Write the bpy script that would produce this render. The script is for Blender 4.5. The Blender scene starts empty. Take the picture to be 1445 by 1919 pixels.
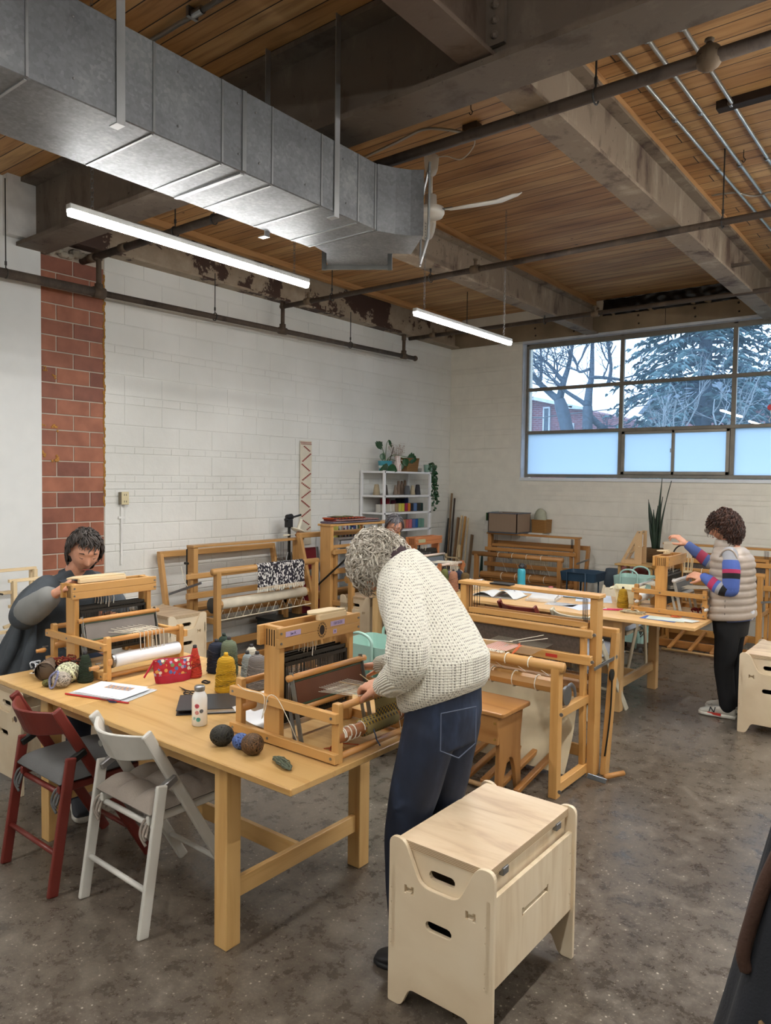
import bpy, math, random
from mathutils import Vector, Matrix, noise
from math import sin, cos, pi, radians, sqrt
random.seed(7)
V = Vector
COL = bpy.context.scene.collection
SC = bpy.context.scene

# ------------------------------------------------------------------ mesh builder
class MB:
    def __init__(s):
        s.v = []; s.f = []; s.t = []
    def add(s, vs, fs, t=None):
        o = len(s.v); s.v += [tuple(p) for p in vs]
        for f in fs:
            s.f.append([i + o for i in f]); s.t.append(t if t is not None else .5)
        return s
    def box(s, x0, x1, y0, y1, z0, z1, t=None):
        vs = [(x0,y0,z0),(x1,y0,z0),(x1,y1,z0),(x0,y1,z0),(x0,y0,z1),(x1,y0,z1),(x1,y1,z1),(x0,y1,z1)]
        return s.add(vs, [(0,3,2,1),(4,5,6,7),(0,1,5,4),(1,2,6,5),(2,3,7,6),(3,0,4,7)], t)
    def bar(s, p, q, w, h, up=(0,0,1), t=None):
        p, q = V(p), V(q); d = (q-p).normalized(); u = V(up)
        a = d.cross(u)
        if a.length < 1e-4: a = d.cross(V((0,1,0)))
        a.normalize(); b = a.cross(d).normalized(); a = a*w/2; b = b*h/2
        vs = [p-a-b,p+a-b,p+a+b,p-a+b,q-a-b,q+a-b,q+a+b,q-a+b]
        return s.add(vs, [(0,1,2,3),(7,6,5,4),(0,4,5,1),(1,5,6,2),(2,6,7,3),(3,7,4,0)], t)
    def tube(s, pts, r, n=8, cap=True, t=None, flat=1.0):
        pts = [V(p) for p in pts]; rs = r if isinstance(r, (list, tuple)) else [r]*len(pts)
        ref = V((0,0,1)); d0 = (pts[1]-pts[0]).normalized()
        if abs(d0.z) > .9: ref = V((1,0,0))
        a = d0.cross(ref).normalized(); vs = []; fs = []
        for i, p in enumerate(pts):
            d = (pts[min(i+1,len(pts)-1)]-pts[max(i-1,0)])
            d = d.normalized() if d.length > 1e-9 else d0
            a = (a - d*a.dot(d)); a = a.normalized() if a.length > 1e-6 else d.orthogonal().normalized()
            b = d.cross(a)
            for k in range(n):
                th = 2*pi*k/n; vs.append(p + a*cos(th)*rs[i] + b*sin(th)*rs[i]*flat)
        for i in range(len(pts)-1):
            for k in range(n):
                k2 = (k+1) % n; fs.append((i*n+k, i*n+k2, (i+1)*n+k2, (i+1)*n+k))
        if cap:
            fs.append(tuple(range(n-1,-1,-1))); fs.append(tuple((len(pts)-1)*n+k for k in range(n)))
        return s.add(vs, fs, t)
    def cyl(s, p, q, r, r2=None, n=14, t=None):
        return s.tube([p, q], [r, r if r2 is None else r2], n, t=t)
    def lathe(s, c, prof, n=24, t=None, sx=1.0):
        vs = []; fs = []; m = len(prof)
        for (r, z) in prof:
            for k in range(n):
                th = 2*pi*k/n; vs.append((c[0]+r*cos(th)*sx, c[1]+r*sin(th), c[2]+z))
        for i in range(m-1):
            for k in range(n):
                k2 = (k+1) % n; fs.append((i*n+k, i*n+k2, (i+1)*n+k2, (i+1)*n+k))
        if prof[0][0] > 1e-5: fs.append(tuple(range(n-1,-1,-1)))
        if prof[-1][0] > 1e-5: fs.append(tuple((m-1)*n+k for k in range(n)))
        return s.add(vs, fs, t)
    def ball(s, c, r, n=16, m=10, t=None, fn=None):
        rx, ry, rz = r if isinstance(r, (tuple, list)) else (r, r, r)
        vs = [V(c)+V((0,0,-rz))]; fs = []
        for i in range(1, m):
            ph = -pi/2+pi*i/m
            for k in range(n):
                th = 2*pi*k/n; vs.append(V((c[0]+rx*cos(ph)*cos(th), c[1]+ry*cos(ph)*sin(th), c[2]+rz*sin(ph))))
        vs.append(V(c)+V((0,0,rz)))
        for k in range(n): fs.append((0, 1+(k+1) % n, 1+k))
        for i in range(m-2):
            for k in range(n):
                k2 = (k+1) % n; fs.append((1+i*n+k, 1+i*n+k2, 1+(i+1)*n+k2, 1+(i+1)*n+k))
        L = len(vs)-1; b = 1+(m-2)*n
        for k in range(n): fs.append((b+k, b+(k+1) % n, L))
        if fn: vs = [fn(p) for p in vs]
        return s.add(vs, fs, t)
    def prism(s, poly, ax, a0, a1, t=None):
        def P(p, a):
            if ax == 'x': return (a, p[0], p[1])
            if ax == 'y': return (p[0], a, p[1])
            return (p[0], p[1], a)
        n = len(poly); vs = [P(p, a0) for p in poly]+[P(p, a1) for p in poly]
        ar = sum(poly[i][0]*poly[(i+1) % n][1]-poly[(i+1) % n][0]*poly[i][1] for i in range(n))
        fs = [tuple(range(n-1,-1,-1)), tuple(range(n, 2*n))]+[(i, (i+1) % n, n+(i+1) % n, n+i) for i in range(n)]
        flip = (ar < 0) != (ax == 'y')
        if flip: fs = [tuple(reversed(f)) for f in fs]
        return s.add(vs, fs, t)
    def loft(s, rings, n=20, t=None):
        """rings: (centre, u, v[, power])  closed at both ends"""
        vs = []; fs = []
        for R in rings:
            c, u, v = V(R[0]), V(R[1]), V(R[2])
            e = R[3] if len(R) > 3 else 1.0
            for k in range(n):
                th = 2*pi*k/n; a, b = cos(th), sin(th)
                if e != 1.0:
                    a = math.copysign(abs(a)**e, a); b = math.copysign(abs(b)**e, b)
                vs.append(c+u*a+v*b)
        m = len(rings)
        for i in range(m-1):
            for k in range(n):
                k2 = (k+1) % n; fs.append((i*n+k, i*n+k2, (i+1)*n+k2, (i+1)*n+k))
        fs.append(tuple(range(n-1,-1,-1))); fs.append(tuple((m-1)*n+k for k in range(n)))
        return s.add(vs, fs, t)
    def sheet(s, P, nu, nv, t=None):
        """P(u,v)->point"""
        vs = [P(i/nu, j/nv) for j in range(nv+1) for i in range(nu+1)]
        fs = [(j*(nu+1)+i, j*(nu+1)+i+1, (j+1)*(nu+1)+i+1, (j+1)*(nu+1)+i) for j in range(nv) for i in range(nu)]
        return s.add(vs, fs, t)
    def xf(s, M):
        s.v = [tuple(M @ V(p)) for p in s.v]; return s
    def join(s, o, M=None):
        vs = o.v if M is None else [tuple(M @ V(p)) for p in o.v]
        k = len(s.v); s.v += vs; s.f += [[i+k for i in f] for f in o.f]; s.t += o.t
        return s

ORG = {}
def _org(p):
    return ORG.get(p.name, V((0,0,0))) if p is not None else V((0,0,0))
def mesh_of(name, mb, off, smooth):
    me = bpy.data.meshes.new(name)
    me.from_pydata([(p[0]-off.x, p[1]-off.y, p[2]-off.z) for p in mb.v], [], mb.f)
    at = me.attributes.new('tint', 'FLOAT', 'FACE'); at.data.foreach_set('value', mb.t)
    me.update()
    if smooth: me.polygons.foreach_set('use_smooth', [True]*len(me.polygons))
    return me
def obj(name, mb, mat, parent=None, smooth=False, bevel=0, label=None, subsurf=0, loc=None):
    """one mesh object. world coordinates unless the thing was opened with local=True"""
    off = V(loc) if loc is not None else _org(parent)
    me = mesh_of(name, mb, off, smooth)
    o = bpy.data.objects.new(name, me); COL.objects.link(o)
    if parent is not None:
        o.parent = parent; ORG[o.name] = _org(parent)
    elif loc is not None: o.location = loc
    if callable(mat): mat = mat(mb)
    if mat: me.materials.append(mat)
    if bevel:
        b = o.modifiers.new('b', 'BEVEL'); b.width = bevel; b.segments = 2 if bevel > .004 else 1; b.limit_method = 'ANGLE'; b.angle_limit = radians(40)
    if subsurf:
        b = o.modifiers.new('s', 'SUBSURF'); b.levels = subsurf; b.render_levels = subsurf
    if label: o['label'] = label
    return o
def thing(name, label, cat, loc=(0,0,0), rz=0, group=None, world=True):
    o = bpy.data.objects.new(name, None); COL.objects.link(o); o.empty_display_size = .1
    o.location = loc; o.rotation_euler = (0,0,rz); o['label'] = label; o['category'] = cat
    if group: o['group'] = group
    ORG[o.name] = V(loc) if world else V((0,0,0))
    return o
def tag(o, label, cat, group=None, kind=None):
    o['label'] = label; o['category'] = cat
    if group: o['group'] = group
    if kind: o['kind'] = kind
    return o
def single(name, mb, mat, label, cat, loc=(0,0,0), group=None, kind=None, **k):
    o = obj(name, mb, mat, None, loc=loc, **k); return tag(o, label, cat, group, kind)
def struct(name, mb, mat, parent=None, **k):
    o = obj(name, mb, mat, parent, **k)
    if parent is None: o['kind'] = 'structure'
    return o
def dup(root, loc, rz=None, label=None, group=None):
    kids = {}
    for x in bpy.data.objects:
        if x.parent: kids.setdefault(x.parent.name, []).append(x)
    def cp(o, par):
        c = o.copy(); COL.objects.link(c); c.parent = par
        for k in kids.get(o.name, []): cp(k, c)
        return c
    r = cp(root, None); r.location = loc
    if rz is not None: r.rotation_euler = (0,0,rz)
    if label: r['label'] = label
    if group: r['group'] = group
    return r
def shape2d(outer, holes, thick, bev=0.0):
    """flat board with holes: mesh builder in XY plane, thickness centred on z=0"""
    cu = bpy.data.curves.new('c', 'CURVE'); cu.dimensions = '2D'; cu.fill_mode = 'BOTH'
    cu.extrude = max(thick/2-bev, 0.0001); cu.bevel_depth = bev; cu.bevel_resolution = 1
    for ring in [outer]+holes:
        sp = cu.splines.new('POLY'); sp.points.add(len(ring)-1)
        for i, p in enumerate(ring): sp.points[i].co = (p[0], p[1], 0, 1)
        sp.use_cyclic_u = True
    if bev: cu.offset = -bev
    o = bpy.data.objects.new('c', cu)
    me = bpy.data.meshes.new_from_object(o)
    mb = MB(); mb.add([v.co.copy() for v in me.vertices], [tuple(p.vertices) for p in me.polygons])
    bpy.data.objects.remove(o); bpy.data.curves.remove(cu); bpy.data.meshes.remove(me)
    return mb
def rounded(poly, r, n=4):
    """round the corners of a polygon; r: number or list per corner"""
    out = []; N = len(poly)
    for i in range(N):
        p, a, b = V((*poly[i],0)), V((*poly[i-1],0)), V((*poly[(i+1) % N],0))
        rr = r[i] if isinstance(r, (list, tuple)) else r
        if rr <= 0: out.append((p.x, p.y)); continue
        da, db = (a-p), (b-p); k = min(rr, da.length*.49, db.length*.49)
        s, e = p+da.normalized()*k, p+db.normalized()*k
        for j in range(n+1):
            t = j/n; q = s*(1-t)**2+p*2*t*(1-t)+e*t*t; out.append((q.x, q.y))
    return out
def bez(p0, p1, p2, p3, n=12):
    p0, p1, p2, p3 = V(p0), V(p1), V(p2), V(p3)
    return [p0*(1-t)**3+p1*3*t*(1-t)**2+p2*3*t*t*(1-t)+p3*t**3 for t in [i/n for i in range(n+1)]]
def smoothpath(pts, n=6):
    P = [V(p) for p in pts]; P = [P[0]*2-P[1]]+P+[P[-1]*2-P[-2]]; out = []
    for i in range(1, len(P)-2):
        a, b, c, d = P[i-1:i+3]
        for k in range(n):
            t = k/n
            out.append(.5*((2*b)+(c-a)*t+(2*a-5*b+4*c-d)*t*t+(3*b-a-3*c+d)*t**3))
    out.append(P[-2]); return out

# ------------------------------------------------------------------ materials
def lin(c):
    if isinstance(c, str): c = tuple(int(c[i:i+2], 16)/255 for i in (0,2,4))
    return tuple(((x+.055)/1.055)**2.4 if x > .04045 else x/12.92 for x in c[:3])+(1,)
class NT:
    def __init__(s, name):
        s.m = bpy.data.materials.new(name); s.m.use_nodes = True; s.n = s.m.node_tree; s.n.nodes.clear()
        s.out = s.N('ShaderNodeOutputMaterial'); s.b = s.N('ShaderNodeBsdfPrincipled'); s.L(s.b, 0, s.out, 0)
    def N(s, t, **k):
        n = s.n.nodes.new(t)
        for a, v in k.items(): setattr(n, a, v)
        return n
    def L(s, a, i, b, j):
        s.n.links.new(a.outputs[i], b.inputs[j])
    def co(s, kind='Object', scale=(1,1,1), rnd=False, rot=(0,0,0)):
        tc = s.N('ShaderNodeTexCoord'); mp = s.N('ShaderNodeMapping'); mp.inputs['Scale'].default_value = scale; mp.inputs['Rotation'].default_value = rot
        s.L(tc, kind, mp, 0)
        if rnd:
            oi = s.N('ShaderNodeObjectInfo'); m = s.N('ShaderNodeMath', operation='MULTIPLY'); m.inputs[1].default_value = 37
            s.L(oi, 'Random', m, 0); s.L(m, 0, mp, 'Location')
        return mp
    def noise(s, co, sc, det=3, rough=.5, dist=0):
        n = s.N('ShaderNodeTexNoise'); s.L(co, 0, n, 0); n.inputs['Scale'].default_value = sc; n.inputs['Detail'].default_value = det
        n.inputs['Roughness'].default_value = rough; n.inputs['Distortion'].default_value = dist
        return n
    def ramp(s, src, i, stops, interp='LINEAR'):
        r = s.N('ShaderNodeValToRGB'); r.color_ramp.interpolation = interp; e = r.color_ramp.elements
        while len(e) < len(stops): e.new(.5)
        for k, (p, c) in enumerate(stops):
            e[k].position = p; e[k].color = lin(c) if not isinstance(c, (int, float)) else (c, c, c, 1)
        s.L(src, i, r, 0); return r
    def mix(s, f, fi, a, b, mode='MIX', fac=None):
        m = s.N('ShaderNodeMix', data_type='RGBA', blend_type=mode)
        if f is not None: s.L(f, fi, m, 0)
        elif fac is not None: m.inputs[0].default_value = fac
        for k, x in ((6, a), (7, b)):
            if isinstance(x, tuple) and not isinstance(x[0], (float, int)): s.L(x[0], x[1], m, k)
            elif isinstance(x, (str, tuple)): m.inputs[k].default_value = lin(x)
            else: s.L(x, 0, m, k)
        return m
    def bump(s, src, i, st=.3, dist=.01, prev=None):
        b = s.N('ShaderNodeBump'); b.inputs['Strength'].default_value = st; b.inputs['Distance'].default_value = dist
        s.L(src, i, b, 'Height')
        if prev: s.L(prev, 0, b, 'Normal')
        s.L(b, 0, s.b, 'Normal'); return b
    def set(s, **k):
        for a, v in k.items(): s.b.inputs[a.replace('_', ' ')].default_value = v
        return s
_mc = {}
def cached(f):
    def g(*a, **k):
        key = (f.__name__, a, tuple(sorted(k.items())))
        if key not in _mc: _mc[key] = f(*a, **k)
        return _mc[key]
    return g
@cached
def plain(col, rough=.5, metal=0.0, var=.06, nscale=8, bump=0.0, bscale=60):
    n = NT('mat_'+str(len(_mc))); co = n.co(rnd=True); no = n.noise(co, nscale)
    c = lin(col); a = tuple(max(0, x*(1-var*2)) for x in c[:3]); b = tuple(min(1, x*(1+var*2)) for x in c[:3])
    r = n.N('ShaderNodeValToRGB'); r.color_ramp.elements[0].position = .3; r.color_ramp.elements[1].position = .7
    r.color_ramp.elements[0].color = (*a, 1); r.color_ramp.elements[1].color = (*b, 1); n.L(no, 0, r, 0)
    n.L(r, 0, n.b, 'Base Color'); n.set(Roughness=rough, Metallic=metal)
    if bump:
        n2 = n.noise(co, bscale, 2); n.bump(n2, 0, bump, .003)
    return n.m
@cached
def wood_ax(ax, c1, c2, rough, fine):
    n = NT('wood'); s = [24*fine, 24*fine, 24*fine]; s[ax] = 1.6*fine
    co = n.co(scale=tuple(s), rnd=True); no = n.noise(co, 1.0, 5, .55, .6)
    r = n.ramp(no, 0, [(.28, c2), (.5, c1), (.75, c1)])
    co2 = n.co(rnd=True); n2 = n.noise(co2, 2.5, 2)
    oi = n.N('ShaderNodeObjectInfo'); hv = n.N('ShaderNodeHueSaturation'); mr = n.N('ShaderNodeMapRange')
    mr.inputs['To Min'].default_value = .84; mr.inputs['To Max'].default_value = 1.1; n.L(oi, 'Random', mr, 0); n.L(mr, 0, hv, 'Value')
    n.L(r, 0, hv, 'Color')
    m = n.mix(n2, 0, (hv, 0), '000000', 'MULTIPLY'); m.inputs[0].default_value = 0
    n.n.links.remove(m.inputs[0].links[0]); m.inputs[0].default_value = 0
    n.L(hv, 0, n.b, 'Base Color'); n.set(Roughness=rough); n.bump(no, 0, .08, .002)
    return n.m
def wood(c1, c2, rough=.42, fine=1.0):
    def pick(mb):
        ex = []
        for a in range(3):
            xs = [p[a] for p in mb.v]; ex.append(max(xs)-min(xs))
        return wood_ax(ex.index(max(ex)), c1, c2, rough, fine)
    return pick
MAPLE = wood('c99a5c', 'b98747')          # loom maple
MAPLE2 = wood('b98248', '9c6a38')         # darker loom wood
DOWEL = wood('c08a4e', 'ab763c', .35)
CHERRY = wood('a5673d', '87502c')
PINE = wood('d9ba86', 'c39c66', .45)
RAW = wood('dcc59c', 'cdb288', .6)
TABLE = wood('d3ab6e', 'bf9152', .33, .8)
TREAD = wood('8d5f38', '744a2a')
DRIFT = wood('8a7156', '6d563f', .7)
@cached
def plyface(): # pale birch veneer; edges show the layers
    n = NT('plywood'); co = n.co(scale=(3, 22, 3), rnd=True, rot=(0,0,0)); no = n.noise(co, 1.0, 4, .5, .4)
    face = n.ramp(no, 0, [(.3, 'cdb898'), (.55, 'dccbae'), (.8, 'e2d3b9')])
    n.L(face, 0, n.b, 'Base Color'); n.set(Roughness=.5); n.bump(no, 0, .04, .002)
    return n.m
@cached
def plylid():
    n = NT('plywood_lid'); co = n.co(scale=(3, 14, 3), rnd=True); no = n.noise(co, 1.0, 4, .55, .8)
    face = n.ramp(no, 0, [(.25, 'b3957a'), (.5, 'cfb797'), (.8, 'dcc9ad')])
    tc = n.N('ShaderNodeTexCoord'); sp = n.N('ShaderNodeSeparateXYZ'); n.L(tc, 'Object', sp, 0)
    m = n.N('ShaderNodeMath', operation='MULTIPLY'); m.inputs[1].default_value = 2*pi/.0052; n.L(sp, 2, m, 0)
    sn = n.N('ShaderNodeMath', operation='SINE'); n.L(m, 0, sn, 0)
    st = n.ramp(sn, 0, [(.35, '9c8263'), (.6, 'd9c6a6')])
    g = n.N('ShaderNodeNewGeometry'); s2 = n.N('ShaderNodeSeparateXYZ'); n.L(g, 'Normal', s2, 0)
    ab = n.N('ShaderNodeMath', operation='ABSOLUTE'); n.L(s2, 2, ab, 0)
    gt = n.N('ShaderNodeMath', operation='GREATER_THAN'); gt.inputs[1].default_value = .5; n.L(ab, 0, gt, 0)
    mx = n.mix(gt, 0, st, face); n.L(mx, 2, n.b, 'Base Color'); n.set(Roughness=.5)
    return n.m
@cached
def galv(dark=1.0):
    n = NT('galvanised'); co = n.co(); vo = n.N('ShaderNodeTexVoronoi'); n.L(co, 0, vo, 0); vo.inputs['Scale'].default_value = 70
    no = n.noise(co, 3, 4, .6); b = n.mix(None, 0, (vo, 1), (no, 0), 'MIX', .8)
    r = n.ramp(b, 2, [(.3, '67696b'), (.55, '7f8184'), (.75, '979999')])
    n.L(r, 0, n.b, 'Base Color'); n.set(Metallic=.55, Roughness=.5)
    rr = n.ramp(vo, 0, [(0, .45), (1, .62)]); n.L(rr, 0, n.b, 'Roughness')
    n3 = n.noise(co, 2.2, 2); n.bump(n3, 0, .25, .02)
    return n.m
@cached
def steel(base='6b5c4c', rust='3c2d24', light='9c8c78', amt=.5, seed=0.0):
    n = NT('painted_steel'); co = n.co(rnd=True); no = n.noise(n.co(scale=(1, 1, .4), rnd=True), 3.6, 9, .66, .3); n2 = n.noise(co, 26, 5, .7); n3 = n.noise(co, 1.0, 3)
    a = n.ramp(no, 0, [(.34, rust), (.46, base), (.54, base), (.66, light)])
    sp = n.ramp(n2, 0, [(.33, 1.0), (.37, 0.0)]); mk = n.ramp(n3, 0, [(.42, 0.0), (.58, 1.0)])
    mm = n.N('ShaderNodeMath', operation='MULTIPLY'); n.L(sp, 0, mm, 0); n.L(mk, 0, mm, 1)
    m = n.mix(mm, 0, a, '2b1f18'); n.L(m, 2, n.b, 'Base Color'); n.set(Roughness=.75, Metallic=.15); n.bump(n2, 0, .35, .004)
    return n.m
@cached
def peel(): # peeling cream paint over rust
    n = NT('peeling_paint'); co = n.co(); no = n.noise(co, 5, 8, .7, .2); n2 = n.noise(co, 1.3, 2); 
    ad = n.N('ShaderNodeMath', operation='ADD'); n.L(no, 0, ad, 0); n.L(n2, 0, ad, 1)
    k = n.ramp(ad, 0, [(.47, 0.0), (.485, 1.0)])
    c1 = n.ramp(no, 0, [(.3, '8a7a66'), (.7, 'a89a86')])
    k.color_ramp.elements[0].position = .475; k.color_ramp.elements[1].position = .487
    dv = n.N('ShaderNodeMath', operation='DIVIDE'); dv.inputs[1].default_value = 2; n.L(ad, 0, dv, 0)
    n.n.links.remove(k.inputs[0].links[0]); n.L(dv, 0, k, 0)
    m = n.mix(k, 0, '432e24', c1); n.L(m, 2, n.b, 'Base Color'); n.set(Roughness=.7); n.bump(k, 0, .3, .003)
    return n.m
@cached
def knitmat(col, dark, sx, sz):
    n = NT('waffle_knit'); tc = n.N('ShaderNodeTexCoord'); 
    uv = n.N('ShaderNodeMapping'); uv.inputs['Scale'].default_value = (sx, sx, sz); n.L(tc, 'Object', uv, 0)
    vo = n.N('ShaderNodeTexVoronoi'); vo.inputs['Scale'].default_value = 1.0; vo.inputs['Randomness'].default_value = .12; n.L(uv, 0, vo, 0)
    r = n.ramp(vo, 0, [(.12, dark), (.42, col)]); n.L(r, 0, n.b, 'Base Color'); n.set(Roughness=.9); n.b.inputs['Sheen Weight'].default_value = .2  # dark cell centres: shade of the knit holes put into the colour
    n.bump(vo, 0, .9, .006)
    return n.m
@cached
def yarn(col, dark=None, scale=1.0, rough=.9):
    n = NT('yarn'); c = lin(col)[:3]
    tc = n.N('ShaderNodeTexCoord'); sp = n.N('ShaderNodeSeparateXYZ'); n.L(tc, 'Object', sp, 0)
    no = n.noise(tc and n.co(), 14, 2); m = n.N('ShaderNodeMath', operation='MULTIPLY'); m.inputs[1].default_value = 2*pi/.006/scale; n.L(sp, 2, m, 0)
    ns = n.N('ShaderNodeMath', operation='MULTIPLY'); ns.inputs[1].default_value = 9; n.L(no, 0, ns, 0)
    a = n.N('ShaderNodeMath', operation='ADD'); n.L(m, 0, a, 0); n.L(ns, 0, a, 1)
    s = n.N('ShaderNodeMath', operation='SINE'); n.L(a, 0, s, 0)
    h = n.N('ShaderNodeMapRange'); h.inputs['From Min'].default_value = -1; n.L(s, 0, h, 0)
    r = n.N('ShaderNodeValToRGB'); r.color_ramp.elements[0].color = (*[x*.5 for x in c], 1); r.color_ramp.elements[0].position = .0
    r.color_ramp.elements[1].color = (*c, 1); r.color_ramp.elements[1].position = .7; n.L(h, 0, r, 0)
    n.L(r, 0, n.b, 'Base Color'); n.set(Roughness=rough); n.bump(h, 0, .5, .003)
    return n.m
@cached
def skin(tone='c98f73'):
    n = NT('skin'); co = n.co(); no = n.noise(co, 30, 3); r = n.ramp(no, 0, [(.3, tone), (.8, 'd9a488')])
    n.L(r, 0, n.b, 'Base Color'); n.set(Roughness=.5); n.b.inputs['Subsurface Weight'].default_value = .12; n.b.inputs['Subsurface Radius'].default_value = (.02, .008, .005)
    n2 = n.noise(co, 120, 2); n.bump(n2, 0, .12, .001); return n.m
@cached
def hairmat(c1, c2):
    n = NT('hair'); co = n.co(scale=(40, 40, 9)); no = n.noise(co, 2.0, 4, .6, .8); oi = n.N('ShaderNodeAttribute', attribute_name='tint')
    r = n.ramp(oi, 'Fac', [(0, c2), (1, c1)]); m = n.mix(None, 0, r, (no, 0), 'MULTIPLY', .35)
    n.L(m, 2, n.b, 'Base Color'); n.set(Roughness=.6); return n.m
@cached
def glow(col=(1, .985, .96), st=12.0):
    n = NT('lamp_glow'); e = n.N('ShaderNodeEmission'); e.inputs[0].default_value = (*col, 1); e.inputs[1].default_value = st; n.L(e, 0, n.out, 0); return n.m
WHITEPAINT = plain('e6e6e2', .45, var=.01)
BLACKMETAL = plain('20211f', .45, .5)
GREYMETAL = plain('8b8c8c', .35, .85)
DARKWIRE = plain('3b3a38', .5, .5)
PAPER = plain('eef0f2', .7, var=.01)
EXPOSURE = 0.12
SKY = 3.0
LAMP = 175.0
# ------------------------------------------------------------------ camera
CAMP = V((6.0274, -9.2024, 1.75))
def cam_axes(yaw, pitch, roll):
    f = V((-sin(yaw)*cos(pitch), cos(yaw)*cos(pitch), sin(pitch)))
    r = f.cross(V((0,0,1))).normalized(); d = f.cross(r)
    c, s = cos(roll), sin(roll)
    return c*r+s*d, -s*r+c*d, f
r_, d_, f_ = cam_axes(radians(38.111), radians(-2.466), radians(-.777))
cd = bpy.data.cameras.new('camera'); cam = bpy.data.objects.new('camera', cd); COL.objects.link(cam)
cam.matrix_world = Matrix(((r_.x,-d_.x,-f_.x,CAMP.x),(r_.y,-d_.y,-f_.y,CAMP.y),(r_.z,-d_.z,-f_.z,CAMP.z),(0,0,0,1)))
cd.sensor_fit = 'HORIZONTAL'; cd.sensor_width = 36; cd.lens = 36*1386.8/1445; cd.clip_start = .05; cd.clip_end = 300
SC.camera = cam
SC.view_settings.view_transform = 'Standard'; SC.view_settings.look = 'None'; SC.view_settings.gamma = 1
SC.view_settings.use_curve_mapping = False; SC.view_settings.exposure = EXPOSURE
SC.cycles.use_denoising = True
SC.cycles.max_bounces = 8; SC.cycles.diffuse_bounces = 4; SC.cycles.glossy_bounces = 3; SC.cycles.transparent_max_bounces = 12
SC.cycles.caustics_reflective = False; SC.cycles.caustics_refractive = False

# ------------------------------------------------------------------ world: overcast bright sky
w = bpy.data.worlds.new('sky'); SC.world = w; w.use_nodes = True; nt = w.node_tree; nt.nodes.clear()
wo = nt.nodes.new('ShaderNodeOutputWorld'); bg = nt.nodes.new('ShaderNodeBackground'); nt.links.new(bg.outputs[0], wo.inputs[0])
bg.inputs[0].default_value = (.74, .87, 1.0, 1); bg.inputs[1].default_value = SKY

# ------------------------------------------------------------------ shell
XR, YB, ZC = 8.6, -11.4, 4.08     # right wall, back wall, plank ceiling
def concrete():
    n = NT('polished_concrete'); co = n.co(); a = n.noise(co, 1.1, 6, .6, .4); b = n.noise(co, 9, 8, .75, .2); c = n.noise(co, 70, 4, .8)
    r = n.ramp(a, 0, [(.3, '423a31'), (.5, '544b41'), (.7, '766d61')]); r2 = n.ramp(b, 0, [(.34, '332d27'), (.5, '5a5147'), (.68, '887f72')])
    m = n.mix(None, 0, r, r2, 'MIX', .55)
    co3 = n.co(scale=(1, 1, 1)); sp = n.N('ShaderNodeTexVoronoi'); n.L(co3, 0, sp, 0); sp.inputs['Scale'].default_value = 34
    k = n.ramp(sp, 0, [(.10, 1.0), (.16, 0.0)]); k2 = n.ramp(b, 0, [(.46, 0.0), (.56, 1.0)])
    mm = n.N('ShaderNodeMath', operation='MULTIPLY'); n.L(k, 0, mm, 0); n.L(k2, 0, mm, 1)
    m2 = n.mix(mm, 0, (m, 2), 'b5ac9c'); s3 = n.ramp(c, 0, [(.58, 0.0), (.70, .8)]); m3 = n.mix(s3, 0, (m2, 2), 'aaa192')
    n.L(m3, 2, n.b, 'Base Color'); rr = n.ramp(b, 0, [(.3, .18), (.7, .45)]); n.L(rr, 0, n.b, 'Roughness'); n.bump(c, 0, .06, .002)
    return n.m
struct('floor', MB().box(-.3, XR+.3, YB-.3, .3, -.2, 0), concrete())
def planks():
    n = NT('plank_ceiling'); tc = n.co('Object'); br = n.N('ShaderNodeTexBrick'); n.L(tc, 0, br, 0)
    br.inputs['Scale'].default_value = 1; br.inputs['Brick Width'].default_value = 7.0; br.inputs['Row Height'].default_value = .135
    br.inputs['Mortar Size'].default_value = .0035; br.inputs['Mortar Smooth'].default_value = .1; br.offset = .37; br.offset_frequency = 3
    br.inputs[1].default_value = lin('c69a66'); br.inputs[2].default_value = lin('dab684'); br.inputs[3].default_value = lin('1b0f08')
    co = n.co(scale=(1.2, 16, 16)); g = n.noise(co, 1.5, 6, .6, .5); r = n.ramp(g, 0, [(.25, '8b6a48'), (.5, 'e8dccb'), (.8, 'ffffff')])
    big = n.noise(n.co(scale=(.6, 3, 1)), 1.2, 3); rb = n.ramp(big, 0, [(.3, 'b59c84'), (.6, 'ffffff')])
    m = n.mix(None, 0, (br, 0), r, 'MULTIPLY', .8); m2 = n.mix(None, 0, (m, 2), rb, 'MULTIPLY', .7)
    kn = n.N('ShaderNodeTexVoronoi'); n.L(n.co(scale=(3, 5, 1)), 0, kn, 0); kn.inputs['Scale'].default_value = 1.0
    kk = n.ramp(kn, 0, [(.03, 1.0), (.06, 0.0)]); m3 = n.mix(kk, 0, (m2, 2), '4a2d18')
    n.L(m3, 2, n.b, 'Base Color'); n.set(Roughness=.55); n.bump(br, 1, .6, .012).invert = True
    return n.m
struct('ceiling', MB().box(-.3, XR+.3, YB-.3, .0, ZC, ZC+.12), planks())

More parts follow.
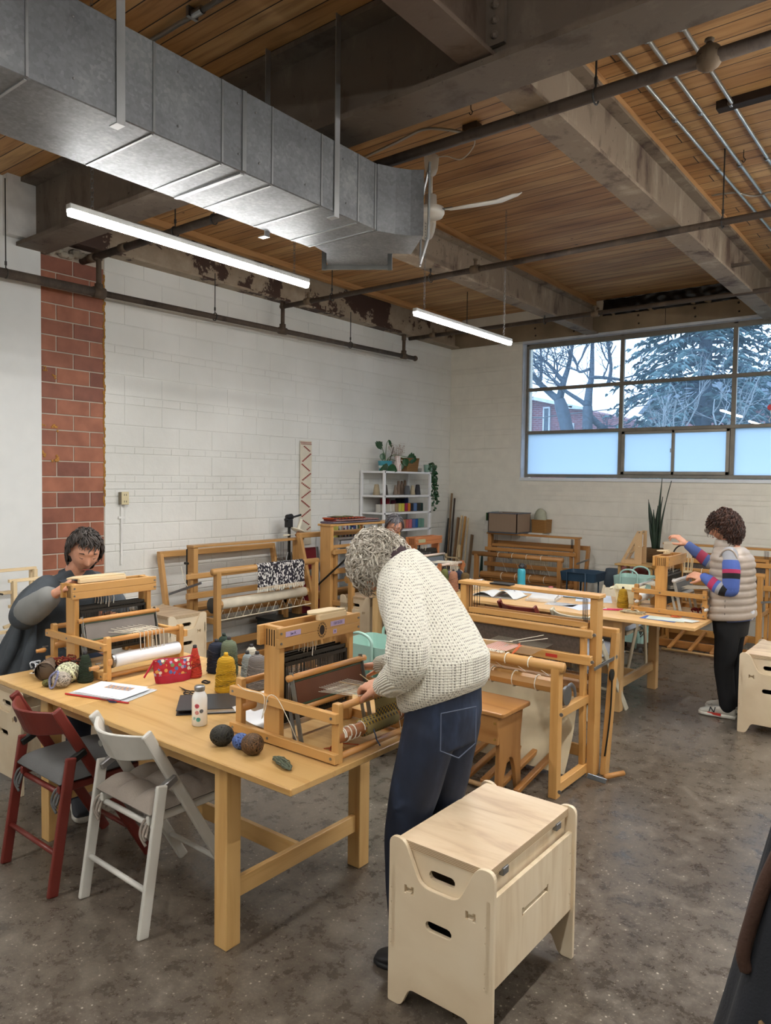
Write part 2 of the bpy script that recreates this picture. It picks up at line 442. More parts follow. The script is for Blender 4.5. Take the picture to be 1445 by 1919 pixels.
# painted block wall: courses read from the wall (a = 190 mm block, b = 65 mm brick)
LV = [0, .19, .255, .445, .635, .70, .885, 1.071, 1.137, 1.317, 1.507, 1.567, 1.632, 1.697, 1.762, 1.956, 2.021, 2.214, 2.402, 2.478, 2.665, 2.852, 2.922, 3.114, 3.30, 3.365, 3.55, 3.74, 3.93, 4.12]
def blockwall_mat():
    n = NT('painted_block'); co = n.co(); a = n.noise(co, 1.3, 4); b = n.noise(co, 55, 5, .7); c = n.noise(co, 9, 3)
    r = n.ramp(a, 0, [(.3, 'd3d3cd'), (.7, 'e2e2dd')]); n.L(r, 0, n.b, 'Base Color'); n.set(Roughness=.55)
    b1 = n.bump(b, 0, .35, .003); n.bump(c, 0, .3, .01, b1); return n.m
BW = blockwall_mat()
def courses(mb, a0, a1, put, zmax=3.95, zmin=0.0, hole=None):
    """a0..a1 along the wall; put(mb, s, e, z0, z1) lays one block"""
    rnd = random.Random(3)
    for i in range(len(LV)-1):
        z0, z1 = LV[i], min(LV[i+1], zmax)
        if z0 >= zmax-.01: break
        L = .395 if z1-z0 > .1 else .2
        x = a0 - (L/2 if i % 2 else 0)
        while x < a1:
            s, e = max(x, a0), min(x+L, a1); x += L
            if e-s < .02: continue
            segs = [(s, e, z0, z1)]
            if hole:
                h0, h1, hz0, hz1 = hole; ns = []
                for (s, e, q0, q1) in segs:
                    if e <= h0 or s >= h1 or q1 <= hz0 or q0 >= hz1: ns.append((s, e, q0, q1)); continue
                    if q0 < hz0: ns.append((s, e, q0, hz0))
                    if q1 > hz1: ns.append((s, e, hz1, q1))
                    zz0, zz1 = max(q0, hz0), min(q1, hz1)
                    if s < h0: ns.append((s, h0, zz0, zz1))
                    if e > h1: ns.append((h1, e, zz0, zz1))
                segs = ns
            for q in segs: put(mb, *q, rnd.uniform(-.0006, .0012))
G = .003
WL = MB()
courses(WL, -5.566, 0.0, lambda mb, s, e, z0, z1, d: mb.box(-.05, d, s+.0003, e-.0003, z0+.004, z1-.004))
WL.box(-.3, -.007, -5.566, .3, 0, 4.2)
struct('wall_left', WL, BW, bevel=.003)
# window wall, with the window opening
WX0, WX1, WZ0, WZ1 = 1.17, 7.1, 1.80, 3.65
WR = MB()
courses(WR, 0.0, XR, lambda mb, s, e, z0, z1, d: mb.box(s+.0003, e-.0003, -d-.002, .05, z0+.005, z1-.005), zmax=3.66, hole=(WX0, WX1, WZ0, WZ1))
WR.box(-.3, WX0, .007, .3, 0, 4.2); WR.box(WX1, XR+.3, .007, .3, 0, 4.2); WR.box(WX0, WX1, .007, .3, 0, WZ0); WR.box(WX0, WX1, .007, .3, WZ1, 4.2)
struct('wall_right', WR, plain('e4e1d6', .6, var=.02, bump=.3, bscale=50), bevel=.004)
# exposed terracotta tile pier
def tilemat():
    n = NT('terracotta'); at = n.N('ShaderNodeAttribute', attribute_name='tint'); co = n.co(); no = n.noise(co, 7, 4)
    r = n.ramp(at, 'Fac', [(0, '855040'), (.5, '9c6048'), (1, 'ab6c50')]); r2 = n.ramp(no, 0, [(.3, 'c4bab4'), (.7, 'ffffff')])
    m = n.mix(None, 0, r, r2, 'MULTIPLY', .7)
    st = n.noise(n.co(), 5.5, 2); k = n.ramp(st, 0, [(.74, 0.0), (.78, .8)]); m2 = n.mix(k, 0, (m, 2), 'a8742c')
    n.L(m2, 2, n.b, 'Base Color'); n.set(Roughness=.6); n.bump(no, 0, .2, .003); return n.m
WT = MB(); rt = random.Random(5)
k = 0; z = .02
Z3 = 3.182-.1305*24
for i in range(30):
    z0 = Z3+i*.1305; z1 = z0+.1205
    if z1 < 0 or z1 > 3.6: continue
    if z0 < 0: z0 = 0
    y = -6.15-(.15 if i % 2 else 0)
    while y < -5.575:
        s, e = max(y, -6.15), min(y+.29, -5.575); y += .3
        if e-s > .03: WT.box(-.05, .0+rt.uniform(-.001, .001), s, e, z0, z1, rt.random())
pier = struct('wall_pier', MB().box(-.3, -.006, -6.15, -5.566, 0, 4.2), plain('b7ab9c', .8, bump=.4)); 
obj('terracotta_tile', WT, tilemat(), pier, bevel=.003)
rs = random.Random(9); fo = MB()
for i in range(70):
    zz = 1.5+i*.029; fo.ball((.0, -5.57+rs.uniform(-.006, .008), zz), (.006, rs.uniform(.006, .014), .02), 6, 5)
obj('sealant_foam', fo, plain('a87a35', .8), pier, smooth=True, label='amber expanding foam along the edge of the tile pier')
st = MB()
for (y, zz, r) in ((-6.02, 1.9, .03), (-6.1, 2.63, .018), (-6.03, 2.58, .02), (-6.02, 2.15, .028), (-6.12, 1.93, .03), (-6.13, 2.15, .02)):
    for q in range(7): st.ball((.002, y+rs.uniform(-r, r), zz+rs.uniform(-r, r)), (.005, r*.4, r*.4), 6, 5)
obj('glue_blob', st, plain('b5803a', .7), pier, smooth=True)
br_ = MB(); rs = random.Random(4)
for i in range(9):
    br_.ball((.03, -6.12+i*.055, 3.60+rs.uniform(-.02, .03)), (.05, rs.uniform(.03, .06), rs.uniform(.02, .045)), 7, 5)
obj('broken_mortar', br_, plain('a39c8e', .9, bump=.6, bscale=30), pier)
# smooth white board wall nearer the camera
struct('wall_board', MB().box(-.3, .035, YB-.3, -6.152, 0, 4.12), plain('dfe1df', .5, var=.01))
struct('wall_back', MB().box(-.3, XR+.3, YB-.3, YB, 0, 4.2), plain('d8d6cf', .6, var=.02))
struct('wall_far_side', MB().box(XR, XR+.3, YB, 0, 0, 4.2), plain('d8d6cf', .6, var=.02))

# ------------------------------------------------------------------ steel frame
STEEL = steel(); STEELB = steel('6a5f54', '51463c', '7a6f63')
def ibeam(p, q, ztop, zbot, fw, tf=.022, tw=.014):
    """I section from p to q (xy), flange width fw"""
    mb = MB(); p, q = V((*p, 0)), V((*q, 0))
    for (z0, z1, wd) in ((zbot, zbot+tf, fw), (ztop-tf, ztop, fw), (zbot+tf, ztop-tf, tw)):
        mb.bar(p+V((0,0,(z0+z1)/2)), q+V((0,0,(z0+z1)/2)), wd, z1-z0)
    return mb
def beam(name, mb, mat, label): 
    o = struct(name, mb, mat); o['label'] = label; return o
GY = -6.22; 
g = beam('ceiling_girder', ibeam((-.1, GY), (XR, GY), ZC-.005, 3.565, .26, .03, .02), STEELB, 'deep dark steel girder crossing the room below the planks')
pl = MB(); pl.box(2.06, 2.10, GY-.2, GY-.01, 3.63, 4.0)
for zz in (3.70, 3.78, 3.86, 3.94): 
    for yy in (GY-.06, GY-.14): pl.ball((2.115, yy, zz), .018, 8, 6)
for x in (2.16, 4.25, 6.35): 
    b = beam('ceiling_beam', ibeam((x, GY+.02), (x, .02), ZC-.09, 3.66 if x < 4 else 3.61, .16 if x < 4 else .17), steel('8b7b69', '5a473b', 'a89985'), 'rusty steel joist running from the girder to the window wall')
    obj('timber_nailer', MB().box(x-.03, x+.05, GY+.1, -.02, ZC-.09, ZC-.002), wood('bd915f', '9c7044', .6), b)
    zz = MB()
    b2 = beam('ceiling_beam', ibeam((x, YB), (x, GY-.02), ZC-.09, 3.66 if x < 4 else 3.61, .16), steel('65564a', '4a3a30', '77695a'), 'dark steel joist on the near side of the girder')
    bp = MB().box(x-.012, x+.1, GY-.045, GY-.022, 3.69, 3.97)
    for q in range(4): bp.ball((x+.055, GY-.048, 3.73+q*.065), .018, 8, 6)
    obj('bolted_plate', bp, STEELB, b2)
wb = beam('ceiling_beam', ibeam((.06, -6.0), (.06, 0), ZC-.02, 3.68, .16), peel(), 'steel beam with flaking cream paint along the left wall')
obj('timber_nailer', MB().box(.11, .19, -5.6, -.02, ZC-.06, ZC-.002), wood('bd915f', '9c7044', .6), wb)
struct('trim_1', MB().box(-.1, .12, -6.45, -6.13, 3.62, 4.1), plain('d9dad8', .6))
hd = struct('trim_2', MB().box(.0, XR, -.012, .1, 3.675, 3.90), plain('8a7a63', .7, var=.12, nscale=3, bump=.4, bscale=12))
hb = MB()
for x in (1.35, 1.9, 2.75, 3.42, 3.9, 4.6): hb.ball((x, -.014, 3.83), (.014, .008, .014), 7, 5); hb.ball((x+.01, -.014, 3.73), (.012, .008, .012), 7, 5)
hb.box(3.08, 3.086, -.014, 0, 3.68, 3.9)
obj('bolt', hb, plain('2a211a', .8), hd)
pla = MB().sheet(lambda u, v: V((2.3+u*1.85, -.02-.02*noise.noise(V((u*14, v*5, 0)))-.01*sin(u*70+v*6), 3.87+v*.20)), 90, 10)
single('plastic_sheet', pla, plain('0b0c10', .28, var=.02), 'crumpled black plastic sheet tucked under the planks above the window', 'plastic sheet', smooth=True)

# ------------------------------------------------------------------ window
FR = plain('7f7a70', .45, .3); SILL = plain('dfe4ea', .5, var=.01)
def glass():
    n = NT('window_glass'); tr = n.N('ShaderNodeBsdfTransparent'); gl = n.N('ShaderNodeBsdfGlossy'); gl.inputs['Roughness'].default_value = .01
    tr.inputs[0].default_value = (.90, .95, 1, 1); fr = n.N('ShaderNodeFresnel'); fr.inputs[0].default_value = 1.5
    mx = n.N('ShaderNodeMixShader'); n.L(fr, 0, mx, 0); n.L(tr, 0, mx, 1); n.L(gl, 0, mx, 2)
    df = n.N('ShaderNodeBsdfTranslucent'); df.inputs[0].default_value = (.55, .75, 1, 1); m2 = n.N('ShaderNodeMixShader'); m2.inputs[0].default_value = .07
    n.L(mx, 0, m2, 1); n.L(df, 0, m2, 2); n.L(m2, 0, n.out, 0); return n.m
def frosted():
    n = NT('frosted_glass'); tl = n.N('ShaderNodeBsdfTranslucent'); tl.inputs[0].default_value = (.70, .83, .97, 1)
    df = n.N('ShaderNodeBsdfDiffuse'); df.inputs[0].default_value = (.75, .8, .85, 1); mx = n.N('ShaderNodeMixShader'); mx.inputs[0].default_value = .12
    n.L(tl, 0, mx, 1); n.L(df, 0, mx, 2); n.L(mx, 0, n.out, 0); return n.m
GL, FG = glass(), frosted()
win = bpy.data.objects.new('window_1', None); COL.objects.link(win); win['kind'] = 'structure'; ORG['window_1'] = V((0,0,0))
fy0, fy1 = .10, .15
XS = [WX0+.02, 2.52, 3.855, 5.19, 6.52, WX1-.02]; ZS = [1.84, 2.43, 3.02, 3.60]
fm = MB()
for x in XS: fm.box(x-.025, x+.025, fy0, fy1, WZ0, WZ1)
for z in ZS: fm.box(WX0, WX1, fy0-.004, fy1+.004, z-.022, z+.022)
fm.box(WX0, WX1, fy0, fy1, 3.60, WZ1)
obj('window_frame', fm, FR, win, bevel=.004)
sl = MB().box(WX0-.01, WX1, -.012, .1, WZ0-.03, WZ0+.012)
obj('window_sill', sl, SILL, win, bevel=.003)
rv = MB().box(WX0-.006, WX0+.008, -.004, .1, WZ0, WZ1); rv.box(WX0, WX1, -.012, .12, WZ1-.012, WZ1+.018)
obj('window_reveal', rv, plain('c9cfd8', .6), win)
for i in range(5):
    for j in range(3):
        if i == 1 and j == 0: continue
        p = MB().box(XS[i]+.02, XS[i+1]-.02, .122, .126, ZS[j]+.02, ZS[j+1]-.02)
        o = obj('pane', p, FG if j == 0 else GL, win); 
        if j == 0: o['label'] = 'frosted pane'
sm = MB()
a, b, c, d = XS[1]+.025, XS[2]-.025, ZS[0]+.022, ZS[1]-.022
for (x0, x1, z0, z1) in ((a, b, c, c+.04), (a, b, d-.035, d), (a, a+.04, c, d), (b-.04, b, c, d), ((a+b)/2-.02, (a+b)/2+.015, c, d)): sm.box(x0, x1, .085, .118, z0, z1)
sm.box((a+b)/2-.03, (a+b)/2-.02, .07, .085, (c+d)/2, (c+d)/2+.05); sm.box(a+.005, a+.03, .07, .085, (c+d)/2, (c+d)/2+.04)
obj('sliding_sash', sm, plain('8c877d', .4, .4), win, bevel=.003)
obj('pane', MB().box(a+.03, (a+b)/2, .10, .104, c+.03, d-.03), FG, win, label='frosted pane'); obj('pane', MB().box((a+b)/2, b-.03, .112, .116, c+.03, d-.03), FG, win, label='frosted pane')

# ------------------------------------------------------------------ linear lamps
LAMPHOUSE = plain('c9c9c6', .4, .3)
def lamp(x, y0, z, y1, label):
    t = thing('linear_lamp', label, 'ceiling light', (x, (y0+y1)/2, z), group='linear lamps hung on chains')
    obj('housing', MB().box(x-.020, x+.020, y0, y1, z+.020, z+.048), LAMPHOUSE, t, bevel=.004)
    d = [(x-.019, z+.0205), (x-.011, z-.006), (x+.011, z-.006), (x+.019, z+.0205)]
    obj('diffuser', MB().prism(d, 'y', y0+.004, y1-.004), glow(st=LAMP*.32), t)
    obj('lit_face', MB().box(x-.0105, x+.0105, y0+.006, y1-.006, z-.0072, z-.0061), glow(st=LAMP*2.0), t)
    for yy in (y0+.12, y1-.12):
        ch = MB(); zz = z+.048; k = 0
        while zz < ZC-.03:
            a = (0.006, 0, 0) if k % 2 else (0, 0.006, 0); a = V(a)
            ch.tube([V((x, yy, zz))+a, V((x, yy, zz+.012))+a*1.2, V((x, yy, zz+.024))+a, V((x, yy, zz+.024))-a, V((x, yy, zz+.012))-a*1.2, V((x, yy, zz))-a, V((x, yy, zz))+a], .0016, 4, cap=False)
            zz += .021; k += 1
        obj('chain', ch, GREYMETAL, t)
    return t
lamp(2.74, -7.40, 2.95, -5.83, 'long lit lamp hanging below the metal duct')
lamp(2.84, -4.83, 2.95, -3.40, 'shorter-looking lit lamp hanging beyond the duct mouth, before the window')
# ------------------------------------------------------------------ duct
DZ0, DZ1 = 3.10, 3.455; DX0, DX1 = 2.96, 3.46
du = thing('ventilation_duct', 'large galvanised rectangular air duct running under the girder', 'duct', (3.2, -8, 3.1))
DB = MB().box(DX0, DX1, YB+.01, -6.04, DZ0, DZ1)
obj('duct_body', DB, galv(), du, bevel=.004)
sm = MB()
for y in (-7.94, -7.44, -7.10, -6.98, -6.81, -6.48, -6.20, -6.06, -8.5, -9.1, -9.7):
    w_ = .010 if y != -6.98 else .022; q = .007 if y != -6.98 else .012
    sm.box(DX1, DX1+q*.6, y-w_/2, y+w_/2, DZ0+.004, DZ1-.004); sm.box(DX0+.01, DX1-.01, y-w_/2, y+w_/2, DZ0-q*.6, DZ0)
obj('duct_seam', sm, plain('9a9c9c', .4, .8), du)
bp = MB(); rs = random.Random(2)
for y in (-7.8, -7.3, -7.03, -6.9, -6.6, -6.3):
    for z in (DZ0+.07, DZ1-.07): bp.ball((DX1+.001, y+rs.uniform(-.03, .03), z), .005, 6, 5)
obj('duct_screw', bp, GREYMETAL, du, smooth=True)
# Y-shaped mouth
poly = [(3.46,-6.04), (3.0,-6.04), (2.965,-5.9), (2.87,-5.80), (2.80,-5.71), (3.11,-5.50), (3.20,-5.62), (3.26,-5.69), (3.37,-5.60), (3.62,-5.83), (3.56,-5.87), (3.51,-5.94)]
mo = MB(); n = len(poly)
mo.prism(poly, 'z', DZ0-.001, DZ0+.002); mo.prism(poly, 'z', DZ1-.002, DZ1+.001)
for i in range(n):
    if i in (4, 8): continue   # the two open mouths
    a, b = poly[i], poly[(i+1) % n]; mo.bar((a[0], a[1], (DZ0+DZ1)/2), (b[0], b[1], (DZ0+DZ1)/2), .003, DZ1-DZ0)
obj('duct_mouth', mo, galv(), du)
fl = MB()
for (a, b) in (((2.78,-5.725), (3.12,-5.485)), ((3.33,-5.45), (3.655,-5.83))):
    a, b = V((*a, 0)), V((*b, 0))
    d = (b-a).normalized(); 
    for z in (DZ0-.012, DZ1+.012): fl.bar(a+V((0,0,z)), b+V((0,0,z)), .012, .03)
    for p in (a, b): fl.bar(p+V((0,0,DZ0-.03)), p+V((0,0,DZ1+.03)), .012, .03, up=d)
obj('mouth_flange', fl, plain('8f9190', .4, .8), du, bevel=.002)
fl2 = MB(); fl2.bar((3.33,-5.45,DZ0-.02), (3.26,-5.36,DZ0-.10), .04, .006)
STRAP = plain('b0b2b3', .4, .7)
for (x, y) in ((DX1+.006, -7.587), (DX0-.006, -6.372), (DX1+.006, -6.372), (DX1+.006, -9.2)):
    o = obj('hanger_strap', MB().box(x-.002, x+.002, y-.018, y+.018, DZ0-.02 if x > 3.2 else DZ0-.02, ZC-.004).box(x-.05, x+.002, y-.018, y+.018, DZ0-.024, DZ0-.019), STRAP, du)
# ------------------------------------------------------------------ fan
FX, FY = 2.985, -4.855; FAN = plain('dcd9d0', .35, var=.01)
fa = thing('ceiling_fan', 'white three-blade ceiling fan beyond the duct mouth', 'fan', (FX, FY, ZC))
obj('canopy', MB().lathe((FX, FY, 0), [(.03, 4.04), (.052, 4.02), (.052, 4.0), (.045, 3.93), (.032, 3.90), (.012, 3.885)], 20), FAN, fa, smooth=True)
obj('rod', MB().cyl((FX, FY, 3.73), (FX, FY, 4.06), .011), FAN, fa, smooth=True)
obj('motor', MB().lathe((FX, FY, 0), [(.012, 3.76), (.04, 3.755), (.045, 3.68), (.05, 3.675), (.095, 3.665), (.098, 3.63), (.085, 3.605), (.0, 3.60)], 24), FAN, fa, smooth=True)
for a in (11, 131, 251):
    a = radians(a); d = V((cos(a), sin(a), 0)); s_ = V((-sin(a), cos(a), 0)); 
    b = MB(); P = lambda u, v: V((FX, FY, 3.64))+d*(.13+u*.52)+s_*((v-.5)*(.11+.03*sin(u*pi))*(1-.9*max(0, u-.93)/.07*.5))+V((0,0,.03*max(0, u-.7)/.3+(v-.5)*.03))
    b.sheet(P, 14, 4); o = obj('fan_blade', b, FAN, fa, smooth=True); so = o.modifiers.new('s', 'SOLIDIFY'); so.thickness = .006
    obj('blade_bracket', MB().bar(V((FX, FY, 3.645))+d*.08, V((FX, FY, 3.645))+d*.17, .035, .006), GREYMETAL, fa)
# feed cable and box
cb = thing('ceiling_junction_box', 'small electrical box with white cable feeding the fan', 'electrical box', (3.40, -4.98, 4.05))
obj('box_body', MB().box(3.34, 3.45, -5.02, -4.95, 4.035, ZC), plain('4d443b', .5, .4), cb, bevel=.003)
obj('cable', MB().tube(smoothpath([(3.40,-4.98,4.03), (3.38,-4.93,3.97), (3.25,-4.88,3.93), (3.12,-4.86,3.99), (FX+.03, FY, 4.01)]), .004, 6), FAN, cb, smooth=True)
cb2 = MB().tube(smoothpath([(2.4,-5.06,4.045), (2.9,-5.14,4.045), (3.15,-5.19,4.04), (3.28,-5.12,4.03), (3.36,-5.0,4.03)]), .010, 8)
single('flexible_conduit', cb2, plain('a09c92', .4, .6), 'curved grey conduit clipped to the planks beside the fan box', 'conduit', smooth=True)

# ------------------------------------------------------------------ pipes
PIPE = steel('4d4239', '2e241e', '66594b'); 
def pipe(mb, p, q, r): mb.cyl(p, q, r, n=14)
def hanger(par, x, y, z, r, top=ZC):
    mb = MB(); mb.cyl((x, y, z+r), (x, y, top), .005, n=6); mb.cyl((x, y, z+r+.03), (x, y, z+r+.06), .009, n=8)
    pts = [(x+(r+.004)*cos(t*pi/6)*(1 if par == 'y' else 0), y+(r+.004)*cos(t*pi/6)*(0 if par == 'y' else 1), z+(r+.006)*sin(t*pi/6)) for t in range(13)]
    mb.tube(pts, .005, 5); return mb
sp = thing('sprinkler_pipe', 'long brown main pipe running along the left wall', 'pipe', (.25, -6, 3.3), group='sprinkler pipework')
zw = lambda y: 3.355+(y+1.3)*.0155
main = MB(); pipe(main, (.25, YB, zw(YB)), (.25, -5.77, zw(-5.77)), .036); pipe(main, (.25, -5.77, zw(-5.77)), (.25, -1.25, zw(-1.25)), .026)
obj('pipe_run', main, PIPE, sp, smooth=True)
TEE = steel('57493c', '33271f', '6f6150')
for y in (-5.767, -3.65, -1.50):
    ft = MB(); z = zw(y); ft.cyl((.25, y-.05, z-.001), (.25, y+.05, z+.001), .045 if y < -5 else .036, n=14); ft.cyl((.25, y, z), (.25, y, z+.07), .034, n=12)
    ft.cyl((.25, y, z+.03), (.25, y, 3.60), .022, n=12); ft.cyl((.25, y, 3.555), (.25, y, 3.625), .03, n=12)
    obj('tee_fitting', ft, TEE, sp, smooth=True)
obj('end_cap', MB().ball((.25, -1.25, zw(-1.25)), .036, 10, 8), TEE, sp, smooth=True)
for y in (-6.53, -4.55, -2.55, -8.6): obj('pipe_hanger', hanger('y', .25, y, zw(y), .03, 3.98 if y < -6 else 3.72 if y > -6 else ZC), DARKWIRE, sp)
for (y, xs, lab, z0, z1, xh) in ((-5.77, -.05, 'brown branch pipe nearest the girder', 3.585, 3.60, (1.3, 4.57, 1.75)), (-3.647, .22, 'brown branch pipe crossing the room beyond the fan', 3.575, 3.58, (2.15, 4.62, .95)), (-1.345, .22, 'brown branch pipe nearest the window wall', 3.60, 3.63, (2.147, 1.1, 4.6))):
    t = thing('sprinkler_pipe', lab, 'pipe', (3, y, 3.6), group=None)
    mb = MB(); pipe(mb, (xs, y, z0), (XR, y, z1), .024 if y > -5 else .03); obj('pipe_run', mb, PIPE, t, smooth=True)
    FM = steel('6b5b49', '43352a', '8a7a64')
    for x in {-5.77: (.16, .62, 5.08), -3.647: (.62, 2.62), -1.345: (.6, 2.75)}[y]:
        c = MB().cyl((x-.04, y, z0+.004), (x+.04, y, z0+.004), .036, n=12)
        if x not in (.16,) and (y > -5 or x > 1): c.cyl((x, y, z0+.02), (x, y, z0+.075), .014, n=8).ball((x, y, z0+.085), (.022, .022, .01), 8, 6)
        if x == 5.08: c.ball((5.08, y, z0+.01), (.06, .045, .06), 12, 8)
        obj('sprinkler_fitting', c, FM, t, smooth=True)
    for x in xh: obj('pipe_hanger', hanger('x', x, y, z0, .03), DARKWIRE, t)
CON = plain('b5b6b3', .3, .85)
for i, (x0, x1) in enumerate(((4.47, 4.57), (4.635, 4.69), (4.81, 4.87))):
    mb = MB().tube([(x0+.0, GY+.14, 4.045), (x0+.01, -5.2, 4.045), (x1, -1.0, 4.045), (x1, -.05, 4.045)], .0125, 10)
    t = thing('conduit', ('bright steel conduit nearest the big joist', 'bright steel conduit in the middle of three', 'bright steel conduit farthest from the big joist')[i], 'conduit', (x0, -3, 4.045))
    obj('conduit_tube', mb, CON, t, smooth=True)
    cl = MB()
    for y in (-5.3, -4.35, -3.4, -2.2): 
        cl.cyl((x0+(x1-x0)*(y+5.3)/4.3, y-.015, 4.045), (x0+(x1-x0)*(y+5.3)/4.3, y+.015, 4.045), .018, n=10)
    obj('conduit_clamp', cl, GREYMETAL, t)
t = thing('conduit', 'bright steel conduit crossing above the metal duct', 'conduit', (2.8, -6.84, 4.04))
obj('conduit_tube', MB().cyl((1.2, -6.84, 4.045), (XR, -6.83, 4.045), .0125), CON, t, smooth=True)
cl = MB(); cl.cyl((2.92, -6.84, 4.045), (2.99, -6.84, 4.045), .02); cl.box(2.9, 2.92, -6.87, -6.81, 4.03, ZC)
obj('conduit_clamp', cl, GREYMETAL, t)
single('ceiling_channel', MB().box(4.74, 6.1, -4.36, -4.29, 4.03, ZC), plain('332a24', .6, .5), 'dark metal channel fixed flat to the planks by the conduits', 'metal channel', bevel=.003)
single('flexible_conduit', MB().tube(smoothpath([(4.34,-2.9,4.05), (4.5,-2.86,4.05), (4.62,-2.75,4.03), (4.8,-2.74,4.04), (5.3,-2.6,4.05)]), .008, 8), plain('a09c92', .4, .6), 'thin bent grey conduit leaving the big joist under the three steel conduits', 'conduit', smooth=True)
single('steel_bracket', MB().box(4.14, 4.42, -1.88, -1.84, 3.74, 3.765), STEELB, 'short dark bracket sticking out of the big joist', 'bracket')
# outlet on the wall
ou = thing('wall_outlet', 'grey outlet box with a conduit dropping down the block wall', 'outlet', (.0, -5.40, 1.5))
obj('outlet_box', MB().box(.0, .055, -5.435, -5.365, 1.50, 1.61), plain('8d8574', .5, .3), ou, bevel=.004)
obj('outlet_plate', MB().box(.055, .060, -5.437, -5.363, 1.497, 1.613), plain('c9bd97', .5), ou, bevel=.002)
so = MB()
for z in (1.525, 1.585):
    for y in (-5.41, -5.39): so.box(.060, .061, y-.003, y+.003, z-.008, z+.008)
obj('socket_slot', so, plain('4a443a', .6), ou)
obj('conduit_drop', MB().cyl((.012, -5.41, .95), (.012, -5.41, 1.5), .009).box(.0, .02, -5.44, -5.38, 1.37, 1.39), plain('dededb', .4), ou, smooth=False)
# hooks hanging from the planks
for (x, y, l) in ((3.55, -5.25, 'small black wire hook in the planks near the branch pipe'), (4.72, -3.55, 'small black wire hook in the planks under the conduits')):
    single('ceiling_hook', MB().tube(smoothpath([(0,0,0), (0,0,-.05), (.012,0,-.07), (0,0,-.085), (-.012,0,-.07)]), .003, 5), DARKWIRE, l, 'hook', loc=(0,0,0), smooth=True).location = (x, y, ZC)
# ================================================================== plywood utility stools
PLY = plyface(); PLYL = plylid(); INNERSHADE = plain('2a221b', .9)
def slot(cx, cy, w, h, n=5):
    r = h/2; pts = []
    for k in range(n+1):
        a = -pi/2+pi*k/n; pts.append((cx+w/2-r+r*cos(a), cy+r*sin(a)))
    for k in range(n+1):
        a = pi/2+pi*k/n; pts.append((cx-w/2+r+r*cos(a), cy+r*sin(a)))
    return pts
def dogbone(cx, cy, w, h):
    a = w/2; b = h/2; c = .006
    return [(cx-a,cy-b-c),(cx-a+.009,cy-b-c),(cx-a+.009,cy-b),(cx+a-.009,cy-b),(cx+a-.009,cy-b-c),(cx+a,cy-b-c),(cx+a,cy+b+c),(cx+a-.009,cy+b+c),(cx+a-.009,cy+b),(cx-a+.009,cy+b),(cx-a+.009,cy+b+c),(cx-a,cy+b+c)]
def make_stool(loc, label, W=.40, L=.60, grp='plywood utility stools'):
    t = thing('plywood_stool', label, 'stool', loc, world=False)
    H = .568; Tk = .016
    out = rounded([(0,.0), (.055,.0), (.088,.072), (W-.088,.072), (W-.055,.0), (W,.0), (W,H), (W-.062,H), (W-.128,H-.135), (.128,H-.135), (.062,H), (0,H)],
                  [.008,.02,.02,.02,.02,.008,.03,.04,.035,.035,.04,.03], 5)
    holes = [slot(W/2, .315, .10, .032), dogbone(.082, .405, .036, .014), dogbone(W-.082, .405, .036, .014)]
    pins = [slot(x, z, .007, .007, 3) for x in (.012, W-.026) for z in (.20, .245, .34, .39)]
    pan = shape2d(out, holes+pins, Tk, .0015)
    for (y, nm) in ((Tk/2, 0), (L-Tk/2, 1)):
        p = MB().join(pan, Matrix.Translation((0, y, 0)) @ Matrix.Rotation(pi/2, 4, 'X'))
        obj('end_panel', p, PLY, t)
    # fix order of the board axes: sides
    sl = shape2d(rounded([(0,.185), (L,.185), (L,.475), (0,.475)], .002, 1), [dogbone(L/2, .35, .19, .016)]+[slot(x, z, .006, .006, 3) for x in (.03, L-.03) for z in (.21, .25, .34, .40)], Tk, .001)
    for x in (Tk*1.2, W-Tk*1.2):
        p = MB().join(sl, Matrix.Translation((x, 0, 0)) @ Matrix.Rotation(pi/2, 4, 'Z') @ Matrix.Rotation(pi/2, 4, 'X'))
        obj('side_panel', p, PLY, t)
    ib = shape2d(rounded([(.04,.365), (W-.04,.365), (W-.04,.535), (.04,.535)], .003, 1), [slot(W/2, .475, .10, .032)], Tk)
    for y in (Tk*1.6, L-Tk*1.6):
        obj('inner_panel', MB().join(ib, Matrix.Translation((0, y, 0)) @ Matrix.Rotation(pi/2, 4, 'X')), PLY, t)
    for x in (.045, W-.045): obj('inner_side_panel', MB().box(x-.007, x+.007, .03, L-.03, .20, .535), PLY, t)
    obj('inner_tray', MB().box(.05, W-.05, .03, L-.03, .20, .212), INNERSHADE, t)  # shade inside the stool put into the tray's near-black colour
    lid = MB().prism(rounded([(.026,.014), (W-.026,.014), (W-.026,L-.014), (.026,L-.014)], .012, 3), 'z', .535, .562)
    obj('lid', lid, PLYL, t, bevel=.001)
    for y in (.11, L-.11): obj('hinge', MB().box(W-.037, W-.020, y-.018, y+.018, .515, .540), GREYMETAL, t, bevel=.002)
    return t
S1 = make_stool((4.552, -7.275, 0), 'nearest pale plywood stool, beside the bending knitter in the cream sweater', L=.605)
dup(S1, (4.805, -3.56, 0), label='pale plywood stool at the right picture edge behind the vest wearer')
dup(S1, (1.645, -7.30, 0), label='pale plywood stool tucked under the left end of the near table')
dup(S1, (.765, -5.445, 0), rz=pi/2, label='pale plywood stool between the near table loom and the wide floor loom')
dup(S1, (.975, -3.505, 0), label='narrow-looking plywood stool in front of the loom with folded cloths on top')

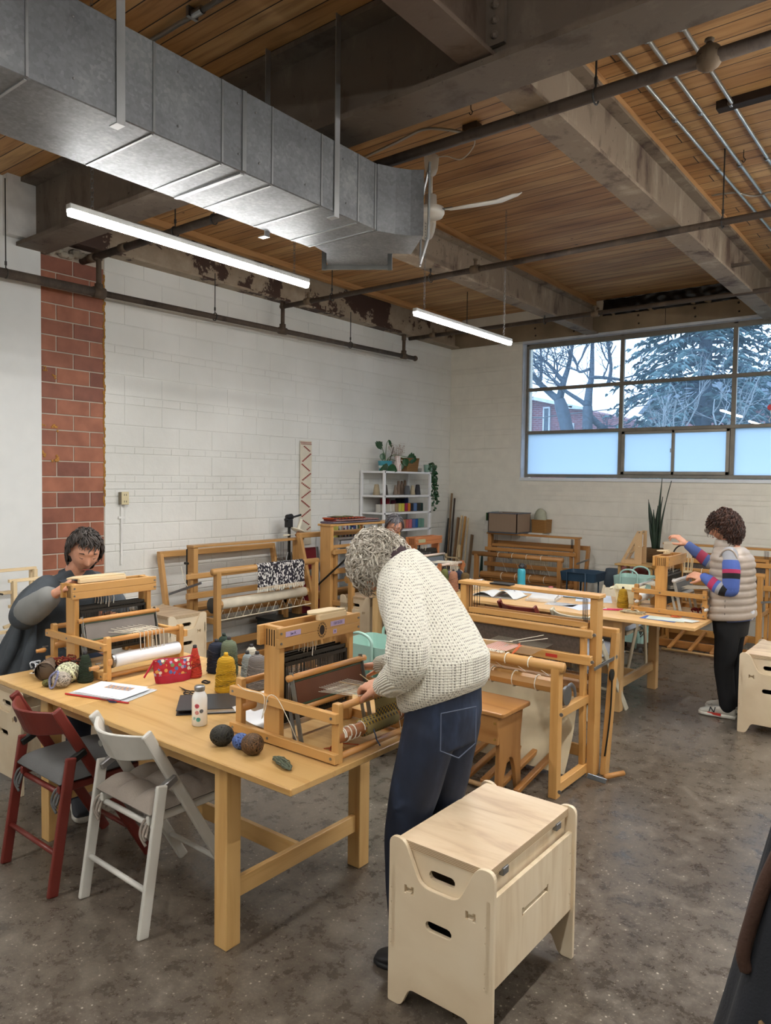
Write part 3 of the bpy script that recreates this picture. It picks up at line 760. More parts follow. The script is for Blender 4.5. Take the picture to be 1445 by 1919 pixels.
# ================================================================== tables
def table(loc, W, D, label, lx, ly, seam=None, ins=.10, mat=None, legs4=True):
    """loc = near left corner on floor; lx = leg x positions (left, right) , top z .74"""
    t = thing('work_table', label, 'table', loc, world=False, group=None)
    m = mat or TABLE
    if seam:
        obj('table_top', MB().box(0, seam-.0012, 0, D, .715, .74), m, t, bevel=.003); obj('table_leaf', MB().box(seam+.0012, W, 0, D, .715, .74), m, t, bevel=.003)
    else: obj('table_top', MB().box(0, W, 0, D, .715, .74), m, t, bevel=.003)
    for x in lx:
        for y in ly: obj('leg', MB().box(x-.035, x+.035, y-.035, y+.035, 0, .714), m, t, bevel=.003)
    for y in ly: obj('apron', MB().box(lx[0]+.035, lx[1]-.035, y-.011, y+.011, .635, .714), m, t, bevel=.002)
    for x in lx: obj('apron', MB().box(x-.011, x+.011, ly[0]+.035, ly[1]-.035, .635, .714), m, t, bevel=.002)
    x = lx[1]; obj('stretcher', MB().box(x-.012, x+.012, ly[0]+.035, ly[1]-.035, .165, .24), m, t, bevel=.002)
    x = lx[0]; obj('stretcher', MB().box(x-.012, x+.012, ly[0]+.035, ly[1]-.035, .165, .24), m, t, bevel=.002)
    yy = sum(ly)/2; obj('stretcher', MB().box(lx[0]+.012, lx[1]-.012, yy-.012, yy+.012, .165, .24), m, t, bevel=.002)
    return t
table((2.235, -7.525, 0), 2.10, .95, 'pine table nearest the camera carrying two table looms', (.375, 1.67), (.10, .86), seam=.75)
table((2.47, -3.79, 0), 2.09, 1.03, 'pine table with open magazine and papers behind the big loom', (.30, 1.50), (.13, .95), mat=wood('cfa873', 'b88d58', .4, .8))
table((1.46, -3.74, 0), .99, .95, 'pine table carrying the reddish table loom of the seated knitter', (.12, .88), (.10, .85), mat=wood('d3b27f', 'bf9a62', .4, .8))

# ================================================================== table loom
DARKSH = plain('35322d', .45, .4); WIRE = plain('6b6a66', .4, .8); COTTON = plain('e2dccb', .9, var=.03)
def table_loom(loc, label, wood_=None, reedc='6a4432', barmat=None, W=.47, metal='8d8d88', wrap=None, cloth=None, paper=True, sparse=False, over=False, handle=True, nsh=8, back=True, capmat=None):
    w_ = wood_ or MAPLE; bm = barmat or DOWEL
    t = thing('table_loom', label, 'loom', loc, world=False); ME = plain(metal, .35, .8)
    for y in (0, W-.022):
        obj('side_rail', MB().box(0, .566, y, y+.022, .006, .042), w_, t, bevel=.002); obj('side_rail', MB().box(0, .566, y, y+.022, .150, .186), w_, t, bevel=.002)
        y2 = y+.022 if y == 0 else y-.026
        obj('front_post', MB().prism(rounded([(.528,0), (.562,0), (.562,.216), (.528,.216)], [0,0,.01,.01], 3), 'y', y2, y2+.026), w_, t, bevel=.002)
        obj('back_post', MB().prism(rounded([(.012,0), (.046,0), (.046,.216), (.012,.216)], [0,0,.01,.01], 3), 'y', y2, y2+.026), w_, t, bevel=.002)
        cp = obj('castle_post', MB().box(.176, .262, y2, y2+.026, .0, .45), w_, t, bevel=.002)
        gr = MB(); yo = y2-.0008 if y == 0 else y2+.0268
        for k in range(5): gr.box(.190+k*.0135, .194+k*.0135, yo-.001, yo+.001, .375, .437)
        obj('guide_groove', gr, plain('3a2614', .8), cp)  # dark raised strips carry the shade of the grooves in their colour
        sc = MB()
        for z in (.024, .168):
            for x in (.02, .22, .545): sc.cyl((x, y-.002 if y == 0 else y+.022, z), (x, y if y == 0 else y+.024, z), .0055, n=8)
        obj('bolt', sc, GREYMETAL, t)
    hb = obj('header_board', MB().box(.262, .280, 0, W, .412, .45).box(.2622, .2798, 0, W, .374, .4112), w_, t, bevel=.0015)
    obj('header_board', MB().box(.158, .176, 0, W, .374, .45), w_, t, bevel=.0015)
    sc = MB()
    for y in (.012, W-.012):
        for z in (.392, .43): sc.cyl((.280, y, z), (.283, y, z), .005, n=8)
    obj('screw', sc, GREYMETAL, hb)
    rr = random.Random(hash(label) % 1000)
    for k in range(nsh):
        x = .186+k*.0095; dz = (.018 if k % 3 == 0 else 0)+(.01 if k % 4 == 1 else 0)
        s = obj('shaft', MB().box(x, x+.004, .055, W-.055, .292+dz, .306+dz).box(x, x+.004, .055, W-.055, .075+dz, .089+dz).box(x, x+.004, .055, .061, .08+dz, .30+dz).box(x, x+.004, W-.061, W-.055, .08+dz, .30+dz), DARKSH, t)
        h = MB(); n = 26
        for q in range(n):
            y = .07+(W-.14)*(q+rr.uniform(-.3, .3))/n
            if sparse and (.30 < q/n < .7 and rr.random() < .25): continue
            h.bar((x+.002, y, .085+dz), (x+.002, y+rr.uniform(-.002, .002), .296+dz), .0012, .0012)
        obj('heddle', h, WIRE, s)
        s2 = MB()
        for q in (.36, .44, .52): 
            if (k+int(q*100)) % 3 == 0: s2.tube([(x+.002, W*q, .31+dz), (x+.003, W*q+.003, .35), (x+.002, W*q, .385)], .0018, 5)
        if s2.v: obj('lift_cord', s2, COTTON, s)
    # beater
    for y in (.032, W-.036):
        obj('beater_arm', MB().bar((.375, y, .012), (.312, y, .285), .004, .022, up=(1,0,0)), ME, t, bevel=.001)
        obj('beater_arm', MB().bar((.335, y+.006, .012), (.30, y+.006, .16), .004, .018, up=(1,0,0)), ME, t, bevel=.001)
    obj('beater_bar', MB().cyl((.316, .012, .266), (.316, W-.012, .266), .0125), bm, t, smooth=True)
    obj('beater_bar', MB().cyl((.340, .020, .150), (.340, W-.020, .150), .0115), bm, t, smooth=True)
    rd = obj('reed', MB().bar((.3395, W/2, .163), (.3195, W/2, .250), .003, W-.09, up=(0,1,0)), plain(reedc, .4, .3), t)
    e = MB(); e.cyl((.3405, .04, .164), (.3405, W-.04, .164), .005, n=6); e.cyl((.3185, .04, .250), (.3185, W-.04, .250), .005, n=6)
    obj('reed_edge', e, plain('33442f', .6) if reedc != '55585c' else plain('c9c9c6', .5), rd)
    # beams
    obj('breast_beam', MB().cyl((.545, .03, .198), (.545, W-.03, .198), .0135), bm, t, smooth=True)
    cb = obj('cloth_beam', MB().cyl((.545, .03, .092), (.545, W-.03, .092), .024), wood('9a5f33', '7a4524', .4) if wrap is None else DOWEL, t, smooth=True)
    if wrap:
        obj('beam_wrap', MB().cyl((.545, .07, .092), (.545, W-.05, .092), .034, n=24), plain(wrap, .8, var=.02), cb, smooth=True)
        obj('ratchet_wheel', MB().cyl((.545, .05, .092), (.545, .062, .092), .036, n=18), GREYMETAL, cb)
    else:
        cs = MB()
        for y in (.05, .058, .085, .11, .16, W-.13, W-.09, W-.06):
            cs.tube([(.545+.026*cos(a*pi/6), y+.002*a, .092+.026*sin(a*pi/6)) for a in range(13)], .0022, 5)
        obj('tie_cord', cs, COTTON, cb)
    obj('front_rod', MB().cyl((.55, .02, .022), (.55, W-.02, .022), .012), bm, t, smooth=True)
    obj('back_beam', MB().cyl((.028, .03, .198), (.028, W-.03, .198), .0135), bm, t, smooth=True)
    wb_ = obj('warp_beam', MB().cyl((.03, .03, .10), (.03, W-.03, .10), .022), DOWEL, t, smooth=True)
    obj('warp_roll', MB().cyl((.03, .10, .10), (.03, W-.10, .10), .034, n=20), PAPER if paper else COTTON, wb_, smooth=True)
    if handle:
        for (x, z) in ((.545, .092), (.03, .10)):
            c = obj('crank', MB().cyl((x, .0, z), (x, -.028, z), .004).bar((x, -.026, z), (x+.035, -.026, z-.01), .004, .010, up=(0,1,0)), GREYMETAL, t)
            obj('crank_knob', MB().xf(Matrix.Identity(4)).join(MB().lathe((0,0,0), [(.005,0), (.012,.006), (.013,.02), (.009,.045), (.011,.05), (.0,.052)], 12), Matrix.Translation((x+.033, -.028, z-.01)) @ Matrix.Rotation(pi/2, 4, 'X')), bm, c, smooth=True)
    # warp
    wp = MB(); n = 26 if not sparse else 12
    for q in range(n):
        u = q/(n-1); y1 = W*.34+W*.36*u; y0 = W*.30+W*.42*u
        zz = .20 if q % 2 else .185
        wp.tube([(.05, y0, .21), (.19, y0, zz), (.33, y1, zz+.005), (.545, y1+rr.uniform(-.002, .002), .213)], .0009 if not sparse else .0013, 4)
    obj('warp_thread', wp, COTTON, t)['kind'] = 'stuff'
    if over:
        ov = MB()
        for q in range(7):
            y1 = W*.42+W*.28*q/6
            ov.bar((.5605, y1, .21), (.5615, y1+.004, .105), .006, .0015, up=(0,1,0)); ov.bar((.44, y1, .212), (.56, y1, .213), .004, .002)
        obj('warp_bundle', ov, COTTON, t)
    if cloth:
        c = MB()
        P = lambda u, v: V((.44+u*.105, W*.50+v*W*.32, .205+.008*sin(u*pi)))
        c.sheet(P, 8, 6)
        P2 = lambda u, v: V((.545+.0145*sin(u*pi/2)*1+.012*u*0, W*.50+v*W*.32, .212-.105*u))
        c.sheet(P2, 10, 6)
        obj('woven_cloth', c, cloth, t)
    return t
def weave(c1, c2, c3=None, s=60, nm='woven'):
    n = NT(nm); tc = n.co(scale=(s, s, s)); ck = n.N('ShaderNodeTexChecker'); n.L(tc, 0, ck, 0); ck.inputs['Scale'].default_value = 1.0
    ck.inputs[1].default_value = lin(c1); ck.inputs[2].default_value = lin(c2)
    if c3:
        wv = n.N('ShaderNodeTexWave'); n.L(n.co(scale=(1,1,1)), 0, wv, 0); wv.inputs['Scale'].default_value = s/4; k = n.ramp(wv, 0, [(.5, 0.0), (.6, 1.0)]); m = n.mix(k, 0, (ck, 0), c3); n.L(m, 2, n.b, 'Base Color')
    else: n.L(ck, 0, n.b, 'Base Color')
    n.set(Roughness=.9); n.bump(ck, 1, .4, .002); return n.m
YCLOTH = weave('a8862a', '3a3a3c', '8a7a4a', 110, 'yellow_twill')
L2 = table_loom((3.752, -7.292, .74), 'honey maple table loom being worked on by the cream sweater wearer', cloth=YCLOTH, handle=False)
yc = [o for o in L2.children if o.name.startswith('cloth_beam')][0]
obj('cloth_roll', MB().cyl((.545, .17, .092), (.545, .36, .092), .033, n=24), YCLOTH, yc, smooth=True)
# masking labels and round stamp on the header
LAV = plain('b3a0c4', .7, var=.01); INK = plain('1d2a55', .6)
def text(s, size, M, mat, par, name='lettering', ext=.0004):
    cu = bpy.data.curves.new('t', 'FONT'); cu.body = s; cu.size = size; cu.extrude = ext; cu.align_x = 'CENTER'; cu.align_y = 'CENTER'
    o = bpy.data.objects.new('t', cu); me = bpy.data.meshes.new_from_object(o); bpy.data.objects.remove(o)
    me.transform(M); o = bpy.data.objects.new(name, me); COL.objects.link(o); me.materials.append(mat)
    if par: o.parent = par; ORG[o.name] = V((0,0,0))
    return o
FACEX = Matrix(((0,0,1,0),(1,0,0,0),(0,1,0,0),(0,0,0,1)))   # text reading towards +y, facing +x
def at_m(x, y, z, rot=0): return Matrix.Translation((x, y, z)) @ FACEX @ Matrix.Rotation(rot, 4, 'Z')
h2 = [o for o in L2.children if o.name.startswith('header_board')][0]
tp = obj('tape_label', MB().box(.2802, .2808, .035, .115, .414, .434), LAV, h2); text('Jan K', .014, at_m(.2810, .075, .424), INK, tp)
tp = obj('tape_label', MB().box(.2802, .2808, .285, .37, .418, .438), LAV, h2); text('12/15/23', .015, at_m(.2810, .328, .428), INK, tp)
tp = obj('tape_label', MB().box(.2802, .2808, .30, .322, .386, .404), LAV, h2); text('8', .013, at_m(.2810, .311, .395), INK, tp)
st = MB(); 
for (r0, r1) in ((.030, .0285), (.0265, .0255)):
    P = lambda u, v: V((.2806, .235+(r0+(r1-r0)*v)*.82*cos(u*2*pi), .412+(r0+(r1-r0)*v)*1.05*sin(u*2*pi))); st.sheet(P, 32, 1)
st.add([V((.2807, .235+.018*.82*cos(a*pi/12), .412+.018*1.1*sin(a*pi/12))) for a in range(24)], [tuple(range(24))])
rr = random.Random(3)
for k in range(14):
    a = 2*pi*k/14; c = V((.2808, .235+.0225*cos(a), .412+.029*sin(a)*.82)); st.bar(c, c+V((0, .003*cos(a), .003*sin(a))), .0022, .0022)
obj('round_stamp', st, plain('2a1c12', .7), h2)
L1 = table_loom((2.165, -7.225, .74), 'table loom in front of the dark-haired person in the grey jacket', W=.50, wrap='e9ebee', over=True, sparse=True, reedc='77706a')
L7 = table_loom((3.968, -3.405, .74), 'table loom in front of the person in the quilted vest', W=.47, reedc='55585c', wood_=wood('c08f50', 'a87a42'), metal='bdbdb8', barmat=plain('c8c6c2', .5), wrap='d8b9a4')
L9 = table_loom((1.52, -3.33, .74), 'reddish-brown table loom of the seated knitter with glasses', W=.47, wood_=CHERRY, barmat=plain('c9b7a8', .6), reedc='666a6e', over=True)
h9 = [o for o in L9.children if o.name.startswith('header_board')][0]
obj('header_label', MB().box(.2802, .2806, .05, .17, .395, .43), plain('8d8a6a', .6), h9)
lt = MB()
for k in range(5): lt.box(.2808, .281, .06+k*.006, .065+k*.006, .40, .425)
# raddle laths lying on the near looms
for (nm, loc, rz, lab) in (('wooden_lath', (4.02, -6.935, 1.19), .1, 'pale beech lath lying across the top of the nearest table loom'),):
    pass
def lath(loc, rz, lab, L=.17):
    t = thing('wooden_lever', lab, 'wooden block', loc, rz, world=False)
    obj('lever_block', MB().box(-.012, .012, -L/2, L/2, 0, .022), RAW, t, bevel=.001)
    obj('lever_plate', MB().prism(rounded([(-.07,-L/2+.01), (-.02,-L*.72), (.0,-L*.5), (.01,L/2), (-.06,L*.35)], .01, 2), 'z', .022, .030), RAW, t, bevel=.001)
    return t
lath((4.02, -6.99, 1.19), .0, 'pale wooden lever resting on the loom top beside the date label', .16)
lath((2.40, -7.03, 1.19), .0, 'pale wooden lever held by the seated person in the grey jacket', .27)
lath((4.16, -3.17, 1.19), .0, 'pale wooden lever on top of the vest wearer’s loom', .10)

# ================================================================== floor looms
BROWNREED = plain('4a4038', .6, var=.15, nscale=60)
def floor_loom(loc, rz, label, W=.97, H=1.09, bh=.75, cy=.43, m=None, cast_t=.045, cw=.09, by=.0, backx=.07, canvas=False, treadles=6, clothz=.60, beater=(.37, .87, .715), ext_beam=0, back=True, warp=(.35, .75), swx=.05, cranks=True, ties=True, legs=True, plank=.11, backy=None, nshaft=4, reed=True, cdx=0, cdr=0):
    m = m or MAPLE; t = thing('floor_loom', label, 'loom', loc, rz, world=False)
    for x in (.03, W-.085):
        obj('front_post', MB().box(x, x+.05, by, by+.055, 0, bh-.02), m, t, bevel=.003)
        obj('side_rail', MB().box(x+.005, x+.045, by+.055, cy+.02, .02, .075), m, t, bevel=.003)
        obj('side_rail', MB().box(x+.005, x+.045, by+.055, cy+.02, .44, .49), m, t, bevel=.003)
    for x in (cdx, W-cast_t+cdr): obj('castle_post', MB().box(x, x+cast_t, cy, cy+cw, 0, H-.022), m, t, bevel=.003)
    obj('castle_top', MB().box(-.012+cdx, W+.012+cdr, cy-.012, cy-.012+plank, H-.022, H), m, t, bevel=.003)
    bb = MB().tube([(-.0, by+.03, bh-.02), (W-.02, by+.03, bh-.02)], .031, 16)
    B = obj('breast_beam', bb, m, t, smooth=True)
    cbm = MB().tube([(.08, by+.11, clothz), (W-.1, by+.11, clothz)], .043, 8)
    CB = obj('cloth_beam', cbm, m, t)
    if ties:
        tc = MB()
        for k in range(4):
            x = W*(.30+.155*k)
            tc.tube([(x, by+.03+.034*cos(a), bh-.02+.034*sin(a)) for a in [pi*.15*j-.4 for j in range(10)]], .0035, 5)
            tc.tube([(x+.01, by+.11+.046*cos(a), clothz+.046*sin(a)) for a in [pi*.13*j+.6 for j in range(13)]], .0035, 5)
            tc.tube([(x, by+.05, bh-.03), (x+.07, by+.12, clothz+.05)], .002, 4)
        obj('tie_cord', tc, COTTON, CB)
    # beater
    by_, bz, rz_ = beater
    for x in (swx, W-swx-.03): obj('beater_sword', MB().bar((x+.015, cy-.01, .02), (x+.015, by_+.02, bz+.03), .03, .045, up=(0,1,0)), m, t, bevel=.002)
    obj('beater_handle', MB().box(.0, W+.0, by_-.02, by_+.012, bz-.028, bz+.022), m, t, bevel=.008)
    obj('shuttle_race', MB().box(.0, W, by_-.03, by_+.012, rz_-.03, rz_+.025), m, t, bevel=.004)
    if reed: rd = obj('reed', MB().box(.08, W-.08, by_-.004, by_+.002, rz_+.025, bz-.028), BROWNREED, t)
    # shafts
    rr = random.Random(int(W*1000))
    for k in range(nshaft):
        y = cy+.012+k*.022; dz = rr.uniform(-.012, .012)
        s = obj('shaft', MB().box(.06, W-.06, y, y+.012, bz+.02+dz, bz+.055+dz).box(.06, W-.06, y, y+.012, rz_-.14+dz, rz_-.115+dz), m if k == 0 else wood('a87c48', '8a6236'), t, bevel=.002)
        h = MB(); n = 70
        for q in range(n):
            x = .09+(W-.18)*q/n+rr.uniform(-.004, .004); h.bar((x, y+.006, rz_-.12), (x, y+.006, bz+.03), .0014, .0014)
        obj('heddle', h, WIRE, s)
    lc = MB()
    for x in (.06, W-.07):
        for k in range(5): 
            xx = x+(.012*k if x < .3 else -.012*k); lc.cyl((xx, cy+.02+.012*k, bz-.12), (xx, cy+.02+.012*k, H-.03), .0022, n=5)
    obj('lift_cable', lc, plain('222326', .4, .6), t)
    # jack and lamm zone
    obj('lower_crossbar', MB().box(.03, W-.03, cy+.02, cy+.045, .10, .17), m, t, bevel=.003)
    obj('lower_crossbar', MB().box(.03, W-.03, cy+.02, cy+.045, .42, .48), m, t, bevel=.003)
    for k in range(treadles):
        x = W*.22+W*.56*k/max(1, treadles-1)
        obj('treadle', MB().bar((x, -.14+by, .045), (x, cy+.02, .15), .035, .028), wood('a9763f', '8c5c2f') if m is not TREAD else TREAD, t, bevel=.004)
    if treadles: obj('treadle_bar', MB().cyl((W*.16, -.15+by, .03), (W*.84, -.15+by, .03), .014), wood('b08d60', '96744a'), t, smooth=True)
    if legs:
        bY = backy or cy+.22
        for x in (-.05, W+.012): obj('back_leg', MB().bar((x+.02, cy+.09, 0), (x+.02+(.0), bY, bh+.09), .036, .06, up=(0,1,0)), m, t, bevel=.003)
        obj('back_beam', MB().box(-.05, W+.048, bY-.03, bY+.025, bh+.06, bh+.115), m, t, bevel=.006)
        obj('warp_beam', MB().tube([(.05, bY-.11, .5), (W-.05, bY-.11, .5)], .045, 8), m, t)
        obj('side_strap', MB().bar((W+.006, cy-.04, bh-.09), (W+.052, bY-.02, bh-.05), .004, .022), GREYMETAL, t, bevel=.001)
    wp = MB(); n = 44 if reed or nshaft > 1 else 0
    for q in range(n):
        x = W*(warp[0]+(warp[1]-warp[0])*q/n)
        wp.tube([(x, by+.07, bh+.012), (x, by_, rz_+.06), (x, cy+.05, rz_+.06+(.015 if q % 2 else -.01)), (x, cy+.2, bh+.10)], .0008, 3, cap=False)
    if n: obj('warp_thread', wp, plain('8d8778', .9), t)['kind'] = 'stuff'
    if canvas:
        cv = MB().sheet(lambda u, v: V((.10+u*(W-.2), cy-.02-.17*v+.03*sin(v*3), .47-.42*v)), 6, 12)
        o = obj('canvas_apron', cv, plain('cdbf9f', .9, var=.05), t, smooth=True)
    return t
L5 = floor_loom((3.395, -5.455, 0), 0, 'big maple floor loom beside the wooden bench, behind the cream sweater wearer', canvas=True, W=.95)
# crank handle lying on the floor side, ratchet, red maker's label, weaving in progress
c5 = obj('floor_crank', MB().bar((.965, .30, .06), (1.05, .38, .02), .01, .03), plain('7d8288', .35, .8), L5, bevel=.003)
obj('crank_grip', MB().cyl((1.03, .40, .035), (1.10, .52, .04), .016), DOWEL, c5, smooth=True)
hk = obj('brake_pawl', MB().tube(smoothpath([(.895, .10, .50), (.90, .14, .58), (.90, .19, .60), (.90, .24, .57), (.90, .26, .52)]), .014, 8, flat=.5), plain('7d8084', .4, .8), L5, smooth=True)
obj('ratchet_wheel', MB().cyl((.90, .12, .555), (.915, .12, .555), .055, n=20), plain('7a7d80', .4, .8), L5)
ch = MB().tube(smoothpath([(1.0, .56, .62), (1.0, .555, .45), (1.0, .53, .30), (.99, .50, .12)]), .005, 6); obj('brake_chain', ch, BLACKMETAL, L5, smooth=True)
obj('brake_disc', MB().cyl((.992, .56, .60), (1.002, .56, .60), .035, n=18), BLACKMETAL, L5)
obj('maker_label', MB().box(.67, .745, .338, .3395, .703, .722), plain('c23a2c', .5), L5, label='small red label on the shuttle race')
sb = MB()
for (x, y, z, ) in ((.935, -.003, .48), (.935, -.003, .05)): sb.cyl((x, y, z), (x, y+.004, z), .011, n=10)
for (x, y, z) in ((W5 := .975, .34, .715), (.975, .36, .87)): sb.cyl((x-.005, y-.012, z), (x-.005, y-.02, z), .010, n=10)
obj('bolt', sb, GREYMETAL, L5)
wv = MB().sheet(lambda u, v: V((.40+u*.17, .03+v*.20, .77+.004*sin(u*9))), 10, 6)
obj('woven_cloth', wv, weave('d8d0c0', '7d7480', 'b8613e', 120, 'grey_orange_weave'), L5, label='grey, white and orange weaving in progress')
fr = MB(); rr = random.Random(8)
for k in range(26): fr.tube([(.40+k*.0065, .03, .77), (.40+k*.0065+rr.uniform(-.004, .004), .018, .768), (.40+k*.0065+rr.uniform(-.006, .006), .005, .762)], .002, 4)
for (a, b) in (((.52, .2, .79), (.36, .10, .80)), ((.55, .22, .79), (.70, .30, .82)), ((.5, .2, .79), (.66, .33, .83))): fr.tube([a, b], .0018, 4)
obj('fringe', fr, COTTON, L5)
og = MB()
for k in range(5): og.tube(smoothpath([(.55, .2+.01*k, .78), (.6, .16-.01*k, .785), (.6+.004*k, .09, .78), (.59, .04, .74)]), .0015, 4)
obj('orange_yarn_tail', og, plain('c8643a', .9), L5)

SHL = wood('c0935a', 'a97e48')
L3 = floor_loom((.84, -5.02, 0), pi/2, 'wide floor loom with black and white weaving over its front beam', W=1.37, H=1.115, bh=.935, cy=.46, clothz=.60, beater=(.40, .84, .66), treadles=0, warp=(.45, .46), ties=False, legs=True, cdx=.13, cdr=.20, nshaft=0, reed=False, m=SHL, cw=.11, cast_t=.05, backy=.76)
obj('cloth_roll', MB().cyl((.16, .11, .60), (1.24, .11, .60), .048, n=24), plain('d6cdb8', .8, var=.04, bump=.5, bscale=14), L3, smooth=True, label='cream cloth wound on the lower beam')
obj('ratchet_wheel', MB().cyl((.06, .11, .60), (.085, .11, .60), .07, n=24), plain('565a5c', .4, .7), L3)
def bwmat():
    n = NT('rag_weave'); co = n.co(scale=(110, 60, 60)); vo = n.N('ShaderNodeTexVoronoi'); n.L(co, 0, vo, 0); vo.inputs['Scale'].default_value = 1
    r = n.ramp(vo, 1, [(.0, '17151c'), (.42, '2c2733'), (.62, 'd8d4d0')], 'CONSTANT'); n.L(r, 0, n.b, 'Base Color'); n.set(Roughness=.95); n.bump(vo, 0, .8, .006); return n.m
BWM = bwmat()
def drape(u, v):   # over the beam, hanging down in front
    if u < .5:
        a = u/.5; return V((.77+v*.62, .03+.034*cos(pi*.9-a*pi*.9)*1.0-.0, .915+.034*sin(pi*.9-a*pi*.9)))
    a = (u-.5)/.5; return V((.77+v*.62, .03-.036-.006*sin(v*20+a*3), .915-.22*a))
cl = MB().sheet(lambda u, v: V((.50+v*.62, .03-.036-.003*sin(v*25+u*3), .93-.20*u)), 10, 30)
cl.sheet(lambda u, v: V((.50+v*.62, .03-.036*cos(u*pi), .915+.036*sin(u*pi))), 8, 30)
cl.sheet(lambda u, v: V((.50+v*.10, .03-.045-.004*sin(v*9), .90-.17*u)), 6, 8)
obj('woven_cloth', cl, BWM, L3, smooth=True, label='black and white rag weaving hanging over the beam')
fr = MB()
for k in range(60):
    x = .50+.62*k/59; fr.tube([(x, -.006, .73), (x+rr.uniform(-.006, .006), -.008, .71), (x+rr.uniform(-.01, .01), -.008, .685+rr.uniform(-.01, .01))], .003, 4)
obj('fringe', fr, COTTON, L3)
zg = MB(); n = 24
zg.tube([(.1+1.12*k/n, .06, .56 if k % 2 else .47) for k in range(n+1)], .003, 4); zg.cyl((.06, .06, .465), (1.3, .06, .475), .006, n=6)
obj('lashing_cord', zg, plain('c9bfa8', .9), L3)
obj('lease_cord', MB().tube(smoothpath([(-.02, .45, .93), (.0, .42, .80), (.03, .40, .72)]), .004, 5), COTTON, L3, smooth=True)
obj('brake_lever', MB().bar((-.03, .62, .66), (.03, .22, .80), .012, .022), plain('73767a', .4, .8), L3, bevel=.002)
obj('bolt', MB().cyl((.025, .41, .96), (.025, .455, .96), .012, n=10), BLACKMETAL, L3)
lm = MB()
for k in range(7): lm.bar((.28+.055*k, -.25+.012*k, .06+.012*k), (.78+.05*k, .05, .16), .028, .012)
obj('treadle', lm, TREAD, L3)
L3b = obj('treadle_frame', MB().box(.35, 1.3, .12, .16, .02, .09).box(.35, .41, -.12, .16, .02, .08).box(.7, 1.4, -.22, -.18, .02, .09), wood('a9763f', '8c5c2f'), L3, bevel=.003)

L4 = floor_loom((1.14, -3.54, 0), pi/2, 'tall floor loom with folded colourful cloths on its top board', W=1.20, H=1.285, bh=1.06, cy=.27, clothz=.72, beater=(.24, 1.0, .80), treadles=0, warp=(.45, .46), ties=False, legs=True, nshaft=1, reed=False, m=SHL, cw=.15, cast_t=.045, plank=.19, backy=.70)
obj('brake_lever', MB().bar((-.05, .46, .60), (-.04, .02, .95), .012, .018), BLACKMETAL, L4, bevel=.002)
obj('ratchet_wheel', MB().cyl((.09, .08, .84), (.12, .08, .84), .06, n=24), plain('3b4a38', .35, .8), L4)
L6 = floor_loom((.98, -.93, 0), 0, 'floor loom against the window wall with striped box on its top', W=1.28, H=1.07, bh=.835, cy=.40, clothz=.54, beater=(.34, .86, .66), treadles=4, nshaft=2, reed=False, warp=(.3, .72), m=wood('b27f48', '976636'), cw=.08, backy=.66)
wf = MB()
for k in range(46): wf.bar((.40+.011*k, .38, .60), (.40+.011*k, .37, .83), .004, .001)
obj('hanging_warp', wf, plain('c9b489', .9), L6)
L8 = floor_loom((3.40, -1.22, 0), 0, 'long floor loom behind the person in the quilted vest', W=1.12, H=1.10, bh=.87, cy=.40, clothz=.56, beater=(.34, .93, .70), treadles=4, m=wood('bd8a4c', 'a47238'), cw=.09, backy=.75, warp=(.2, .5))
obj('front_crossbar', MB().box(-.1, 1.06, .09, .13, .01, .085), wood('a06c38', '875629'), L8, bevel=.003); obj('front_crossbar', MB().box(-.1, .6, .52, .56, .01, .085), wood('a06c38', '875629'), L8, bevel=.003)
obj('brake_clamp', MB().box(1.045, 1.10, .02, .10, .50, .58), GREYMETAL, L8, bevel=.01); obj('brake_lever', MB().bar((1.08, -.02, .60), (1.22, .1, .61), .01, .02), GREYMETAL, L8)

# ================================================================== bench
bn = thing('loom_bench', 'honey wooden loom bench with arched ends between jeans and big loom', 'bench', (3.45, -5.72, 0), world=False)
BM = wood('b07f4a', '945f30', .35, .7)
obj('seat', MB().prism(rounded([(0,0), (.665,0), (.665,.33), (0,.33)], .02, 3), 'z', .475, .50), BM, bn, bevel=.006)
ee = rounded([(.03,.0), (.075,.0), (.105,.13), (.135,.20), (.165,.215), (.195,.20), (.225,.13), (.255,.0), (.30,.0), (.285,.30), (.31,.475), (.02,.475), (.045,.30)], .012, 2)
for x in (.06, .60): obj('end_panel', MB().prism(ee, 'x', x, x+.026), BM, bn, bevel=.003)
for y in (.015, .29): obj('rail', MB().box(.085 if y > .1 else .02, .60 if y > .1 else .63, y-.005, y+.018, .32, .475), BM, bn, bevel=.003)
sc = MB()
for z in (.35, .44): sc.cyl((.612, .008, z), (.612, .012, z), .007, n=10)
obj('screw', sc, plain('c9a45a', .3, .8), bn)

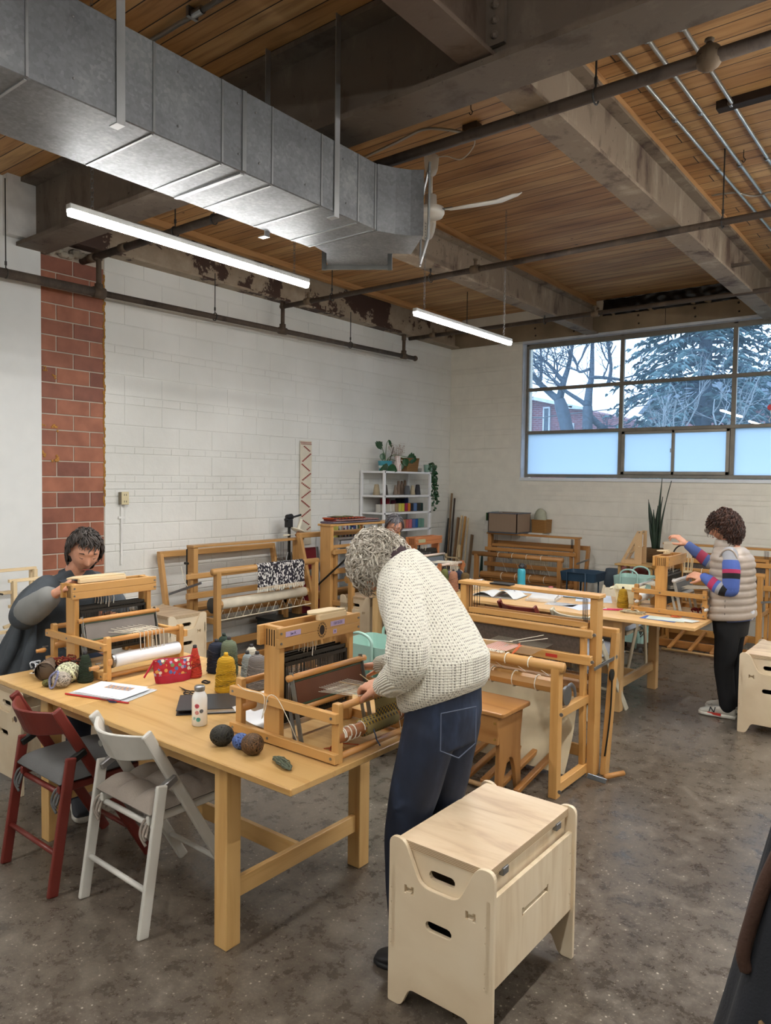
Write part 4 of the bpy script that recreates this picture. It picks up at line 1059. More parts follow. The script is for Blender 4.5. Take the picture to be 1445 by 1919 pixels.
# ================================================================== folding chairs
def folding_chair(loc, rz, label, col, cush=None, W=.43, cl=None):
    P_ = plain(col, .4, var=.03); t = thing('folding_chair', label, 'chair', loc, rz, world=False); HW = plain('9a9a98', .4, .8) if col != '6f2a22' else BLACKMETAL
    for s in (0, 1):
        x = .0 if s == 0 else W; dx = .024 if s == 0 else -.024
        obj('rear_leg', MB().bar((x, .0, 0), (x, .085, .565), .020, .046, up=(0,1,0)), P_, t, bevel=.006)
        obj('front_leg', MB().bar((x+dx, .475, 0), (x+dx, .03, .775), .020, .046, up=(0,1,0)), P_, t, bevel=.008)
        obj('pivot_plate', MB().bar((x+dx*.5, .07, .535), (x+dx*.5, .155, .575), .026, .03), HW, t, bevel=.004)
        obj('seat_rail', MB().box(x+dx*2-.01, x+dx*2+.01, .05, .43, .405, .44), P_, t, bevel=.004)
    for (y, z, r) in ((.025, .17, .011), (.07, .40, .012)): obj('rear_rung', MB().cyl((0, y, z), (W, y, z), r), P_, t, smooth=True)
    obj('front_rung', MB().cyl((.03, .40, .135), (W-.03, .40, .135), .011), P_, t, smooth=True)
    sl = MB()
    for k in range(6): sl.box(.05, W-.05, .065+k*.063, .115+k*.063, .44, .452)
    obj('seat_slat', sl, P_, t, bevel=.003)
    # curved backrest
    bk = MB()
    def PB(u, v, o): 
        x = .035+u*(W-.07); y = .045-.075*sin(u*pi)-.0+v*.0; z = .765-.10*v-.012*sin(u*pi)*(1-v); return V((x, y+o+.055*v, z))
    vs = []; n = 14
    for i in range(n+1):
        u = i/n; hh = .10+.02*sin(u*pi)
        for (v, o) in ((0, -.008), (0, .010), (1, .010), (1, -.008)): 
            vs.append(V((.03+u*(W-.06), .045-.085*sin(u*pi)+o+.05*v, .76-hh*v)))
    fs = [(i*4+k, i*4+(k+1) % 4, (i+1)*4+(k+1) % 4, (i+1)*4+k) for i in range(n) for k in range(4)]+[(3,2,1,0), (n*4, n*4+1, n*4+2, n*4+3)]
    bk.add(vs, fs); bo = obj('backrest', bk, P_, t, bevel=.004)
    gh = MB().lathe((0,0,0), [(.013,0), (.013,.002)], 16)
    gh = MB().join(gh, Matrix.Translation((W*.5, -.066+.02, .715)) @ Matrix.Rotation(radians(97), 4, 'X'))
    obj('grip_hole', gh, plain('3a2a24' if col == '6f2a22' else '77756e', .8), bo)
    if cush:
        cm = plain(cush, .95, var=.05, bump=.4, bscale=180)
        def PC(u, v, top):
            q = (1-(2*u-1)**6)*(1-(2*v-1)**6); pu = .0
            if cl == 'quilt': pu = .030*(abs(sin(u*3*pi))*abs(sin(v*3*pi)))**.5-.02
            return V((.02+u*(W-.04), .045+v*.40, .455+(.058+.022*noise.noise(V((u*2, v*2, 1)))+pu)*max(q, 0)**.45 if top else .452+.0*q))
        cs = MB().sheet(lambda u, v: PC(u, v, True), 24, 24).sheet(lambda u, v: PC(1-u, v, False), 24, 24)
        cu = obj('seat_cushion', cs, cm, t, smooth=True)
        ts = MB()
        for x in (.04, W-.05):
            for k in range(3): ts.tube(smoothpath([(x, .07, .43), (x+.01*k-.01, .045, .42-.02*k), (x-.02+.02*k, .035, .37), (x+.01, .04, .33+.02*k)]), .006, 5)
        obj('cushion_tie', ts, cm, cu, smooth=True)
    return t
folding_chair((2.675, -7.675, 0), -.02, 'dark red folding chair with grey cushion at the near table', '6f2a22', '5d5d5c')
folding_chair((3.205, -7.60, 0), -.02, 'white folding chair with quilted beige cushion at the near table', 'c9c7bf', '8f857b', cl='quilt')
folding_chair((2.99, -3.86, 0), -.25, 'dark red folding chair seen through the top of the big loom', '6f2a22', None)
folding_chair((3.49, -3.92, 0), -.30, 'cream folding chair by the magazine table, seen through the big loom', 'c9c2ad', '9a9fa8')
folding_chair((2.24, -3.96, 0), .0, 'cream folding chair behind the cream sweater wearer, near edge of the third table', 'c9c2ad', None)
folding_chair((3.22, -.62, 0), 2.8, 'dark red folding chair against the window wall behind the mint trolley', '7c2f25', None)
folding_chair((3.75, -2.35, 0), pi, 'cream folding chair with grey cushion on the window side of the magazine table', 'b8ab92', '9aa0a8')
# ================================================================== yarn
def shade(c, k):
    return ''.join('%02x' % max(0, min(255, int(int(c[i:i+2], 16)*k))) for i in (0, 2, 4))
def cone(loc, h, r0, r1, col, label, grp=None, tip='2c2a2c', shoulder=.82, name='yarn_cone'):
    t = thing(name, label, 'yarn', loc, random.uniform(0, 6), group=grp, world=False)
    rr = random.Random(int(h*1e5)+int(loc[0]*1e4)); pr_ = [(r0*.9, 0), (r0, .008)]
    for k in range(1, 13):
        u = k/13; r = r0+(r1-r0)*(u**1.25); 
        if u > shoulder: r *= sqrt(max(0, 1-((u-shoulder)/(1.02-shoulder))**2*.75))
        pr_.append((r+rr.uniform(-.0007, .0007), u*h))
    pr_.append((.012, h))
    obj('wound_yarn', MB().lathe((0,0,0), pr_, 28), yarn(col), t, smooth=True)
    obj('cone_tip', MB().lathe((0,0,0), [(.011, h-.004), (.0095, h+.014), (.007, h+.015), (.006, h)], 12), plain(tip, .6), t, smooth=True)
    wr = MB()   # loose wraps crossing the cone
    for k in range(46):
        a0 = rr.uniform(0, 6.3); u0 = rr.uniform(.03, .62); u1 = u0+rr.uniform(.1, .22); sg = rr.choice((-1, 1)); pts = []
        for j in range(9):
            u = u0+(u1-u0)*j/8; r = r0+(r1-r0)*(u**1.25)+.0012; a = a0+sg*j*.28; pts.append((r*cos(a), r*sin(a), u*h))
        wr.tube(pts, .0014, 4, t=rr.random())
    obj('crossing_strand', wr, hairmat(shade(col, 1.2), shade(col, .62)), t)
    return t
def shade(c, k):
    return ''.join('%02x' % max(0, min(255, int(int(c[i:i+2], 16)*k))) for i in (0, 2, 4))
def ball(loc, r, col, label, squash=.9, grp=None, wraps=60, th=.0024):
    t = thing('yarn_ball', label, 'yarn', (loc[0], loc[1], loc[2]+r*squash), group=grp, world=False)
    bm_ = hairmat(shade(col, 1.35), shade(col, .6)); obj('yarn_core', MB().ball((0,0,0), (r*.93, r*.93, r*squash*.93), 20, 12), plain(shade(col, .7), .95), t, smooth=True)
    rr = random.Random(int(r*1e6)+len(label)); mb = MB()
    for k in range(wraps):
        ax = V((rr.gauss(0, 1), rr.gauss(0, 1), rr.gauss(0, .6))).normalized(); u = ax.orthogonal().normalized(); v = ax.cross(u); off = rr.uniform(-.45, .45)
        q = sqrt(1-off*off); a0 = rr.uniform(0, 6); n = 20; pts = []
        for j in range(n):
            a = a0+2*pi*.9*j/(n-1); p = (ax*off+(u*cos(a)+v*sin(a))*q)*(r*(1+rr.uniform(-.01, .015))); pts.append((p.x, p.y, p.z*squash))
        mb.tube(pts, th, 4, t=rr.random())
    obj('winding', mb, bm_, t, smooth=True); return t
Z = .741
cone((3.302, -6.935, Z), .170, .051, .038, 'c79a16', 'mustard yellow cone of yarn standing in front of the others', tip='c79a16')
cone((2.985, -6.872, Z), .148, .036, .013, 'c03a26', 'slim orange-red cone of yarn beside the flowered pouch', shoulder=.97)
cone((2.99, -6.74, Z), .158, .048, .039, '1e2538', 'navy cone of yarn behind the red one')
cone((2.93, -6.64, Z), .165, .036, .03, '23362a', 'dark green cone of yarn half hidden behind navy and sage', tip='1d2a22')
cone((3.085, -6.735, Z), .182, .047, .037, '66715a', 'tall sage green cone of yarn')
cone((3.12, -6.615, Z), .13, .032, .025, 'd6d0bf', 'cream white cone of yarn behind the light grey one')
cone((3.185, -6.70, Z), .118, .032, .022, '8e9797', 'light blue-grey cone of yarn behind the mustard one')
cone((3.375, -6.805, Z), .165, .053, .037, '77726f', 'warm grey cone of yarn beside the near loom')
cone((3.27, -6.615, Z), .135, .034, .028, '234a86', 'royal blue cone of yarn at the back of the group')
cone((2.655, -7.275, Z), .135, .038, .018, '24331f', 'dark bottle green cone of yarn leaning near the small loom crank', shoulder=.97)
cone((2.89, -6.62, Z), .10, .03, .024, '33262a', 'dark brown yarn spool behind the small loom post')
ball((3.845, -7.405, Z), .043, '2c2a22', 'almost black ball of yarn on the near table edge', .85)
ball((3.93, -7.385, Z), .031, '4b6398', 'small blue ball of yarn between black and brown ones', .9, th=.002)
ball((4.005, -7.395, Z), .040, '5d4226', 'brown ball of yarn nearest the table loom rail', .92)
ball((2.60, -7.335, Z), .056, 'cbbf9f', 'large cream ball of yarn near the dark green cone', .85)
b_ = ball((2.66, -7.40, Z), .042, 'a39a8c', 'grey-beige ball of yarn with lavender yarn draped on it', .85)
obj('lavender_strand', MB().tube(smoothpath([(-.02,-.045,-.02), (-.02,-.044,.02), (0,-.02,.045), (.02,-.03,.03), (.015,-.045,-.02), (-.01,-.05,-.03), (-.025,-.045,.01), (-.005,-.03,.04)]), .005, 6), yarn('8f93b8'), b_, smooth=True)
ball((2.595, -7.435, Z), .022, '6b6834', 'tiny olive ball of yarn on the table edge', .7, wraps=25)
# lying cardboard cone
cc = thing('cardboard_cone', 'brown cardboard yarn cone lying on its side with open end facing out', 'cardboard cone', (2.50, -7.40, Z), world=False)
mcc = MB().lathe((0,0,0), [(.046, 0), (.044, .0), (.018, .15), (.0205, .15), (.048, .002), (.046, 0)], 24)
mcc.xf(Matrix.Rotation(.9, 4, 'Z') @ Matrix.Translation((0,0,.046)) @ Matrix.Rotation(radians(-83), 4, 'X'))
obj('cone_wall', mcc, plain('6b5a4a', .7, var=.05), cc, smooth=True)
def tangle(loc, ext, cols, label, n=14, th=.004, seed=1, name='yarn_tangle'):
    t = thing(name, label, 'yarn', loc, world=False)
    for ci, c in enumerate(cols):
        rr = random.Random(seed+ci*7); mb = MB()
        for k in range(n):
            p = V((rr.uniform(-1, 1), rr.uniform(-1, 1), rr.random())); pts = []
            for j in range(7):
                p = p+V((rr.gauss(0, .35), rr.gauss(0, .35), rr.gauss(0, .25))); p.x = max(-1, min(1, p.x)); p.y = max(-1, min(1, p.y)); p.z = max(0, min(1, p.z))
                pts.append((p.x*ext[0], p.y*ext[1], p.z*ext[2]+th))
            mb.tube(smoothpath(pts, 5), th, 5)
        obj('loose_yarn', mb, yarn(c), t, smooth=True)
    return t
tangle((2.39, -7.36, Z), (.05, .045, .06), ('14161d', 'c9ccd0'), 'tangle of black and white yarn at the table corner')
tangle((2.48, -7.25, Z), (.08, .05, .075), ('7c2416', '33221a', '8d3a22'), 'heap of rust red and dark brown yarn behind the cardboard cone', seed=4)
tangle((2.62, -7.30, Z), (.05, .04, .025), ('2a2c28',), 'dark green yarn strands beside the bottle green cone', n=7, th=.002, seed=6)
# green skein
sk = MB()
rr = random.Random(2)
for k in range(26):
    o = V((rr.uniform(-.012, .012), rr.uniform(-.012, .012), rr.uniform(0, .014))); pts = []
    for j in range(11):
        u = j/10*2-1; w_ = (1-u*u)**.5; pts.append((u*.068, o.y*w_*1.6+.003*sin(j*2+k), .004+o.z*w_+.003))
    sk.tube(pts, .0021, 5, t=rr.random())
s = single('yarn_skein', sk, hairmat('77806a', '3a4030'), 'small flat grey-green butterfly skein in front of the near loom', 'yarn', loc=(0,0,0)); s.location = (4.165, -7.40, Z); s.rotation_euler = (0,0,-.35)
single('yarn_scrap', MB().tube([(.022*cos(a), .016*sin(a), .004+.002*sin(a*3)) for a in [k*.5 for k in range(26)]], .004, 5), yarn('2a2220'), 'small coil of dark yarn by the red cone', 'yarn', smooth=True).location = (3.115, -6.905, Z)
# scissors
def scissors(loc, rz, col, label, s=1.0):
    t = thing('scissors', label, 'scissors', loc, rz, world=False)
    m = plain(col, .5, .2)
    for d in (-1, 1):
        obj('handle_loop', MB().tube([(-.055*s+.024*s*cos(a), d*.016*s+.012*s*sin(a), .005) for a in [2*pi*k/16 for k in range(17)]], .003*s, 6, cap=False).bar((-.03*s, d*.012*s, .005), (0, 0, .005), .005*s, .004), m, t, smooth=True)
        obj('blade', MB().prism([(-.005*s, d*.003*s), (.07*s, -d*.002*s), (.0, -d*.007*s)], 'z', .003 if d > 0 else .0055, .005 if d > 0 else .0075), GREYMETAL if col != '24211f' else m, t)
    return t
scissors((3.16, -7.06, Z), 2.9, '24211f', 'small black scissors lying on the table behind the white bottle')
scissors((3.02, -7.38, Z), 3.4, '20264a', 'dark blue handled scissors at the edge of the plastic folder', .8)
# zip folder of papers
pf = thing('plastic_folder', 'clear plastic zip folder with papers and a red edge', 'folder', (2.92, -7.30, Z), world=False)
TP = plain('c6c8c9', .12)
Mf = Matrix.Rotation(.30, 4, 'Z')
obj('folder_sleeve', MB().xf(Mf).join(MB().box(-.17, .17, -.10, .12, 0, .003), Mf), plain('bfc3c6', .2, var=.03), pf, bevel=.002)
obj('zip_edge', MB().join(MB().tube([(-.17, -.105, .004), (.19, -.105, .004)], .004, 6), Mf), plain('b01f22', .4), pf)
pm = MB()
for k in range(6):
    a = Mf @ Matrix.Translation((rr.uniform(-.02, .01), .01+rr.uniform(-.006, .01), .0035+k*.0016)) @ Matrix.Rotation(rr.uniform(-.06, .06), 4, 'Z'); pm.join(MB().box(-.135, .135, -.095, .095, 0, .001), a)
pp = obj('paper_sheet', pm, PAPER, pf)
ch = MB()
for k in range(2): ch.join(MB().box(-.06, .085, .02+k*.026, .042+k*.026, .0138, .0142), Mf)
obj('printed_chart', ch, weave('3c6a9c', 'b97a52', 'c7b090', 70, 'chart_print'), pp)
single('paper_sheet', MB().xf(Matrix.Identity(4)).join(MB().box(-.10, .10, -.07, .07, 0, .0012), Matrix.Rotation(.5, 4, 'Z')), PAPER, 'white paper under the yarn at the table corner', 'paper').location = (2.36, -7.27, Z)
# flowered pouch
def floral():
    n = NT('floral_print'); co = n.co(); vo = n.N('ShaderNodeTexVoronoi'); n.L(co, 0, vo, 0); vo.inputs['Scale'].default_value = 58
    r = n.ramp(vo, 1, [(.0, 'b3222e'), (.30, 'b3222e'), (.42, 'c98f4a'), (.52, '4f5f93'), (.62, 'd9c9b6'), (.72, '6f8a5a'), (.82, 'a88aa8'), (.9, 'b3222e')], 'CONSTANT')
    k = n.ramp(vo, 0, [(.52, 0.0), (.58, 1.0)]); m = n.mix(k, 0, r, 'a51c28'); n.L(m, 2, n.b, 'Base Color'); n.set(Roughness=.8); return n.m
po = thing('zip_pouch', 'red zip pouch with flower print and red base', 'pouch', (2.965, -6.985, Z), 1.33, world=False)
def pouch(u, v, s):
    x = -.105+.21*u; q = sin(pi*u)**.5; z = v*.112; w_ = (.034*(1-v)**.6+.004)*q; xx = x*(1-.14*(1-v)**2)
    return V((xx, s*w_+.004*noise.noise(V((u*5, v*4, s))), z+.004*sin(u*7)*v))
pb = MB().sheet(lambda u, v: pouch(u, .32+.68*v, -1), 24, 12).sheet(lambda u, v: pouch(1-u, .32+.68*v, 1), 24, 12)
obj('printed_cloth', pb, floral(), po, smooth=True)
pb = MB().sheet(lambda u, v: pouch(u, .34*v, -1), 24, 6).sheet(lambda u, v: pouch(1-u, .34*v, 1), 24, 6).sheet(lambda u, v: V((pouch(u, 0, 1).x, pouch(u, 0, 1).y*(1-2*v), .001)), 24, 3)
obj('pouch_base', pb, plain('a81730', .8), po, smooth=True)
obj('zipper', MB().tube([pouch(k/16, 1.0, .3)+V((0,0,.001)) for k in range(17)], .004, 6), plain('a81730', .6), po)
obj('wrist_strap', MB().bar((-.10, 0, .11), (-.16, -.03, .045), .004, .013), plain('a81730', .7), po, bevel=.002)
# bottle
bo = thing('water_bottle', 'white round-shouldered bottle with steel cap and printed spots', 'bottle', (3.595, -7.315, Z), world=False)
obj('bottle_body', MB().lathe((0,0,0), [(.028,0), (.031,.003), (.031,.11), (.029,.122), (.02,.137), (.018,.142)], 32), plain('e9e9e5', .2, var=.0), bo, smooth=True)
obj('bottle_cap', MB().lathe((0,0,0), [(.0205,.141), (.0215,.143), (.0215,.158), (.019,.161), (.0,.161)], 28), GREYMETAL, bo, smooth=True)
def spot(ang, z, r, col, par):
    mb = MB(); n = 14; vs = [V((.0316*cos(ang), .0316*sin(ang), z))]
    for k in range(n):
        a = 2*pi*k/n; th = ang+r*cos(a)/.031; vs.append(V((.0316*cos(th), .0316*sin(th), z+r*sin(a))))
    mb.add(vs, [(0, 1+k, 1+(k+1) % n) for k in range(n)]); obj('printed_spot', mb, plain(col, .5, var=.25, nscale=200), par)
for (a, z, r, c) in ((-1.0, .085, .0095, 'b04a55'), (-1.0, .058, .0085, 'c98a86'), (-.82, .030, .009, '4f9388'), (-.42, .064, .008, '555a60'), (-1.4, .034, .007, '9fc0ba')): spot(a, z, r, c, bo)
# binder
bi = thing('ring_binder', 'dark ring binder lying flat behind the white bottle', 'binder', (3.45, -7.13, Z), .86, world=False)
obj('cover', MB().box(-.15, .11, -.10, .13, .0, .003).box(-.15, .11, -.10, .13, .019, .022).box(.107, .112, -.10, .13, 0, .022), plain('2b2d30', .35), bi, bevel=.001)
obj('page_block', MB().box(-.02, .10, -.09, .12, .003, .018), PAPER, bi)
# papers by L2 back, with roll
single('paper_sheet', MB().sheet(lambda u, v: V((3.66+.20*u, -7.20+.20*v+.02*u, Z+.004+.055*max(0, (1-u))**3*1.0)), 10, 4), PAPER, 'curling white paper behind the near loom beside the binder', 'paper', smooth=True)
# strings on the near loom
sg = MB().tube(smoothpath([(.05, .0, .20), (.10, -.004, .188), (.20, -.006, .19), (.215, -.012, .15), (.205, -.014, .10), (.222, -.012, .14), (.23, -.006, .188), (.27, .0, .19), (.34, -.005, .12), (.36, .03, .02)]), .0016, 5)
obj('loose_string', sg, COTTON, L2, smooth=True)
tl = MB().tube(smoothpath([(.573, .36, .10), (.59, .358, .02), (.592, .357, -.06), (.594, .357, -.20), (.598, .360, -.36), (.592, .360, -.43)]), .0016, 5)
obj('hanging_yarn_tail', tl, COTTON, L2, smooth=True)
obj('blue_yarn_end', MB().tube(smoothpath([(.57, .20, .10), (.585, .205, .06), (.58, .215, .045), (.59, .225, .02)]), .003, 5), yarn('5a6680'), L2, smooth=True)
obj('orange_cord', MB().tube(smoothpath([(.42, .10, .004), (.46, .16, .004), (.48, .12, .004), (.45, .10, .004), (.42, .17, .004), (.5, .22, .004)]), .002, 5), plain('b5502a', .8), L2, smooth=True)
stx = MB(); stx.cyl((.40, .33, .235), (.52, .28, .222), .002, n=5); stx.cyl((.36, .25, .215), (.5, .26, .218), .002, n=5)
obj('shed_stick', stx, RAW, L2)

# ================================================================== second table
Bt = thing('water_bottle', 'turquoise flask with black cap standing behind the big loom top', 'bottle', (2.75, -2.93, Z), world=False)
obj('bottle_body', MB().lathe((0,0,0), [(.036,0), (.037,.004), (.037,.17), (.033,.185), (.024,.195)], 24), plain('2f8c9c', .35, var=.02), Bt, smooth=True)
obj('bottle_cap', MB().lathe((0,0,0), [(.026,.195), (.028,.198), (.028,.225), (.018,.23), (.018,.24), (.0,.24)], 20), plain('1d1f22', .4), Bt, smooth=True)
obj('carry_loop', MB().tube([(.028+.018*sin(a), 0, .215+.02*cos(a)) for a in [pi*k/8 for k in range(9)]], .004, 6), plain('1d1f22', .4), Bt, smooth=True)
# open magazine
mg = thing('magazine', 'open magazine with curling page lying on the second table', 'magazine', (2.80, -3.44, Z), .12, world=False)
for s_ in (-1, 1):
    mb = MB().sheet(lambda u, v: V((s_*(.005+u*.21), (v-.5)*.29, .006+.06*sin(min(1, u*1.15)*pi)*(1-.3*v)*(1.0 if s_ > 0 else .55))), 16, 4)
    mb.sheet(lambda u, v: V((s_*(.005+u*.21), (v-.5)*.29, .002)), 4, 2)
    o = obj('page', mb, plain('d9d9d6', .5, var=.02), mg, smooth=True)
ph = MB()
for k in range(2): ph.sheet(lambda u, v: V((.085+k*.035+u*.022, .03+v*.03, .0085+.06*sin((.085+k*.035+u*.022)/.21*1.15*pi)*(1-.3*(.5+(.03+v*.03)/.29)))), 3, 3)
obj('printed_picture', ph, plain('4d4a52', .5, var=.3, nscale=90), mg)
obj('cover_underside', MB().box(-.212, .212, -.147, .147, 0, .0018), plain('5d2c26', .5), mg)
sb = thing('magazine_stack', 'stack of two thick magazines in the middle of the second table', 'magazine', (3.20, -3.38, Z), .2, world=False)
obj('magazine_body', MB().box(-.12, .12, -.14, .14, 0, .018), plain('cfcac2', .6), sb, bevel=.001); obj('magazine_body', MB().join(MB().box(-.11, .11, -.14, .14, .018, .033), Matrix.Rotation(.12, 4, 'Z')), plain('d8d6d2', .5), sb, bevel=.001)
def sheetp(loc, rz, w_, h_, label, mat=PAPER, grp=None, name='paper_sheet', cat='paper'):
    o = single(name, MB().box(-w_/2, w_/2, -h_/2, h_/2, 0, .0015), mat, label, cat, group=grp); o.location = loc; o.rotation_euler = (0,0,rz); return o
BLW = plain('d3dbe8', .6, var=.01)
sheetp((2.9, -2.93, Z), .2, .30, .42, 'white sheet on the second table nearest the turquoise flask', BLW)
sheetp((3.22, -2.90, Z+.002), -.15, .30, .42, 'white sheet behind the magazine stack', BLW)
sheetp((3.50, -3.02, Z), .4, .30, .40, 'white sheet at the middle of the second table beside the cream bin', BLW)
sheetp((3.42, -3.50, Z), .1, .24, .16, 'crumpled clear plastic sleeve by the magazine stack', plain('b9bcc0', .2, var=.1, nscale=40))
sheetp((3.62, -3.50, Z), -.5, .22, .28, 'white sheet at the near edge of the second table left of the markers', BLW)
sheetp((2.66, -3.05, Z), .3, .12, .10, 'small blue woven swatch lying on the second table', weave('41586e', 'a9b6bf', None, 200, 'swatch'), name='fabric_swatch', cat='fabric')
def pen(p, rz, col, label, L=.14):
    t = MB().cyl((-L/2, 0, .005), (L/2, 0, .005), .0045, n=8).cyl((L/2, 0, .005), (L/2+.01, 0, .005), .004, .001, n=8)
    o = single('pen', t, plain(col, .4), label, 'pen', smooth=True); o.location = (p[0], p[1], Z+p[2]); o.rotation_euler = (0,0,rz)
pen((3.04, -2.96, .003), .15, '33404a', 'dark pen lying on white sheets near the turquoise flask')
pen((3.36, -3.14, .003), .1, '2c4a4a', 'dark green pencil beside the magazine stack', .17)
pen((3.12, -2.80, .0), -.2, '26262a', 'black pen at the far side of the second table')
pen((3.83, -3.50, .0), .5, 'c02a5c', 'pink marker nearest the table edge'); pen((3.86, -3.44, .0), .55, 'd23b6a', 'pink marker closer to the yellow cone')
pen((3.72, -3.44, .002), .2, 'c9b13a', 'yellow pencil on the white sheet by the pink markers', .08)
single('small_pot', MB().lathe((0,0,0), [(.018,0), (.022,.03), (.019,.033), (0,.033)], 14), plain('a5545a', .5), 'tiny dusty pink pot on the second table behind the papers', 'pot', smooth=True).location = (2.99, -2.80, Z)
cone((3.862, -3.30, Z), .155, .046, .030, 'b08a18', 'mustard cone of yarn on the second table beside the cream bin', tip='1c1a16')
# cream bin with handle
cb_ = thing('plastic_bin', 'cream plastic bin with side handle behind the yellow cone', 'bin', (3.80, -2.98, Z), .3, world=False)
def binwall(W_, D_, H_, tp, c, t, th=.004):
    mb = MB()
    def ring(s, z): return [(x*s, y*s, z) for x, y in rounded([(-W_/2,-D_/2), (W_/2,-D_/2), (W_/2,D_/2), (-W_/2,D_/2)], .03, 4)]
    rs_ = [ring(tp, 0), ring(1, H_), ring(1.05, H_), ring(1.05, H_-.006), ring(.97, H_-.005), ring(tp*.96, .005)]
    n = len(rs_[0]); vs = [p for r in rs_ for p in r]; fs = [(i*n+k, i*n+(k+1) % n, (i+1)*n+(k+1) % n, (i+1)*n+k) for i in range(5) for k in range(n)]
    fs += [tuple(range(n-1,-1,-1)), tuple(5*n+k for k in range(n))]
    mb.add(vs, fs); return obj('bin_wall', mb, c, t)
binwall(.24, .30, .13, .8, plain('d8d2b4', .4), cb_)
obj('side_handle', MB().tube([(-.13, -.05, .12), (-.155, -.04, .11), (-.155, .04, .11), (-.13, .05, .12)], .008, 8), plain('d8d2b4', .4), cb_, smooth=True)
# rope and papers in front of loom 7
tangle((4.02, -3.50, Z), (.085, .04, .016), ('cfc3a6', 'bfb08e'), 'tangled cream rope lying in front of the vest wearer’s loom', n=7, th=.004, seed=11)
sheetp((4.26, -3.60, Z), -.05, .26, .15, 'pale blue-edged papers at the near edge by the vest wearer’s loom', plain('4a66a8', .6), name='paper_folder', cat='paper')
sheetp((4.30, -3.59, Z+.002), .12, .27, .14, 'pale green papers on the blue folder at the table edge', plain('c5cfc4', .7))
sheetp((4.44, -3.555, Z+.004), -.25, .14, .11, 'loose pale sheet overhanging the table corner by the vest wearer', plain('d2d8d4', .7))
scissors((4.38, -3.47, Z+.005), .1, 'b5542a', 'orange handled scissors in front of the vest wearer’s loom', 1.0)
tangle((4.40, -3.15, Z), (.035, .035, .03), ('8e1a1a',), 'red yarn heap inside the vest wearer’s loom frame', n=10, th=.004, seed=15)
# phone on the big loom
o = single('phone', MB().prism(rounded([(-.075,-.036), (.075,-.036), (.075,.036), (-.075,.036)], .008, 3), 'z', 0, .008), plain('17181a', .3), 'black phone lying on the top board of the big loom', 'phone', bevel=.001); o.location = (3.70, -5.01+.0, 1.0905)
# cones on third table
cone((2.355, -3.50, Z), .185, .050, .034, 'a5745a', 'dusty peach cone of yarn on the table behind the sweater wearer'); cone((2.43, -3.415, Z), .172, .046, .036, '5f4a26', 'brown cone of yarn next to the peach one')
cone((2.15, -3.335, Z), .175, .045, .032, '6d6f3e', 'olive green cone of yarn left of the peach one'); cone((2.30, -3.32, Z), .17, .044, .036, '1f2536', 'navy cone of yarn behind peach and brown ones')
cone((2.02, -3.42, Z), .16, .05, .04, '17161c', 'black cone of yarn at the edge of the sweater wearer’s back'); cone((2.10, -3.20, Z), .14, .04, .03, '6e5a80', 'purple cone of yarn behind the olive one')
o = single('white_cloth', MB().sheet(lambda u, v: V((2.16+.2*u, -3.08+.16*v, Z+.05+.02*sin(u*5)*sin(v*4+1)-.05*abs(2*v-1)**3)), 12, 8), plain('dfe1ea', .8), 'folded white cloth behind the cones on the third table', 'cloth', smooth=True)

# ================================================================== trolleys
def cart(loc, rz, col, label, W_=.34, D_=.42, tops=(.66, .40, .12), hh=.12, handles=True, H=None):
    t = thing('trolley', label, 'trolley', loc, rz, world=False); m = plain(col, .45, .1, var=.02)
    for zt in tops:
        mb = MB()
        def ring(s, z): return [(x+W_/2, y+D_/2, z) for x, y in rounded([(-W_/2*s,-D_/2*s), (W_/2*s,-D_/2*s), (W_/2*s,D_/2*s), (-W_/2*s,D_/2*s)], .05, 4)]
        rs_ = [ring(.94, zt), ring(1, zt+hh), ring(.985, zt+hh), ring(.92, zt+.004)]; n = len(rs_[0]); vs = [p for r in rs_ for p in r]
        fs = [(i*n+k, i*n+(k+1) % n, (i+1)*n+(k+1) % n, (i+1)*n+k) for i in range(3) for k in range(n)]+[tuple(range(n-1,-1,-1)), tuple(3*n+k for k in range(n))]
        obj('basket', mb.add(vs, fs), m, t)
    zt = tops[0]+hh
    for y in (0, D_):
        yy = y-.012 if y == 0 else y+.012
        pts = [(W_*.25, yy, .07), (W_*.25, yy, zt)]
        if handles: pts += [(W_*.5-W_*.25*cos(a), yy, zt+.02+.06*sin(a)) for a in [pi*k/10 for k in range(11)]]
        pts += [(W_*.75, yy, zt), (W_*.75, yy, .07)]
        obj('frame_tube', MB().tube(pts, .010, 8), m, t, smooth=True)
    for x in (.05, W_-.05):
        for y in (.03, D_-.03):
            w = obj('caster', MB().cyl((x-.01, y, .03), (x+.01, y, .03), .028, n=16), plain('1b1b1c', .5), t); obj('caster_fork', MB().box(x-.014, x+.014, y-.01, y+.014, .04, .075), GREYMETAL, w)
    return t
cart((2.80, -5.60, 0), 0, '9dc0b4', 'mint trolley between the near table and the bench, behind the bent knitter', W_=.42, D_=.36, tops=(.575, .33, .09))
cart((2.40, -1.36, 0), 0, '2a4256', 'navy blue trolley in front of the far loom by the window wall', W_=.43, D_=.36, tops=(.64, .38, .12), hh=.10, handles=False)
cart((3.16, -1.72, 0), 0, 'a3c4ba', 'mint green trolley between second table and the wall, beside the grey bag', W_=.36, D_=.34, tops=(.67, .40, .12), hh=.12)
